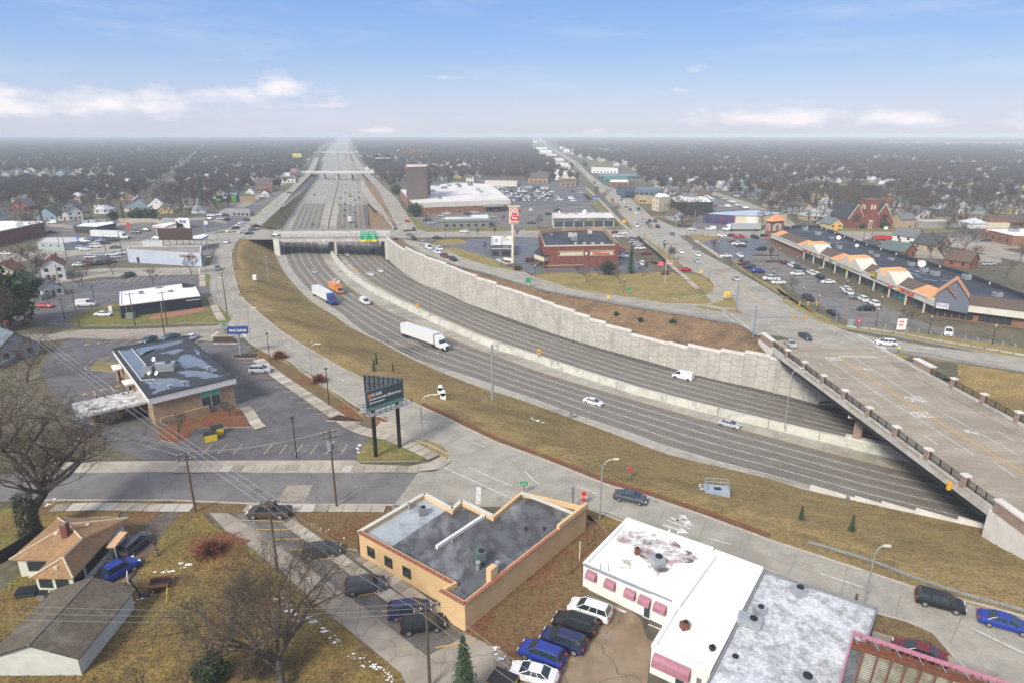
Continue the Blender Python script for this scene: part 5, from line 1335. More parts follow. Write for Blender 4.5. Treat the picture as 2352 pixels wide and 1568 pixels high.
b=Mb();q=[g1('b1',x,y,z)-B7.o for x,y,z in((1665,0,h+1.1),(1797,14,h+.4),(1797,30,h),(1680,42,h))];b.add(q,[(0,1,2,3)]);b.bd_('raised_sign_wall',M['black'],B7.root)
for x,y,s_ in((1455,55,(1.3,1.0,1.0)),(1300,105,(1.2,1,.8)),(1570,88,(1.4,1,.5))):B7.unit('b1',x,y,s_,M['gs'])
wB=B7.edge(G(*D('b1',1300,290),0));B7.panel(wB,.08,.085,0,h-.5,M['yellowpale'],'yellow_pipe',.1);B7.panel(wB,.6,.605,0,h-.6,M['white'],'downpipe',.1)
wB2=B7.edge(G(*D('b1',1780,220),0));B7.panel(wB2,.0,.98,h-1.1,h-.95,M['white'],'light_strip',.15)
sht('paving',g('b1','1375,318 1480,290 1880,225 1870,262 1560,320 1400,338'),.16,mat('red_brick_paving',(.34,.15,.10),(.28,.12,.085),ro=.8,scale=1.5))
# ---- middle-distance buildings
def B(label,k,s_,base,wall,roof,par=.5,cap=None,**kw):
 h=base if isinstance(base,(int,float))else max(2.5,hgt(k,f'{base[0]},{base[1]}',base[2]))
 return Bld(label,g(k,s_,h),h,wall,roof,par,cap,**kw)
def near(b,k,x,y):return b.edge(G(*D(k,x,y),0))
dk=M['glass']
b=B('red brick pharmacy with cream sign bands and a sunken dark roof','e4','238,868 1345,848 1118,606 930,590 480,608 155,640',(1345,1180,848),M['br'],M['rubber'],1.6,M['bt'],capw=.5)
e=near(b,'e4',800,1190);H_=b.h
b.band(e,H_-.45,H_-.05,M['ivory'],'cornice',.25);b.panel(e,.21,.52,H_-4.0,H_-2.9,M['cream'],'sign_band',.15);b.panel(e,.61,.92,H_-4.0,H_-2.9,M['cream'],'sign_band',.15);b.panel(e,.95,.98,H_-4.0,H_-2.9,M['cream'],'sign_band',.15);b.panel(e,.545,.572,H_-4.0,H_-2.9,M['white'],'notice',.3)
b.panel(e,.535,.60,0,H_,M['br'],'pilaster',.22);b.panel(e,.94,.995,0,H_+.3,M['br'],'corner_pilaster',.3)
for f0,f1 in((.18,.53),(.58,.94)):
 for z in(H_-2.55,H_-4.3):b.panel(e,f0,f1,z,z+.18,M['cream'],'stone_course',.18)
b.panel(e,.02,.53,1.0,1.15,M['cream'],'stone_course',.18);b.text(e,.755,H_-3.45,'CVS/pharmacy',1.25,M['red'],.3,sx=.95,bold=.04)
b.unit('e4',655,745,(3.2,2.0,1.6),M['ivory']);b.unit('e4',680,800,(2,1.8,1.3),M['steel']);b.unit('e4',910,700,(1.6,1.2,1.6),M['ivory']);b.unit('e4',345,725,(1,1,.8),M['steel'])
for x in(700,830,955,1090):b.pipe('e4',x,845,.5,.4,M['white'])
eL=near(b,'e4',190,1080)
for f in(.2,.45,.7):b.panel(eL,f,f+.1,0,H_,M['br'],'pilaster',.25)
q=g('e4','95,1010 235,1058 385,1020 375,950 290,925 120,960',4.3);o=ctr(q);r_=emp('entrance_canopy','cream angled entrance canopy on brick piers at the pharmacy corner','canopy',o)
mb=Mb();mb.prism([p-o for p in ccw(q)],3.0,4.9,bottom=True);mb.bd_('canopy_band',M['cream'],r_);mb=Mb();mb.prism([(p-o)*1.04 for p in ccw(q)],4.9,5.15);mb.bd_('cornice',M['black'],r_)
for i in(0,1,2):
 p=(q[i]-o)*.85;mb=Mb();mb.box((p.x,p.y,1.5),(.8,.8,3.0));mb.bd_('column',M['br'],r_)
mb=Mb();mb.box((0,.5,1.5),(2.5,2.0,2.9));mb.bd_('door',M['glassb'],r_)
b=B('long grey fascia shop strip with a littered cream roof behind the pharmacy','e4','372,468 1272,462 1215,385 352,392',(1265,600,462),M['ivory'],R_['membrane'],.3)
e=near(b,'e4',820,600);H_=b.h
b.band(e,H_-1.7,H_,mat('dark_taupe_fascia',(.13,.12,.115),ro=.7),'fascia',.2)
b.windows(e,6,.3,H_-1.9,b.fr(e)[3]/6.6,M['glassb'],f0=.01,f1=.99)
b.text(e,.60,H_-.9,'SUBWAY',1.1,mat('yellow_sign',(.75,.62,.05)),.3);b.text(e,.38,H_-.9,'LIQUOR',.9,M['white'],.3);b.text(e,.9,H_-.7,'SHAMPOO',.5,M['white'],.3);b.text(e,.9,H_-1.25,'KUTZ',.5,M['white'],.3)
for x,y in((830,400),(560,410),(960,395),(1080,400),(700,415)):b.unit('e4',x,y,(2.2,1.5,1.3),M['steel']if x!=560 else M['bt'])
dish(b,'e4',830,400,1.3,H_);dish(b,'e4',460,400,.6,H_)
b=B('small dark grey restaurant with a pale flat roof in the wet blue lot','e3','1578,1045 1880,1045 1880,930 1585,930',(1580,1225,1045),mat('dark_slate_panel',(.07,.085,.10),(.09,.10,.12),ro=.6),R_['membrane'],.5,M['white'])
e=near(b,'e3',1720,1240);H_=b.h;b.band(e,H_-2.0,H_-1.8,M['white'],'white_band',.1);b.band(e,H_-.35,H_-.15,M['white'],'white_band',.1);b.panel(e,.05,.35,.3,2.4,dk);b.panel(e,.5,.9,.3,2.4,dk);b.text(e,.7,H_-1.2,'COFFEE',.7,M['white'],.2)
b.unit('e3',1770,985,(2,2,1.2),M['ivory']);b.unit('e3',1650,1010,(1,1,.8),M['steel'])
b=B('low grey walled refuse enclosure filled with brown leaves beside the tall sign','e3','1650,1265 1765,1240 1880,1255 1880,1320 1800,1330',1.8,M['gs'],M['rl'],.9,M['white'],name='enclosure',cat='enclosure',capw=.3)
b=B('grey burger restaurant with a mansard roof behind dark shrubs','e3','830,680 1545,668 1535,600 1270,608 1265,635 870,640',(1545,800,668),mat('grey_tan_wall',(.20,.19,.17),ro=.7),R_['membrane'],.4,mat('green_grey_mansard',(.23,.27,.255),(.2,.24,.22),ro=.7,scale=1))
e=near(b,'e3',1200,800);H_=b.h;b.band(e,H_-1.3,H_-.1,mat('green_grey_mansard',(.2,.2,.2)),'mansard',.5);b.windows(e,6,.8,2.2,1.8,dk)
b=B('very large pale flat roofed store with cream fascia and brown brick base','a2','1437,705 2340,675 2150,530 1820,515 1570,545 1580,570 1325,580',(2340,775,675),M['brick'],R_['membrane'],.4,M['ivory'])
e=near(b,'a2',1900,790);H_=b.h;b.band(e,H_-3.2,H_,M['ivory'],'fascia',.3);b.panel(e,.74,.9,0.2,3.4,M['glassb'],'entrance',.4);b.panel(e,.71,.92,3.4,5.0,mat('grey_entrance_box',(.3,.32,.31)),'entrance_canopy',3.0)
eL=near(b,'a2',1380,700);b.band(eL,0.0,H_-.4,M['brick'],'side_brick',.1)
for x,y in((1460,600),(1500,620),(1690,665),(1775,550),(1850,540),(1870,560),(1970,545),(2040,590),(2070,610),(1660,548),(1560,660),(1430,625),(1730,570),(1620,600)):b.unit('a2',x,y,(rnd.uniform(2,6),rnd.uniform(2,4),rnd.uniform(1,2)),M['gs']if x%3 else M['steel'])
b=Bld('tall brown apartment tower with recessed balconies on its sides',g('a2','1380,275 1560,270 1592,255 1365,255',36),hgt('a2','1400,545',275),mat('tower_brown',(.20,.155,.125),(.235,.185,.15),ro=.85,scale=.05),R_['membrane'],.6)
H_=b.h
q=ccw(g('a2','1385,275 1530,275 1590,250 1370,250',H_))
e=near(b,'a2',1450,545);b.panel(e,.40,.42,0,H_,mat('tower_seam',(.10,.08,.065)),'recess',.05)
eR=(e+1)%len(b.p);eL=(e-1)%len(b.p)
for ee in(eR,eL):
 for k in range(int(H_/3)):b.panel(ee,.08,.92,k*3+1.0,k*3+2.4,mat('balcony_shadow',(.05,.042,.038)),'balcony_shade',.2)  # shade of the recessed balconies, put on as dark panels
b.unit('a2',1440,240,(6,5,5),mat('tan_penthouse',(.28,.2,.12)));b.unit('a2',1540,255,(3,3,2),mat('tan_penthouse',(.28,.2,.12)))
b=B('long two storey white walled apartment block with brown shingle roof beyond the packed car lot','e3','1480,100 1955,110 1950,80 1500,75',6.0,M['ivory'],M['shingle'],.1,M['shingle']);e=near(b,'e3',1700,170);b.windows(e,9,1,2.3,2.2,dk);b.windows(e,9,3.8,5.0,2.2,dk)
b=B('long red brick building with a white roof at the far left street','e1','-500,560 640,330 605,312 -300,315',(655,515,330),M['br'],R_['white'],.2,M['white']);e=near(b,'e1',350,520);b.windows(e,6,1,2.6,2.0,dk,f0=.1,f1=.9)
b=B('dark fascia restaurant with a cluttered white roof beside the white lorry','e1','1075,390 1420,400 1700,345 1650,308 1330,318 1205,335',(1110,500,390),mat('brown_restaurant_wall',(.16,.10,.075)),R_['white'],.3,M['black']);H_=b.h
for e in(near(b,'e1',1250,510),near(b,'e1',1550,470)):b.band(e,H_-1.3,H_-.02,mat('dark_green_fascia',(.03,.06,.07)),'fascia',.3);b.windows(e,6,.5,2.3,1.6,dk)
b.unit('e1',1260,350,(3,2,1.6),M['steel']);b.unit('e1',1370,345,(3,2,1.8),M['steel']);b.unit('e1',1520,330,(4,3,1.6),M['gs'])
b=B('pale blue grey shop with a bright blue sign board','e1','545,628 930,638 1150,610 1115,548 660,555',(580,740,628),mat('pale_blue_wall',(.33,.38,.38),(.30,.35,.35),ro=.8,scale=.5),mat('pale_pink_roof',(.50,.47,.49),(.44,.42,.44),ro=.7,scale=.3),.2);e=near(b,'e1',1040,690);H_=b.h
b.panel(e,.0,1.0,H_-.6,H_+1.3,mat('bright_blue_sign',(.03,.14,.50)),'sign_board',.3);e=near(b,'e1',750,740);b.windows(e,3,1.8,2.6,.8,dk)
AS=B('long pale blue auto service building with lettering beneath a big bare billboard','e2','-100,925 985,985 1000,868 -50,880',(965,1180,985),mat('powder_blue_wall',(.42,.47,.55),(.38,.43,.51),ro=.8,scale=.25),mat('grey_brown_roof',(.26,.24,.23),(.2,.185,.18),ro=.8,scale=.3),.2,M['ivory'])
e=near(AS,'e2',500,1190);H_=AS.h;AS.panel(e,.12,.155,.05,2.3,M['glass'],'door',.08);AS.text(e,.83,H_-1.5,'AUTO SERVICE',1.15,mat('rust_red_letter',(.30,.07,.04)),.12,bold=.05)
e=near(AS,'e2',985,1080);AS.windows(e,3,.5,3,2,M['glassb'])
b=B('white petrol station shop with big blue lettering','e2','625,478 818,490 812,470 660,462',(640,605,478),M['white'],R_['white'],.3);e=near(b,'e2',700,610);H_=b.h;blue=mat('deep_blue_letter',(.03,.10,.38))
b.text(e,.5,H_-1.2,'M bil',2.3,blue,.2,bold=.06);b.panel(e,.05,.5,.6,2.4,dk)
b=B('flat grey roofed station building behind the red and blue canopy','e2','370,545 620,545 625,470 440,465',4.0,M['ivory'],mat('grey_flat_roof',(.27,.28,.27),(.23,.24,.23),ro=.8,scale=.2),.1)
def cnp(k,s_,h,lab,m1,m2,cols,dep=.9):
 q=g(k,s_,h);o=ctr(q);r_=emp('canopy',lab,'canopy',o);q=[p-o for p in ccw(q)]
 b=Mb();b.prism(q,h-dep,h,bottom=True);b.bd_('fascia',m1,r_)
 b=Mb();b.prism([p*1.01 for p in q],h-dep*.6,h-dep*.3,top=False);b.bd_('stripe',m2,r_)
 for i in range(cols):
  p=q[i%len(q)]*.75;b=Mb();b.tube((p.x,p.y,0),(p.x,p.y,h-dep),.2,n=6);b.bd_('post',M['white'],r_)
 return r_
cnp('e2','275,575 470,590 620,545 560,525',5.0,'white canopy with red and blue stripes at the petrol station',M['white'],M['red'],4)
cnp('e2','865,765 1000,765 1100,715 1030,700 870,735',5.0,'blue and white striped station canopy behind the bare billboard',M['white'],mat('canopy_blue',(.03,.08,.32)),4,1.2)
b=B('long low grey shop with a dark blue corner beside the curved road','e2','1260,362 1440,380 1715,388 1700,328 1345,320',(1600,435,385),mat('grey_block_wall',(.26,.25,.23),ro=.8),mat('cluttered_grey_roof',(.3,.3,.29),(.2,.2,.2),ro=.8,scale=.4),.3);e=near(b,'e2',1580,440);b.windows(e,4,.6,2.2,1.6,dk)
b=B('tan flat walled shop beside the green lettered billboard','e2','1555,135 1790,130 1700,110 1560,112',(1600,235,135),M['bt'],mat('dark_shop_roof',(.12,.12,.12)),.2,M['black'])
b=B('orange brick church hall with arched windows above the left service road','a1','2300,560 2352,560 2490,555 2510,475 2400,470 2320,490',(2352,610,560),mat('orange_brick',(.42,.22,.10),(.36,.18,.08),ro=.85,scale=.6),M['shingle'],.2);e=near(b,'a1',2420,610);b.windows(e,4,1.5,3.6,1.4,dk)
b=B('grey block shop with a shallow brown roof at the left edge of the far lot','e2','130,810 420,810 400,785 180,785',3.0,M['siding'],mat('blue_grey_sheet_roof',(.28,.32,.35)),.1)
b=B('three storey cream office with green stripes at the main junction','a3','1292,640 1352,655 1470,645 1420,612 1340,605',(1345,785,655),M['cream'],R_['white'],.4,mat('dark_green_trim',(.04,.07,.07)))
for e in(near(b,'a3',1310,760),near(b,'a3',1410,760)):
 for z in(1.2,4.5,7.8):b.windows(e,2,z,z+1.4,1.2,dk)
e=near(b,'a3',1410,760);b.panel(e,0,.1,0,b.h,mat('dark_green_trim',(.04,.07,.07)),'stripe',.2)
b=B('black clad building with a bright white roof hidden by bare trees','a3','1440,650 1510,698 1850,695 1790,640 1560,625',(1500,815,698),mat('near_black_cladding',(.03,.035,.035)),R_['white'],.5,M['black']);b.unit('a3',1600,645,(5,4,2.5),M['gs']);b.unit('a3',1660,650,(5,4,2.5),M['gs'])
b=B('small tan and white office beside the tall cream office','a3','1165,650 1240,655 1300,655 1290,640 1130,628',(1170,705,650),mat('mustard_wall',(.40,.28,.13)),mat('grey_flat_roof',(.25,.25,.25)),.3);e=near(b,'a3',1210,705);b.windows(e,2,1,2.4,2.4,dk)
MU=B('cream warehouse with a dark painted mural wall and a pale blue roof','f2','1295,790 1675,815 1950,820 2285,778 1880,740 1440,765',(1500,915,800),M['cream'],mat('pale_blue_metal_roof',(.42,.48,.56),(.36,.42,.50),ro=.5,scale=.2),.3,M['black'])
e=near(MU,'f2',1480,920);H_=MU.h;mur=mat('painted_mural',(.025,.035,.12),(.10,.02,.08),ro=.6,scale=.35,c3=(.05,.12,.10),s3=.3)
MU.band(e,.1,H_-.1,mur,'mural',.1,.0,.96);MU.band(e,.1,H_-.1,mat('mural_pink_edge',(.36,.05,.12),(.12,.03,.12),scale=.4,ro=.6),'mural',.1,.96,1.0)
e=near(MU,'f2',1880,930);MU.panel(e,.5,.9,1.0,H_-.4,M['white'],'loading_door',.1)
e=near(MU,'f2',2150,900);MU.windows(e,1,.2,2.3,1.2,dk)
rows=[('a3','960,560 1040,605 1100,600 1130,560 1000,545',5,'dark shop with a red and orange sign at the avenue bend',mat('dark_blue_shop',(.07,.10,.15)),R_['black']),('a3','1110,590 1370,585 1360,555 1150,555',4.5,'long blue grey shop row with a dark roof along the avenue',mat('blue_grey_shop',(.13,.17,.22)),mat('blue_grey_roof',(.11,.14,.18))),('a3','900,512 1080,512 1060,486 900,486',4,'white roofed brown shop along the avenue beyond the blue grey row',M['brick'],R_['white']),('a3','840,478 1075,478 1060,462 850,460',4,'green banded shop along the avenue',mat('green_shop_wall',(.04,.22,.16)),mat('dark_green_roof',(.10,.16,.15))),('a3','800,460 1150,455 1140,430 790,432',4,'teal roofed long shop along the avenue',mat('teal_shop_wall',(.07,.13,.15)),mat('teal_roof',(.15,.21,.22))),('a3','730,400 975,405 970,382 730,375',4,'long white store far along the avenue beside the field',M['white'],R_['membrane']),('a3','460,450 585,450 580,410 470,408',6,'beige two storey block on the west side of the avenue',M['cream'],R_['membrane']),('a3','370,450 460,450 450,395 380,395',5,'white gabled shop on the west side of the avenue',M['white'],R_['membrane']),('a3','300,360 540,360 520,335 300,335',5,'wide pale warehouse west of the avenue',M['ivory'],R_['membrane']),('a3','280,310 480,310 470,290 280,290',5,'long white topped warehouse west of the avenue',M['ivory'],R_['membrane']),('a3','260,270 420,270 410,250 260,250',5,'brown and white warehouse west of the avenue',M['brick'],R_['membrane']),('a3','250,240 370,240 360,218 250,218',6,'pale warehouse west of the avenue in light haze',M['ivory'],R_['white']),('a3','220,205 330,205 320,190 220,190',6,'small hazy warehouse west of the avenue',M['ivory'],R_['white']),('a3','470,225 640,228 640,212 480,210',6,'long hazy white warehouse east of the avenue',M['ivory'],R_['white']),('a3','440,195 600,197 600,185 440,185',6,'farthest hazy pale shop east of the avenue',M['ivory'],R_['white']),('a3','180,140 230,140 230,132 180,132',8,'white block in the haze where the avenue meets the horizon',M['white'],R_['white']),('a3','440,512 590,510 590,480 450,480',4,'brown roofed hall beside the used car lot entrance',M['bt'],M['shingle']),('a3','150,480 330,480 330,415 200,420',5,'brown shingled apartment hall west of the avenue',M['bt'],M['shingle']),('a3','1680,610 1810,610 1790,575 1690,575',4.5,'brown roofed house like shop behind the black clad building',M['brick'],M['shingle']),('a2','1930,475 2000,475 1990,455 1960,452',6,'grey gabled building behind the big store roof',M['siding'],M['shingle']),('a2','1735,385 1800,385 1795,365 1740,365',8,'small white block among trees right of the brown tower',M['white'],R_['white']),('a2','100,400 210,400 200,380 110,380',6,'brown roofed hall left of the freeway below the yellow billboard',M['brick'],mat('tan_roof',(.26,.18,.13))),('a2','240,420 380,420 370,385 260,390',6,'pink tan roofed hall left of the freeway',M['brick'],mat('tan_roof',(.26,.18,.13))),('a2','330,375 420,378 415,350 340,352',6,'farther pink tan roofed hall left of the freeway',M['brick'],mat('tan_roof',(.26,.18,.13))),('a2','165,480 360,485 355,455 200,455',4,'dark long roofed store left of the freeway',M['ivory'],mat('dark_roof',(.08,.08,.08))),('a4','1985,1010 2240,1090 2500,1090 2500,950 1990,940',(1985,1040,955),None,None,None)]
for k,s_,h,lab,w,r in rows[:-1]:
 b=B(lab,k,s_,h,w,r,.4)
 e=max(range(len(b.p)),key=lambda i:-((b.p[i]+b.p[(i+1)%len(b.p)])/2+b.o).y)
 L_=b.fr(e)[3];b.windows(e,max(2,int(L_/5)),.8,min(2.6,h-1),2.2,dk)
b=B('brown brick shop with a clean white roof at the right edge','f1','1888,482 2235,560 2600,575 2600,470 1900,475',(1880,600,490),M['brick'],R_['white'],.3,M['brick']);e=near(b,'f1',2050,640);b.windows(e,4,1.4,2.8,1.0,dk);b.unit('f1',2230,520,(4,3,1.5),M['steel']);b.text(e,.16,b.h-.6,'CAFE',1,M['white'],.1)
b=B('tan brick industrial building below the white gabled houses','f1','1590,325 1880,345 1890,310 1600,305',(1600,390,330),M['bt'],mat('dark_roof',(.08,.08,.08)),.3);e=near(b,'f1',1750,410);b.windows(e,4,.8,2.8,2.4,dk)
b=B('brown brick garage with a dark roof at the right edge','f1','1960,350 2160,370 2500,380 2500,330 1970,330',(1965,440,355),M['brick'],mat('dark_roof',(.08,.08,.08)),.3);e=near(b,'f1',2250,450);b.windows(e,5,.8,2.6,2.2,dk)
b=B('low grey flat roofed shop behind the leafless tree by the fire engines','f1','1110,385 1240,400 1530,400 1500,375 1150,370',(1240,480,400),mat('grey_block_wall',(.26,.25,.23)),mat('pale_grey_roof',(.42,.42,.41)),.3)
def plaza():
 A=g1('e5',1440,830);Bq=g1('e6',1430,1090);Cq=g1('e6',2352,1212);Cq=Bq+(Cq-Bq)*1.35
 zr=5.4
 back=g('e5','1650,603 1820,576 2150,578',6.4)+g('e6','240,150 640,300 1150,460 1700,610 2352,850 2700,960',6.4)
 o=V3((Bq.x,Bq.y,0));r_=emp('shopping_plaza','long shopping plaza with cream fascia, brown mansards and orange gables','shop building',o)
 poly=[V3((p.x,p.y,0))-o for p in[A,Bq,Cq]+back[::-1]]
 b=Mb();b.prism(poly,0,zr,top=False);b.bd_('wall',M['brick'],r_)
 n=len(poly);pc=ccw(poly)
 tr=mg.tessellate_polygon([pc]);b=Mb();vs=[(p.x,p.y,zr-.1)for p in pc]
 fs=[]
 for t in tr:
  a,b2,c=(pc[i]for i in t);fs.append(t if(b2-a).cross(c-a).z>0 else t[::-1])
 b.add(vs,fs);b.bd_('roof',M['rubber'],r_)
 navy=mat('navy_parapet',(.022,.028,.042),ro=.6)
 bp=[V3((p.x,p.y,0))-o for p in back]
 for i in range(len(bp)-1):
  a,c=bp[i],bp[i+1];t=(c-a).normalized();n_=V3((-t.y,t.x,0))*.15
  b=Mb();b.prism([a-n_,c-n_,c+n_,a+n_],0,6.5,bottom=False);b.bd_('rear_parapet',navy,r_)
  L_=(c-a).length
  for j in range(max(1,int(L_/11))):
   p=a+t*(j+.5)*11;nn=V3((t.y,-t.x,0));nn=nn if nn.dot(-a)>0 else-nn
   if(p-a).length<L_:p=p+nn*.25;b=Mb();b.box((p.x,p.y,6.0),(.3,.3,.7));b.bd_('scupper',M['white'],r_)
 def fr(P0,P1):
  a=V3((P0.x,P0.y,0))-o;c=V3((P1.x,P1.y,0))-o;t=(c-a);L_=t.length;t.normalize();n_=V3((t.y,-t.x,0))
  if n_.dot(a+o)>0:n_=-n_
  return a,t,n_,L_
 a,t,n_,L_=fr(A,Bq);ang=mt.atan2(t.y,t.x)
 def s_at(x,y=None,z=4.2,k='e6'):
  u=D(k,x,0)[0];lo,hi=0,L_
  for _ in range(40):
   m=(lo+hi)/2
   if proj(o+a+t*m+V3((0,0,z)))[0]<u:lo=m
   else:hi=m
  return lo
 def slabx(s0,s1,d0,d1,z0,z1,m,name,par=None):
  q=[a+t*s0+n_*d0,a+t*s1+n_*d0,a+t*s1+n_*d1,a+t*s0+n_*d1]
  b=Mb();b.prism(q,z0,z1,bottom=True);return b.bd_(name,m,par or r_)
 brick_end=s_at(60)
 slabx(s_at(0,k='e6')if False else 4,L_,.02,1.6,3.2,5.0,M['ivory'],'fascia')
 teal=mat('teal_storefront',(.07,.13,.13),(.03,.05,.05),ro=.2,scale=.6)
 s=brick_end+1
 i=0
 while s<L_-1:
  w=3.1;slabx(s,min(s+w-.35,L_),.02,.10,.25,2.9,teal if i%4 else M['glass'],'shop_window');s+=w;i+=1
 s=brick_end+2
 while s<L_-2:slabx(s,s+.35,1.1,1.5,0,3.2,M['ivory'],'column');s+=9.5
 slabx(2,brick_end,.0,.35,0,3.2,M['brick'],'brick_front')
 def mansard(x0,x1,m,name='mansard',zt=6.9,dep=3.2):
  s0,s1=s_at(x0),s_at(x1);q=[a+t*s0+n_*1.6,a+t*s1+n_*1.6,a+t*(s1)-n_*dep,a+t*(s0)-n_*dep]
  b=Mb();z0,z1=V3((0,0,5.0)),V3((0,0,zt));v=[q[0]+z0,q[1]+z0,q[2]+z1,q[3]+z1,q[2]+z0,q[3]+z0]
  b.add(v,[(0,1,2,3),(1,4,2),(0,3,5),(3,2,4,5)]);ro=b.bd_(name,m,r_)
  slabx(s0,s1,1.5,1.85,4.85,5.12,M['ivory'],'eave',ro)
 for x0,x1 in((-200,0),(195,360),(515,780),(965,1215)):mansard(x0,x1,M['shingle'])
 for x0,x1 in((-260,-200),(0,60),(130,195),(360,440),(875,965),(1215,1400)):mansard(x0,x1,M['orange'])
 def gable(x0,x1,zp,lab=None):
  s0,s1=s_at(x0),s_at(x1);sm=(s0+s1)/2;w=s1-s0;f=2.0;dep=9
  P=lambda s_,d,z:a+t*s_+n_*d+V3((0,0,z))
  b=Mb();q=min(w*.2,2.6)
  T1,T2,F=P(sm-q,f,zp-.9),P(sm+q,f,zp-.9),P(sm,f+.02,6.1)
  b.add([P(s0,f,4.4),P(s1,f,4.4),P(s1,f,5.2),T2,F,T1,P(s0,f,5.2)],[(0,1,4),(1,2,3,4),(0,4,5,6)])
  b.add([P(s0,f,4.4),P(s0,f,5.2),P(s0,-dep,5.2),P(s0,-dep,4.4)],[(0,1,2,3)]);b.add([P(s1,f,4.4),P(s1,f,5.2),P(s1,-dep,5.2),P(s1,-dep,4.4)],[(0,3,2,1)])
  b.add([P(s0,f,5.2),T1,P(sm-q,-dep*.5,zp-.9),P(s0,-dep*.5,5.2)],[(0,1,2,3)]);b.add([P(s1,f,5.2),T2,P(sm+q,-dep*.5,zp-.9),P(s1,-dep*.5,5.2)],[(0,3,2,1)])
  b.add([P(s0,-dep*.5,5.2),P(sm,-dep*.5,zp-.3),P(s1,-dep*.5,5.2)],[(0,1,2)])
  go=b.bd_('gable',M['ivory'],r_)
  b=Mb();C_=P(sm,-dep*.35,zp);K1,K2=P(sm-q,-dep*.5,zp-.9),P(sm+q,-dep*.5,zp-.9)
  b.add([T1,F,C_,T2,K1,K2],[(0,1,2),(1,3,2),(0,2,4),(3,5,2),(4,2,5)]);b.bd_('gable_roof',M['orange'],go)
 gable(55,240,8.6);gable(455,700,9.2);gable(790,1070,9.2)
 q=g('e5','1390,500 1465,520 1645,505 1650,470',8.2);qq=[V3((p.x,p.y,0))-o for p in ccw(q)];cc=sum(qq,V3())/4
 tw=Mb();tw.prism(qq,0,8.4,top=False);tow=tw.bd_('corner_tower',M['brick'],r_)
 b=Mb();w=[(p-cc)*1.2+cc for p in qq];b.add([(p.x,p.y,8.3)for p in w]+[(cc.x,cc.y,11.6)],[(0,1,4),(1,2,4),(2,3,4),(3,0,4)]);b.bd_('tower_roof',M['orange'],tow)
 for i in range(4):
  p0,p1=qq[i],qq[(i+1)%4];tt=(p1-p0).normalized();nn=V3((tt.y,-tt.x,0));m_=(p0+p1)/2+nn*.06
  if nn.dot(m_+o)<0:
   b=Mb();wv=(p1-p0).length*.36;pts_=[(m_.x-tt.x*wv,m_.y-tt.y*wv,3.4),(m_.x+tt.x*wv,m_.y+tt.y*wv,3.4)]+[(m_.x+tt.x*wv*mt.cos(k*mt.pi/8),m_.y+tt.y*wv*mt.cos(k*mt.pi/8),5.6+1.7*mt.sin(k*mt.pi/8))for k in range(9)]
   b.add(pts_,[tuple(range(len(pts_)))]);b.bd_('arch_panel',M['ivory']if tt.y<.2 and i!=3 else M['ivory'],tow)
   b=Mb();m2=m_+nn*.1;b.box((m2.x,m2.y,4.6),(1.5,.15,3.4),mt.atan2(tt.y,tt.x));b.bd_('red_sign',mat('dull_red_sign',(.38,.06,.07)),tow)
 gm=mat('slate_blue_panel',(.125,.14,.18),(.11,.125,.16),ro=.7,scale=.6)
 a2,t2,n2,L2=fr(Bq,Cq)
 s1=L_-.5;P=lambda d,off,z,f=2.2:(a+t*s1+t2*d+n_*f+V3((0,0,z)))
 def fpt(k,x,y,f=2.2):
  base=o+a+t*s1+n2*f;u,v=D(k,x,y);lo,hi=-40,40
  for _ in range(50):
   m=(lo+hi)/2;p=base+t2*m;z=ztop(V3((p.x,p.y,0)),v);uu=proj((p.x,p.y,z))[0]
   if uu<u:lo=m
   else:hi=m
  p=base+t2*lo-o;return V3((p.x,p.y,ztop(V3((p.x+o.x,p.y+o.y,0)),v)))
 L1,L2_,PK,R1,R2=fpt('e6',1405,990),fpt('e6',1430,850),fpt('e6',1650,705),fpt('e6',1780,905),fpt('e6',1760,1055)
 b=Mb();bk=-n2*7
 front=[L1,L2_,PK,R1,R2];b.add(front,[(0,4,3,2,1)]);b.add([p+bk for p in front],[(0,1,2,3,4)])
 b.add([L1,L2_,L2_+bk,L1+bk],[(0,1,2,3)]);go=b.bd_('grey_gable',gm,r_)
 b=Mb();b.add([R1,R2,R2+bk,R1+bk],[(0,1,2,3)]);b.bd_('gable_side',M['ivory'],go)
 b=Mb();u_=V3((0,0,.12));fo=n2*.5
 b.add([PK+u_+fo,R1+u_+fo,R1+bk+u_,PK+bk+u_],[(0,1,2,3)]);b.add([PK+fo,R1+fo,R1+bk,PK+bk],[(0,3,2,1)]);b.bd_('gable_roof',M['orange'],go)
 b=Mb();b.add([PK+u_+fo,L2_+u_+fo,L2_+bk+u_,PK+bk+u_],[(0,3,2,1)]);b.bd_('gable_roof',M['orange'],go)
 p1,p2=fpt('e6',1545,770,2.9),fpt('e6',1640,880,2.9);b=Mb();b.add([p1,p2,p2-n2*1.2,p1-n2*1.2],[(0,1,2,3)]);b.tube(p1,p2,.18,n=4);b.bd_('gable_trim',mat('dull_orange_trim',(.40,.15,.06)),go)
 q1,q2=fpt('e6',1438,960,2.35),fpt('e6',1555,990,2.35);m_=(q1+q2)/2;ang2=mt.atan2(t2.y,t2.x)
 b=Mb();b.box((m_.x,m_.y,m_.z),((q2-q1).length*1.05,.12,1.5),ang2);bn=b.bd_('lease_banner',M['white'],r_)
 nm=mt.atan2(n2.x,-n2.y);mm=m_+n2*.12
 ltr('FOR LEASE',1.35,mat('banner_purple',(.13,.06,.38)),mm+V3((0,0,.1)),(mt.pi/2,0,nm),bn,bold=.03,ext=.02,fit=(q2-q1).length*.95)
 q=[a2+n2*1.6,a2+t2*L2+n2*1.6,a2+t2*L2-n2*.0,a2]
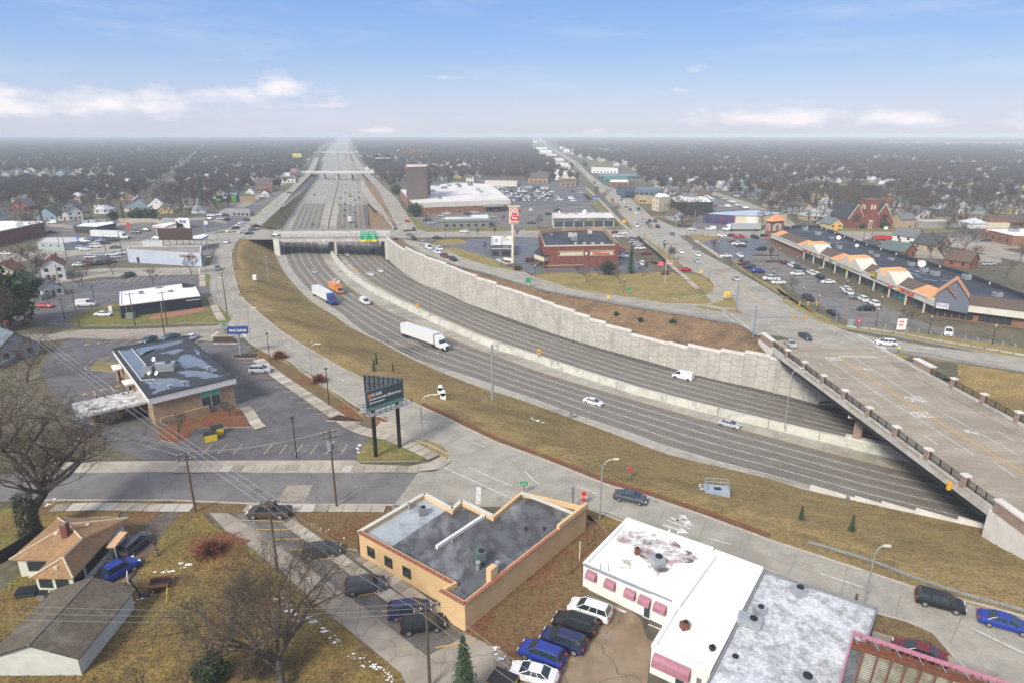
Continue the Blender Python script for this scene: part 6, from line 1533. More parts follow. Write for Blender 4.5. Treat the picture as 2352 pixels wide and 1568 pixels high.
 b=Mb();b.prism([a2+t2*7+n2*.0,a2+t2*L2,a2+t2*L2+n2*1.6,a2+t2*7+n2*1.6],3.0,4.9,bottom=True);b.bd_('fascia',M['ivory'],r_)
 b=Mb();z0,z1=V3((0,0,4.9)),V3((0,0,6.5));b.quad(a2+t2*7+n2*1.7+z0,a2+t2*L2+n2*1.7+z0,a2+t2*L2-n2*5+z1,a2+t2*7-n2*5+z1);b.quad(a2+t2*7-n2*5+z1,a2+t2*L2-n2*5+z1,a2+t2*L2-n2*5+V3((0,0,5.2)),a2+t2*7-n2*5+V3((0,0,5.2)));b.bd_('mansard',M['shingle'],r_)
 for k in range(5):
  for base_,nn_ in((a2+t2*(1.0+k*1.7),0),(a2+t2*(10.5+k*1.5),1)):
   b=Mb();c=base_+n2*.05;b.box((c.x,c.y,1.6),(1.45,.1,2.4),ang2);b.bd_('shop_window',M['glass'],r_)
 def sign(x,w,hh,m,txt=None,tm=None,z=4.1,sz=.8,rnd_=False):
  s0=s_at(x);c=a+t*s0+n_*1.7;b=Mb();b.box((c.x,c.y,z),(w,.18,hh),ang);so=b.bd_('shop_sign',m,r_)
  if txt:c=a+t*s0+n_*1.84;ltr(txt,sz,tm,(c.x,c.y,z),(mt.pi/2,0,mt.atan2(n_.x,-n_.y)),so,bold=.03,ext=.01,sx=.9)
 Wt=M['white'];sign(100,4.2,2.2,M['red'],'SALON',Wt,4.6,1.2);sign(150,1.6,1.3,mat('maroon',(.12,.02,.02)));sign(208,3.2,1.0,mat('grey_sign',(.35,.36,.36)),'BEAUTY',M['black'],4.1,.7);sign(280,3.6,1.2,mat('brown_sign',(.16,.06,.05)),'GRILL',M['cream']);sign(370,3.8,1.1,mat('yellow_blue_sign',(.45,.42,.12)),'INSURANCE',mat('banner_purple',(.1,.1,.4)),4.1,.6);sign(455,4.6,1.0,mat('pale_grey_sign',(.45,.5,.52)),'NAILS & SPA',mat('teal_letter',(.05,.25,.3)),4.1,.6)
 sign(545,2.4,1.1,mat('sign_yellow',(.75,.55,.05)),'DEPOT',M['red'],4.1,.6);sign(1005,2.6,1.7,M['red'],'total',Wt,4.1,.8);sign(1095,1.4,1.2,mat('sign_orange',(.7,.3,.05)));
 s0=s_at(1185);c=a+t*s0+n_*1.8;ltr('FAMILY DOLLAR',1.25,M['red'],(c.x,c.y,4.05),(mt.pi/2,0,mt.atan2(n_.x,-n_.y)),r_,bold=.05,ext=.03,sx=.8)
 s0=s_at(835);c=a+t*s0+n_*2.1;b=Mb();b.box((c.x,c.y,5.6),(3.4,.15,2.0),ang);so=b.bd_('shop_sign',M['black'],r_);c=c+n_*.12;yl_=mat('sign_yellow',(.75,.55,.05));ltr('DOLLAR',1.0,yl_,(c.x,c.y,6.05),(mt.pi/2,0,mt.atan2(n_.x,-n_.y)),so,bold=.05,sx=.85);ltr('GENERAL',.85,yl_,(c.x,c.y,5.15),(mt.pi/2,0,mt.atan2(n_.x,-n_.y)),so,bold=.05,sx=.85)
 for x,m in((490,(.18,.5,.08)),(1010,(.04,.2,.2)),(1060,(.05,.25,.3)),(1105,(.08,.35,.3)),(1130,(.5,.4,.05)),(1150,(.4,.05,.03))):
  s0=s_at(x,z=1.5);c=a+t*s0+n_*.16;b=Mb();b.box((c.x,c.y,1.6),(1.6,.06,2.2),ang);b.bd_('window_poster',mat('poster%d'%x,m),r_)
 for x,y,s3 in((50,180,(2.5,2,1.6)),(185,225,(2.2,2,1.5)),(330,265,(2.4,1.4,.8)),(290,335,(2,1.6,1.3)),(410,370,(2,1.6,1.4)),(740,420,(1.6,1.2,1)),(800,455,(2,1.4,1)),(740,510,(2,1.5,1.3)),(955,490,(2,1.4,.8)),(1165,550,(2,1.6,1.3)),(1300,610,(2.4,1.8,1.3)),(1415,650,(2.6,1.8,1.4)),(1745,690,(2.4,1.8,1.6)),(2070,870,(2.2,1.8,1.2))):
  q=g1('e6',x,y,zr)-o;u=emp('roof_unit',None,None,(q.x,q.y,zr-.2));u.parent=r_;u.rotation_euler=(0,0,ang)
  b=Mb();b.box((0,0,s3[2]/2+.1),s3);b.bd_('cabinet',M['steel'],u);b=Mb();b.tube((0,0,s3[2]),(0,0,s3[2]+.25),s3[1]*.3,n=10);b.bd_('fan',M['bs'],u)
 for x,y,rr in((405,268,1.0),(595,352,.7),(1277,545,1.3)):
  q=g1('e6',x,y,zr+.6)-o;b=Mb();b.tube((q.x,q.y,zr-.1),(q.x,q.y,zr+.8),.07,n=5);d=V3((-.5,-.8,.7)).normalized();pp=V3((q.x,q.y,zr+1));b.tube(pp,pp+d*.15,rr,rr,n=14);b.bd_('satellite_dish',M['white'],r_)
 for s_ in('1060,590 1200,580','1200,600 1330,640','1080,650 1260,670 1250,650','1480,700 1600,720','1150,620 1280,660','1290,690 1450,710'):
  pl=g('e6',s_,zr);b=Mb();stp(b,[V3((p.x-o.x,p.y-o.y,zr-.07))for p in pl],1.1);b.bd_('puddle',wat,r_)
plaza()
HCOL={'white':(.62,.62,.60),'cream':(.52,.47,.36),'grey':(.34,.36,.37),'blue':(.22,.29,.36),'brick':(.24,.09,.06),'tan':(.40,.31,.20),'yellow':(.52,.42,.20),'green':(.20,.27,.24)}
RCOL={'grey':(.15,.155,.16),'dark':(.065,.07,.075),'brown':(.12,.085,.06),'pale':(.34,.35,.36),'red':(.20,.085,.055),'bluegrey':(.13,.17,.20),'snowy':(.52,.54,.57),'green':(.10,.14,.13)}
def wmat(c):return mat('house_wall_'+c,HCOL[c],tuple(x*.85 for x in HCOL[c]),ro=.85,scale=.8)
def rmat(c):return mat('house_roof_'+c,RCOL[c],tuple(x*.78 for x in RCOL[c]),ro=.9,scale=.9)
HM={}
def hm_(w,d,hw,hr,kind):
 key=(w,d,hw,hr,kind)
 if key in HM:return HM[key]
 def me(b,name):
  m=bpy.data.meshes.new(name);m.from_pydata(b.v,[],b.f);m.materials.append(None);m.update();return m
 W=Mb();W.prism([(-w/2,-d/2),(w/2,-d/2),(w/2,d/2),(-w/2,d/2)],0,hw,top=False)
 if kind=='gable':W.add([(-w/2,-d/2,hw),(w/2,-d/2,hw),(0,-d/2,hr-.1)],[(0,1,2)]);W.add([(-w/2,d/2,hw),(w/2,d/2,hw),(0,d/2,hr-.1)],[(0,2,1)])
 r=Mb();o_=.45;x,y=w/2+o_,d/2+o_;ze=hw-.15
 if kind=='gable':r.add([(-x,-y,ze),(0,-y,hr),(0,y,hr),(-x,y,ze),(x,-y,ze),(x,y,ze)],[(0,1,2,3),(1,4,5,2)]);r.add([(-x,-y,ze-.12),(0,-y,hr-.14),(0,y,hr-.14),(-x,y,ze-.12),(x,-y,ze-.12),(x,y,ze-.12)],[(3,2,1,0),(2,5,4,1)])
 else:k=max(0.5,y-x*.9);r.add([(-x,-y,ze),(x,-y,ze),(x,y,ze),(-x,y,ze),(0,-k,hr),(0,k,hr)],[(0,1,4),(1,2,5,4),(2,3,5),(3,0,4,5),(3,2,1,0)])
 wn=Mb();wn.box((0,0,0),(1.1,.08,1.2));ch=Mb();ch.box((0,0,0),(.7,.7,1.8));dr=Mb();dr.box((0,0,0),(1.0,.08,2.1))
 HM[key]=(me(W,'wall'),me(r,'roof'),me(wn,'window'),me(ch,'chimney'),me(dr,'door'));return HM[key]
def omat(o,m):
 o.material_slots[0].link='OBJECT';o.material_slots[0].material=m
def hs_(x,y,rz,w,d,st,kind,wc,rc,label,group=None,detail=2):
 hw=2.8 if st==1 else 5.2;hr=hw+w*(.42 if kind=='gable' else .28)
 W,r,wn,ch,dr=hm_(w,d,hw,round(hr,2),kind)
 t=emp('house',label,'house',(x,y,0),rz,group)
 omat(lnk('wall',W,t),wmat(wc));ro=lnk('roof',r,t);omat(ro,rmat(rc))
 if detail:
  for zz in([1.6]if st==1 else[1.6,4.1]):
   for xx in((-w*.27,w*.27)):omat(lnk('window',wn,t,loc=(xx,-d/2-.03,zz)),dk)
   if detail>1:
    for yy in(-d*.25,d*.2):omat(lnk('window',wn,t,loc=(w/2+.03,yy,zz),rot=(0,0,mt.pi/2)),dk);omat(lnk('window',wn,t,loc=(-w/2-.03,yy,zz),rot=(0,0,mt.pi/2)),dk)
  if detail>1:omat(lnk('door',dr,t,loc=(0,-d/2-.03,1.1)),M['brick']);omat(lnk('chimney',ch,ro,loc=(w*.2,d*.1,hr)),M['br'])
 return t
def hpx(k,x,y,rz,w,d,st,kind,wc,rc,label,detail=2):
 q=g1(k,x,y);excl([(q.x-7,q.y-5),(q.x+7,q.y-5),(q.x+7,q.y+9),(q.x-7,q.y+9)]);return hs_(q.x,q.y+d*.3,rz,w,d,st,kind,wc,rc,label,None,detail)
HS=[('f1',960,700+100,.45,8,11,1,'gable','brick','green','brick house with cream trimmed green gables right behind the plaza parapet'),('f1',1060,690,.5,8,10,2,'gable','white','grey','white two storey house with grey roof behind the brick cottage'),('f1',1330,730,.4,10,12,1,'gable','tan','dark','tan house with a steep dark roof beside the green awning'),('f1',640,720,.3,7,8,1,'hip','white','dark','white garage with a dark hipped roof behind the plaza parapet'),('f1',1680,920,.6,8,9,1,'gable','brick','brown','red cottage with a brown roof and a tan gable behind the plaza'),('f1',1200,370,.1,11,9,1,'gable','white','grey','bright white house with twin gables right of the church'),('f1',990,385,.1,7,8,1,'gable','grey','grey','small pale grey house between the church and the twin gabled house'),('f1',80,340,.3,13,10,1,'hip','white','pale','long low white house with pale roof left of the church'),('f1',280,330,.1,9,9,1,'hip','white','pale','small low white house close left of the church'),('f1',820,270,.4,8,9,2,'gable','cream','red','cream gabled house above the church roof'),('f1',1440,310,.2,9,10,1,'gable','white','snowy','white porch house with a pale roof above the grey shop'),('f1',1660,320,-.5,9,11,2,'gable','white','dark','white gabled house with dark roof above the tan industrial building'),('f1',2050,250,-.6,9,13,1,'gable','cream','grey','cream house with a long grey roof near the right edge'),('f1',2300,310,-.3,12,10,1,'gable','white','grey','white house with a grey roof at the right edge above the brick garage'),('f1',2200,170,-.5,10,14,1,'gable','grey','dark','dark steep roofed house high at the right edge'),('f1',1560,250,.1,8,8,2,'gable','white','grey','white tall gabled house behind the porch house'),('f1',1330,270,.4,9,10,1,'gable','tan','dark','dark roofed house behind the twin gabled house'),('f1',1000,230,.1,12,9,1,'gable','white','green','long white house with grey green roof by the lone spruce'),('f1',1290,150,.0,11,8,1,'gable','white','snowy','pale roofed bungalow right of the lone spruce'),('f1',1300,70,.2,10,9,1,'gable','blue','grey','pale blue house above the pale roofed bungalow'),('f2',2130,650,.2,11,9,1,'gable','cream','pale','cream garage like house with a pale roof above the mural building'),('f2',1960,620,.1,12,10,1,'gable','green','bluegrey','grey green bungalow left of the cream house above the mural building'),('f1',-150,300,.35,9,12,1,'gable','cream','brown','cream house with broad brown gable behind the plaza corner tower'),('f1',-260,250,.5,8,12,1,'gable','grey','dark','blue grey gabled house left of the broad brown gable'),('f1',-250,100,.3,9,9,2,'gable','white','snowy','white dormered house by the green field'),('f1',90,120,.2,7,8,1,'gable','white','bluegrey','little white gabled house beside the two dark firs'),('f2',320,215,.4,12,10,2,'gable','white','grey','large white two storey house above the long white store'),('f2',690,340,.4,9,10,1,'gable','green','green','teal gabled house above the teal shops'),('e1',1040,300,.7,8,12,2,'gable','white','dark','white gabled house with white dormer above the dark fascia restaurant'),('e1',940,300,.4,7,9,1,'gable','white','grey','small white gabled garage left of the white gabled house'),('e1',720,300,0,12,8,1,'gable','blue','dark','dark roofed blue garage by the white van'),('e1',330,150,.0,13,9,1,'gable','brick','grey','brick and white bungalow high on the left'),('e2',80,370,.05,17,10,1,'hip','cream','bluegrey','long cream building with a hipped slate roof behind the row of hedges'),('e2',370,380,.1,12,9,2,'gable','white','grey','white house with grey roof beside the hipped slate roof'),('e2',60,260,.6,8,9,1,'gable','blue','pale','pale blue gabled house above the slate roofed building'),('e2',-80,200,.2,10,9,1,'gable','tan','yellow' if False else 'brown','tan house with ochre roof above the slate roofed building'),('e2',860,200,.6,9,10,1,'gable','blue','green','dark blue grey gabled house left of the green lettered billboard'),('e2',740,150,.3,9,9,1,'gable','grey','snowy','snowy roofed house above the dark blue grey gabled house'),('e2',1940,150,.05,7,7,1,'gable','white','dark','little white garage with two dark windows beside the service road'),('e1',730,1180,.55,7,11,2,'gable','white','red','white house end with a rust red roof among the bare trees at left'),('e1',640,1420,.9,6,9,1,'gable','white','dark','low dark roofed garage behind the green lawn fence at left'),('b1',-60,700,1.0,9,14,1,'gable','grey','bluegrey','blue grey roof of a house under the dark trees at the left edge'),('e1',60,1160,.2,8,8,1,'gable','cream','red','cream house mostly hidden by the big ivy covered tree')]
for a_ in HS:hpx(*a_)
def church():
 o=g1('f1',600,480);ang=.12;r_=emp('church','red brick church with a square tower and steep dark gables','church',o,ang)
 bk,rf,lt=M['br'],mat('slate_roof',(.03,.035,.042),(.045,.05,.06),ro=.7,scale=.8),M['cream']
 k=(g1('f1',870,480)-g1('f1',340,480)).length/20.5
 b=Mb();b.box((0,2.4*k,6.2*k),(5.4*k,5*k,12.4*k));tw=b.bd_('tower',bk,r_)
 b=Mb();b.box((0,2.4*k,12.5*k),(5.8*k,5.4*k,.4));b.box((0,2.4*k,11.2*k),(5.6*k,5.2*k,.25));b.bd_('tower_cornice',M['brick'],tw)
 for x in(-.7,.7):b=Mb();b.box((x*k,-.12*k,9.3*k),(.75*k,.15,2.0*k));b.bd_('louvre',lt,tw)
 for y in(1.6,3.2):b=Mb();b.box((-2.72*k,y*k,9.3*k),(.15,.75*k,2.0*k));b.bd_('louvre',lt,tw)
 b=Mb();b.box((0,-.15,1.9*k),(1.5*k,.25,3.6*k));b.bd_('door',lt,tw);b=Mb();b.box((0,-.3,1.7*k),(.9*k,.1,2.8*k));b.bd_('door_leaf',M['brick'],tw)
 for x,w,y0,dp,hh,zz in((-6.1,7.2,1.2,14,10.2,4.2),(6.4,8.8,.8,16,10.2,3.6)):
  b=Mb();b.prism([((x-w/2)*k,y0*k),((x+w/2)*k,y0*k),((x+w/2)*k,(y0+dp)*k),((x-w/2)*k,(y0+dp)*k)],0,zz*k,top=False)
  b.add([((x-w/2)*k,y0*k,zz*k),((x+w/2)*k,y0*k,zz*k),(x*k,y0*k,hh*k)],[(0,1,2)]);wl_=b.bd_('wall',bk,r_)
  b=Mb();X0,X1,XM=(x-w/2-.3)*k,(x+w/2+.3)*k,x*k
  b.add([(X0,y0*k,zz*k),(XM,y0*k,(hh+.2)*k),(XM,(y0+dp)*k,(hh+.2)*k),(X0,(y0+dp)*k,zz*k),(X1,y0*k,zz*k),(X1,(y0+dp)*k,zz*k)],[(0,1,2,3),(1,4,5,2)]);ro=b.bd_('roof',rf,r_)
  b=Mb();b.tube((X0,y0*k-.1,zz*k),(XM,y0*k-.1,(hh+.25)*k),.18,n=4);b.tube((X1,y0*k-.1,zz*k),(XM,y0*k-.1,(hh+.25)*k),.18,n=4);b.bd_('coping',lt,ro)
  for dx in(-1.1,0,1.1):b=Mb();b.box(((x+dx)*k,y0*k-.08,(4.2 if dx else 4.8)*k),(.75*k,.12,2.8*k));b.bd_('window',M['glass'],r_)
church()
excl(g('f1','300,500 950,500 950,400 300,400'))
excl(g('e6','-400,200 60,500 1430,1090 2352,1212 3000,1300 3000,900 2352,800 1700,600 1150,430 640,280 240,130 -300,100'))
# ---- vegetation
def brn(seed,H,spread,levels=4,r0=.25,fork=.28,nb=(4,6),rise=.55,twig=.9,ntw=10,droop=0,wide=.045,tl=None,lean=0,jit=.22):
 q=random.Random(seed);wood,tw=Mb(),Mb()
 def sliver(p,d,L_):
  e=p+d*L_;s=d.cross(V3((q.uniform(-1,1),q.uniform(-1,1),q.uniform(-.3,1))));
  if s.length<1e-3:return
  s=s.normalized()*wide;n=len(tw.v);tw.v+=[tuple(p-s),tuple(p+s),tuple(e)];tw.f.append((n,n+1,n+2));tw.m.append(0)
 def grow(p,d,L_,r,lv):
  k=3;pts=[p]
  for i in range(k):
   d=(d+V3((q.gauss(0,jit),q.gauss(0,jit),q.gauss(.05 if lv else 0,jit*.5)-droop*lv*.05))).normalized()
   p=p+d*L_/k;pts.append(p)
  n=7 if lv==0 else(5 if lv==1 else 3)
  r1=r*(.62 if lv else .7)
  for i in range(k):wood.tube(pts[i],pts[i+1],r+(r1-r)*i/k,r+(r1-r)*(i+1)/k,n,cap=False)
  if lv>=levels-1:
   for i in range(ntw):
    f=q.random();a=pts[0].lerp(pts[-1],.2+.8*f)
    dd=(d*.6+V3((q.gauss(0,.7),q.gauss(0,.7),q.gauss(.25,.5)))).normalized();sliver(a,dd,(tl or twig)*q.uniform(.6,1.4))
   return
  m=q.randint(*nb)if lv==0 else q.randint(max(2,nb[0]-2),max(3,nb[1]-2))
  az0=q.uniform(0,6.28)
  for i in range(m):
   az=az0+6.283*i/m+q.uniform(-.4,.4);up_=rise+q.uniform(-.2,.25)-lv*.05
   dd=(V3((mt.cos(az)*spread,mt.sin(az)*spread,up_))+d*.55).normalized()
   st=pts[-1]if(lv==0 and i<m-1)or i==0 else pts[q.choice((1,2,3))if lv else q.choice((2,3))]
   grow(st,dd,L_*q.uniform(.62,.85)if lv else H*q.uniform(.24,.33),r1*q.uniform(.55,.78),lv+1)
 grow(V3((0,0,-.1)),V3((lean,0,1)).normalized(),H*fork,r0,0)
 return wood,tw
def cnf(seed,H,R_=.22,dens=1.0,wdt=.16):
 q=random.Random(seed);wood,nd=Mb(),Mb();wood.tube((0,0,0),(0,0,H*.97),H*.018,H*.003,6)
 z=H*.10
 while z<H*.99:
  f=1-z/H;R0=H*R_*(f**.85)*q.uniform(.8,1.12)+.12
  for i in range(int((9+14*f)*dens)):
   az=q.uniform(0,6.28);d=V3((mt.cos(az),mt.sin(az),q.uniform(-.45,-.05)));L_=R0*q.uniform(.6,1.1)
   p=V3((0,0,z+q.uniform(-.2,.2)))
   for s_ in(.35,.62,.9):
    c=p+d*L_*s_;w=wdt*H*.12*(1.25-s_*.6);t=d.normalized();n_=t.cross(V3((0,0,1))).normalized()
    nd.add([c-t*w+n_*w*q.uniform(.5,1),c-t*w-n_*w*q.uniform(.5,1),c+t*w*1.2+V3((0,0,-w*.5))],[(0,1,2)])
  z+=H*.033*q.uniform(.8,1.2)
 return wood,nd
def bush(seed,r=1.0,n=260,wide=.05):
 q=random.Random(seed);wood,tw=Mb(),Mb();wood.tube((0,0,0),(0,0,r*.5),.05,.03,4)
 for i in range(n):
  a=q.uniform(0,6.28);e=q.uniform(.05,1.5);d=V3((mt.cos(a)*mt.cos(e),mt.sin(a)*mt.cos(e),mt.sin(e)));p=d*r*q.uniform(.1,.6);L_=r*q.uniform(.3,.5)
  s=d.cross(V3((q.uniform(-1,1),q.uniform(-1,1),q.uniform(-1,1)))).normalized()*wide;d2=(d+V3((q.gauss(0,.4),q.gauss(0,.4),q.gauss(0,.4)))).normalized()
  tw.add([p-s,p+s,p+d2*L_],[(0,1,2)])
 return wood,tw
def leafy(seed,r,h,n=700,w=.22):
 q=random.Random(seed);wood,tw=Mb(),Mb();wood.tube((0,0,0),(0,0,h*.4),.12,.06,5)
 for i in range(n):
  a=q.uniform(0,6.28);e=q.gauss(0,.6);rr=(q.random()**.4);lump=1+.25*mt.sin(a*3+e*4)
  c=V3((mt.cos(a)*mt.cos(e)*r*rr*lump,mt.sin(a)*mt.cos(e)*r*rr*lump,h*.5+mt.sin(e)*h*.5*rr))
  if c.z<.05:c.z=.05+abs(c.z)*.3
  v=[c+V3((q.gauss(0,w),q.gauss(0,w),q.gauss(0,w)))for _ in range(3)];tw.add(v,[(0,1,2)])
 return wood,tw
def mesh_of(b,name,m=None):
 me=bpy.data.meshes.new(name);me.from_pydata(b.v,[],b.f)
 if m:me.materials.append(m)
 me.update();return me
TP={}
def proto(key,wt,m2,m1=None):TP[key]=(mesh_of(wt[0],'trunk',m1 or M['bark']),mesh_of(wt[1],'crown',m2))
for i in range(5):proto(f'bare{i}',brn(11+i,14,.62+.05*i,4,.26,.22,(4,6),.6,1.5,11,wide=.045),M['twig']if i%2 else M['twigbrown'])
for i in range(3):proto(f'small{i}',brn(41+i,6,.8,4,.12,.22,(4,6),.45,.7,10,wide=.028),M['twigbrown']if i else M['twig'])
for i in range(2):proto(f'vase{i}',brn(61+i,8,.32,4,.11,.20,(4,6),.9,.9,12,wide=.03),M['twigbrown'])
for i in range(2):proto(f'fir{i}',cnf(71+i,13,.2),M['needle'])
proto('spruce',cnf(75,11,.26,1.9,.15),M['needle'])
proto('pine',cnf(76,16,.30,1.1,.2),mat('pine_needles',(.04,.07,.028),(.06,.095,.04),ro=.9,scale=.5))
for i in range(2):proto(f'bush{i}',bush(81+i,1.2),M['twigbrown'])
proto('hedge',leafy(85,1.1,2.2,500,.16),M['needle']);proto('ev',leafy(86,3.2,6.5,1500,.3),M['needle'])
proto('rb',bush(87,1.6,500,.05),mat('red_brown_twigs',(.20,.06,.035),(.12,.05,.03),ro=.9,scale=1))
proto('yb',leafy(88,1.4,1.6,260,.16),mat('yellow_bush',(.20,.17,.03),ro=.9))
def tree(key,x,y,h=None,label=None,name='tree',cat='tree',group=None,z=0,base_h=None,rz=None):
 tm,cm=TP[key];r_=emp(name,label,cat,(x,y,z),rnd.uniform(0,6.28)if rz is None else rz,group)
 bh=base_h or{'bare':14,'smal':6,'vase':8,'fir0':13,'fir1':13,'spru':11,'pine':16,'bush':1.2,'hedg':2.2,'ever':6.5,'ev':6.5,'redb':1.6,'rb':1.6,'yb':1.6}[key[:4]]
 s=(h or bh)/bh;r_.scale=(s,s,s);lnk('trunk',tm,r_);lnk('crown',cm,r_);return r_
def tpx(key,k,x,y,h,label,name='tree',cat='tree',z=0):
 q=g1(k,x,y,z);return tree(key,q.x,q.y,h,label,name,cat,z=z)
TL=[('bare0','e1',290,1230,17,'tall bare tree with ivy covered trunk at the left edge beside the white house'),('bare1','e1',470,1200,15,'bare tree right beside the ivy covered tree'),('small0','e1',1275,1105,9,'bare street tree before the packed car lot'),('small1','e1',1665,1105,9,'spreading bare street tree before the pale blue wall'),('small0','e2',855,1290,10,'bare tree in front of the auto service lettering'),('small2','e2',290,1450,7.5,'bare tree behind the black restaurant roof'),('small1','e1',1175,1290,8,'bare tree on the narrow island of the upper left lot'),('small1','b1',2090,495,3.2,'tiny bare tree under the blue bank sign'),('small0','b1',2110,1225,5,'bare ornamental tree in the red bed at the bank corner'),('small2','b1',1625,1440,6.0,'bare multi stemmed tree in the bed before the bank front'),('small0','e3',2275,800,9,'wide bare tree left of the long shop strip'),('vase0','e3',1490,1170,6,'bare tree left of the dark grey restaurant'),('vase1','e3',1945,960,6,'slim bare tree behind the tall pharmacy sign'),('vase0','e3',1360,935,6,'slim bare street tree before the burger restaurant'),('vase1','e3',1620,920,6,'second slim bare street tree before the burger restaurant'),('bush0','e3',1960,1430,3,'bare shrub at the foot of the tall pharmacy sign'),('ev','e3',470,640,9,'dark round evergreen at the corner of the big store'),('ev','e3',185,320,9,'dark evergreen along the big store side wall'),('bush1','e3',640,710,4,'brown bare hedge before the burger restaurant'),('small0','e3',1740,720,6,'bare tree at the entrance of the big store'),('spruce','e4',1505,1280,11,'tall dark spruce on the lawn right of the pharmacy'),('ev','e4',1175,1300,5.5,'small green pine before the pharmacy sign band'),('small1','e4',865,1420,7,'bare lawn tree before the pharmacy wall centre'),('small2','e4',1355,1440,7,'bare lawn tree left of the spruce'),('small0','e4',740,1300,5,'bare tree by the dark lane behind the pharmacy lawn'),('small0','e4',1035,1310,6,'bare tree between the lane and the small green pine'),('small1','e4',1680,1320,5.5,'low bare tree right of the spruce'),('vase1','e4',1745,1270,5.5,'upright bare tree right of the spruce'),('bush1','e4',2020,1300,2.6,'low brown shrub bed beside the flagpole'),('vase0','e4',2060,1270,4,'young bare tree by the red pharmacy notice'),('vase0','e4',1990,980,7,'bare street tree at the junction corner, first of three'),('vase1','e4',2070,1090,7,'bare street tree behind the pharmacy hedge, middle of three'),('vase0','e4',2150,1100,7.5,'bare street tree by the red car exit, last of three'),('bare1','a3',1560,900,9,'bare tree before the black clad building, left one'),('bare2','a3',1680,890,10,'bare tree before the black clad building, right one'),('bare3','a3',1450,800,9,'bare tree between cream office and black clad building'),('vase0','e5',630,960,7,'slim bare tree between avenue and wet plaza lot'),('vase1','e5',1460,1090,7,'slim bare tree on the dark island by the plaza brick front'),('small1','e5',1755,1560,7,'round bare tree at the plaza lot edge below the white pickup'),('bare4','e5',1800,580,9,'bare tree behind the plaza corner tower'),('small1','e6',1080,1210,8,'round brown bare tree beside the white and red mobile sign'),('bush0','e5',1020,1110,2,'small bare shrub beside the maroon parked car'),('bare1','f1',1470,880,16,'large dark bare tree behind the plaza near the green awning'),('bare3','f1',1680,760,15,'second large bare tree behind the plaza roof'),('bare4','f1',2300,870,11,'bare tree in the brown garden at the right edge'),('small2','f1',2120,1050,8,'yellow brown bare tree over the rear parapet at right'),('bare2','f1',1850,830,8,'thin bare tree on the field by the red cottage'),('bare0','f1',370,220,14,'tall bare tree left above the church'),('bare2','f1',830,210,16,'huge spreading bare tree right above the church tower'),('fir0','f1',130,260,14,'dark fir left of the church, left one of a pair'),('fir1','f1',215,250,15,'dark fir left of the church, right one of a pair'),('fir0','f1',1190,200,14,'lone dark spruce above the twin gabled house'),('bare3','f1',1730,290,12,'pale bare tree above the tan industrial building'),('bare1','f1',1480,180,14,'broad bare tree right of the lone spruce'),('hedge','f1',345,430,3,'dark column shrub at the left end of the church'),('yb','f1',395,460,2.6,'yellow shrub at the left end of the church'),('hedge','f1',445,460,3.4,'dark column shrub left of the church tower door'),('hedge','f1',515,480,3,'dark shrub right beside the church tower door'),('ev','f1',760,480,4.5,'wide dark hedge before the right gable of the church'),('fir1','e1',1820,300,12,'dark fir left of the hipped slate roof'),('hedge','e1',1680,300,6,'small dark conifer by the leftmost shrub row'),('hedge','e2',10,490,6,'first column hedge before the hipped slate roof'),('hedge','e2',60,492,7,'second column hedge before the hipped slate roof'),('hedge','e2',120,492,7.5,'third column hedge before the hipped slate roof'),('hedge','e2',205,492,7,'fourth column hedge before the hipped slate roof'),('hedge','e2',275,494,8,'fifth column hedge before the hipped slate roof'),('fir0','a1',1855,690,24,'very tall dark spruce left of the green lettered billboard'),('fir1','a1',1720,560,18,'dark spruce left behind the very tall spruce'),('fir0','a1',1040,560,14,'dark pine far left above the restaurant'),('ev','a1',570,700,11,'dark green broad pine far left above the white house'),('fir1','a1',800,560,16,'dark narrow conifer among the far left trees'),('bare0','a1',360,830,20,'broad old bare tree above the blue garage'),('bare1','a1',1460,690,22,'huge bare tree above the petrol station'),('bare2','a1',1360,680,18,'bare tree left beside the huge one above the petrol station'),('bare3','a1',1100,640,18,'bare tree above the long hedge houses'),('bare4','a1',1600,820,9,'reddish bare thicket left of the small blue cornered shop'),('small1','a1',1750,830,9,'reddish bare thicket at the edge of the car lot'),('small2','a1',1880,800,9,'bare thicket under the green lettered billboard'),('fir0','a2',1530,545,20,'tall dark conifer at the foot of the brown tower'),('fir1','a2',1600,540,19,'tall dark conifer right beside the brown tower'),('fir0','a2',1780,530,19,'dark conifer behind the middle of the big store'),('bare1','a3',830,680,9,'pale bare tree on the avenue verge by the used car lot'),('bare2','a3',790,640,9,'first pale bare tree of the avenue verge clump'),('bare3','a3',880,650,9,'third pale bare tree of the avenue verge clump'),('bare0','a3',940,780,9,'pale bare tree beside the long shop strip'),('bare2','a3',985,810,9,'pale bare tree nearest the waiting cars on the avenue verge'),('vase0','a3',750,560,8,'slim bare tree far up the avenue verge'),('ev','a3',540,380,8,'round dark tree where the avenue narrows'),('ev','a3',670,370,8,'dark hedge trees right of the narrow avenue'),('fir0','a3',1320,400,20,'dark conifer above the blue grey shop row'),('fir1','a3',1420,390,16,'second dark conifer above the blue grey shop row'),('fir0','a3',2080,620,16,'dark conifer behind the side street cars'),('bare4','a3',1500,560,13,'orange brown bare tree above the black clad building'),('bare0','a3',1590,520,15,'taller orange brown bare tree above the black clad building'),('bare1','a3',1920,600,16,'tall bare tree above the side street'),('vase1','a3',2285,735,10,'bare street tree beside the side street'),('rb','b2',215,690,2.6,'little red leaved tree in the verge of the left service road'),('rb','b2',580,905,2.4,'second little red leaved tree in the verge beside the stalls'),('hedge','c3',1000,-6,1.5,'dummy')]
for key,k,x,y,h,lab in TL[:-1]:tpx(key,k,x,y,h,lab,'shrub' if key in('bush0','bush1','hedge','yb','rb')else 'tree','shrub' if key in('bush0','bush1','hedge','yb','rb')else 'tree')
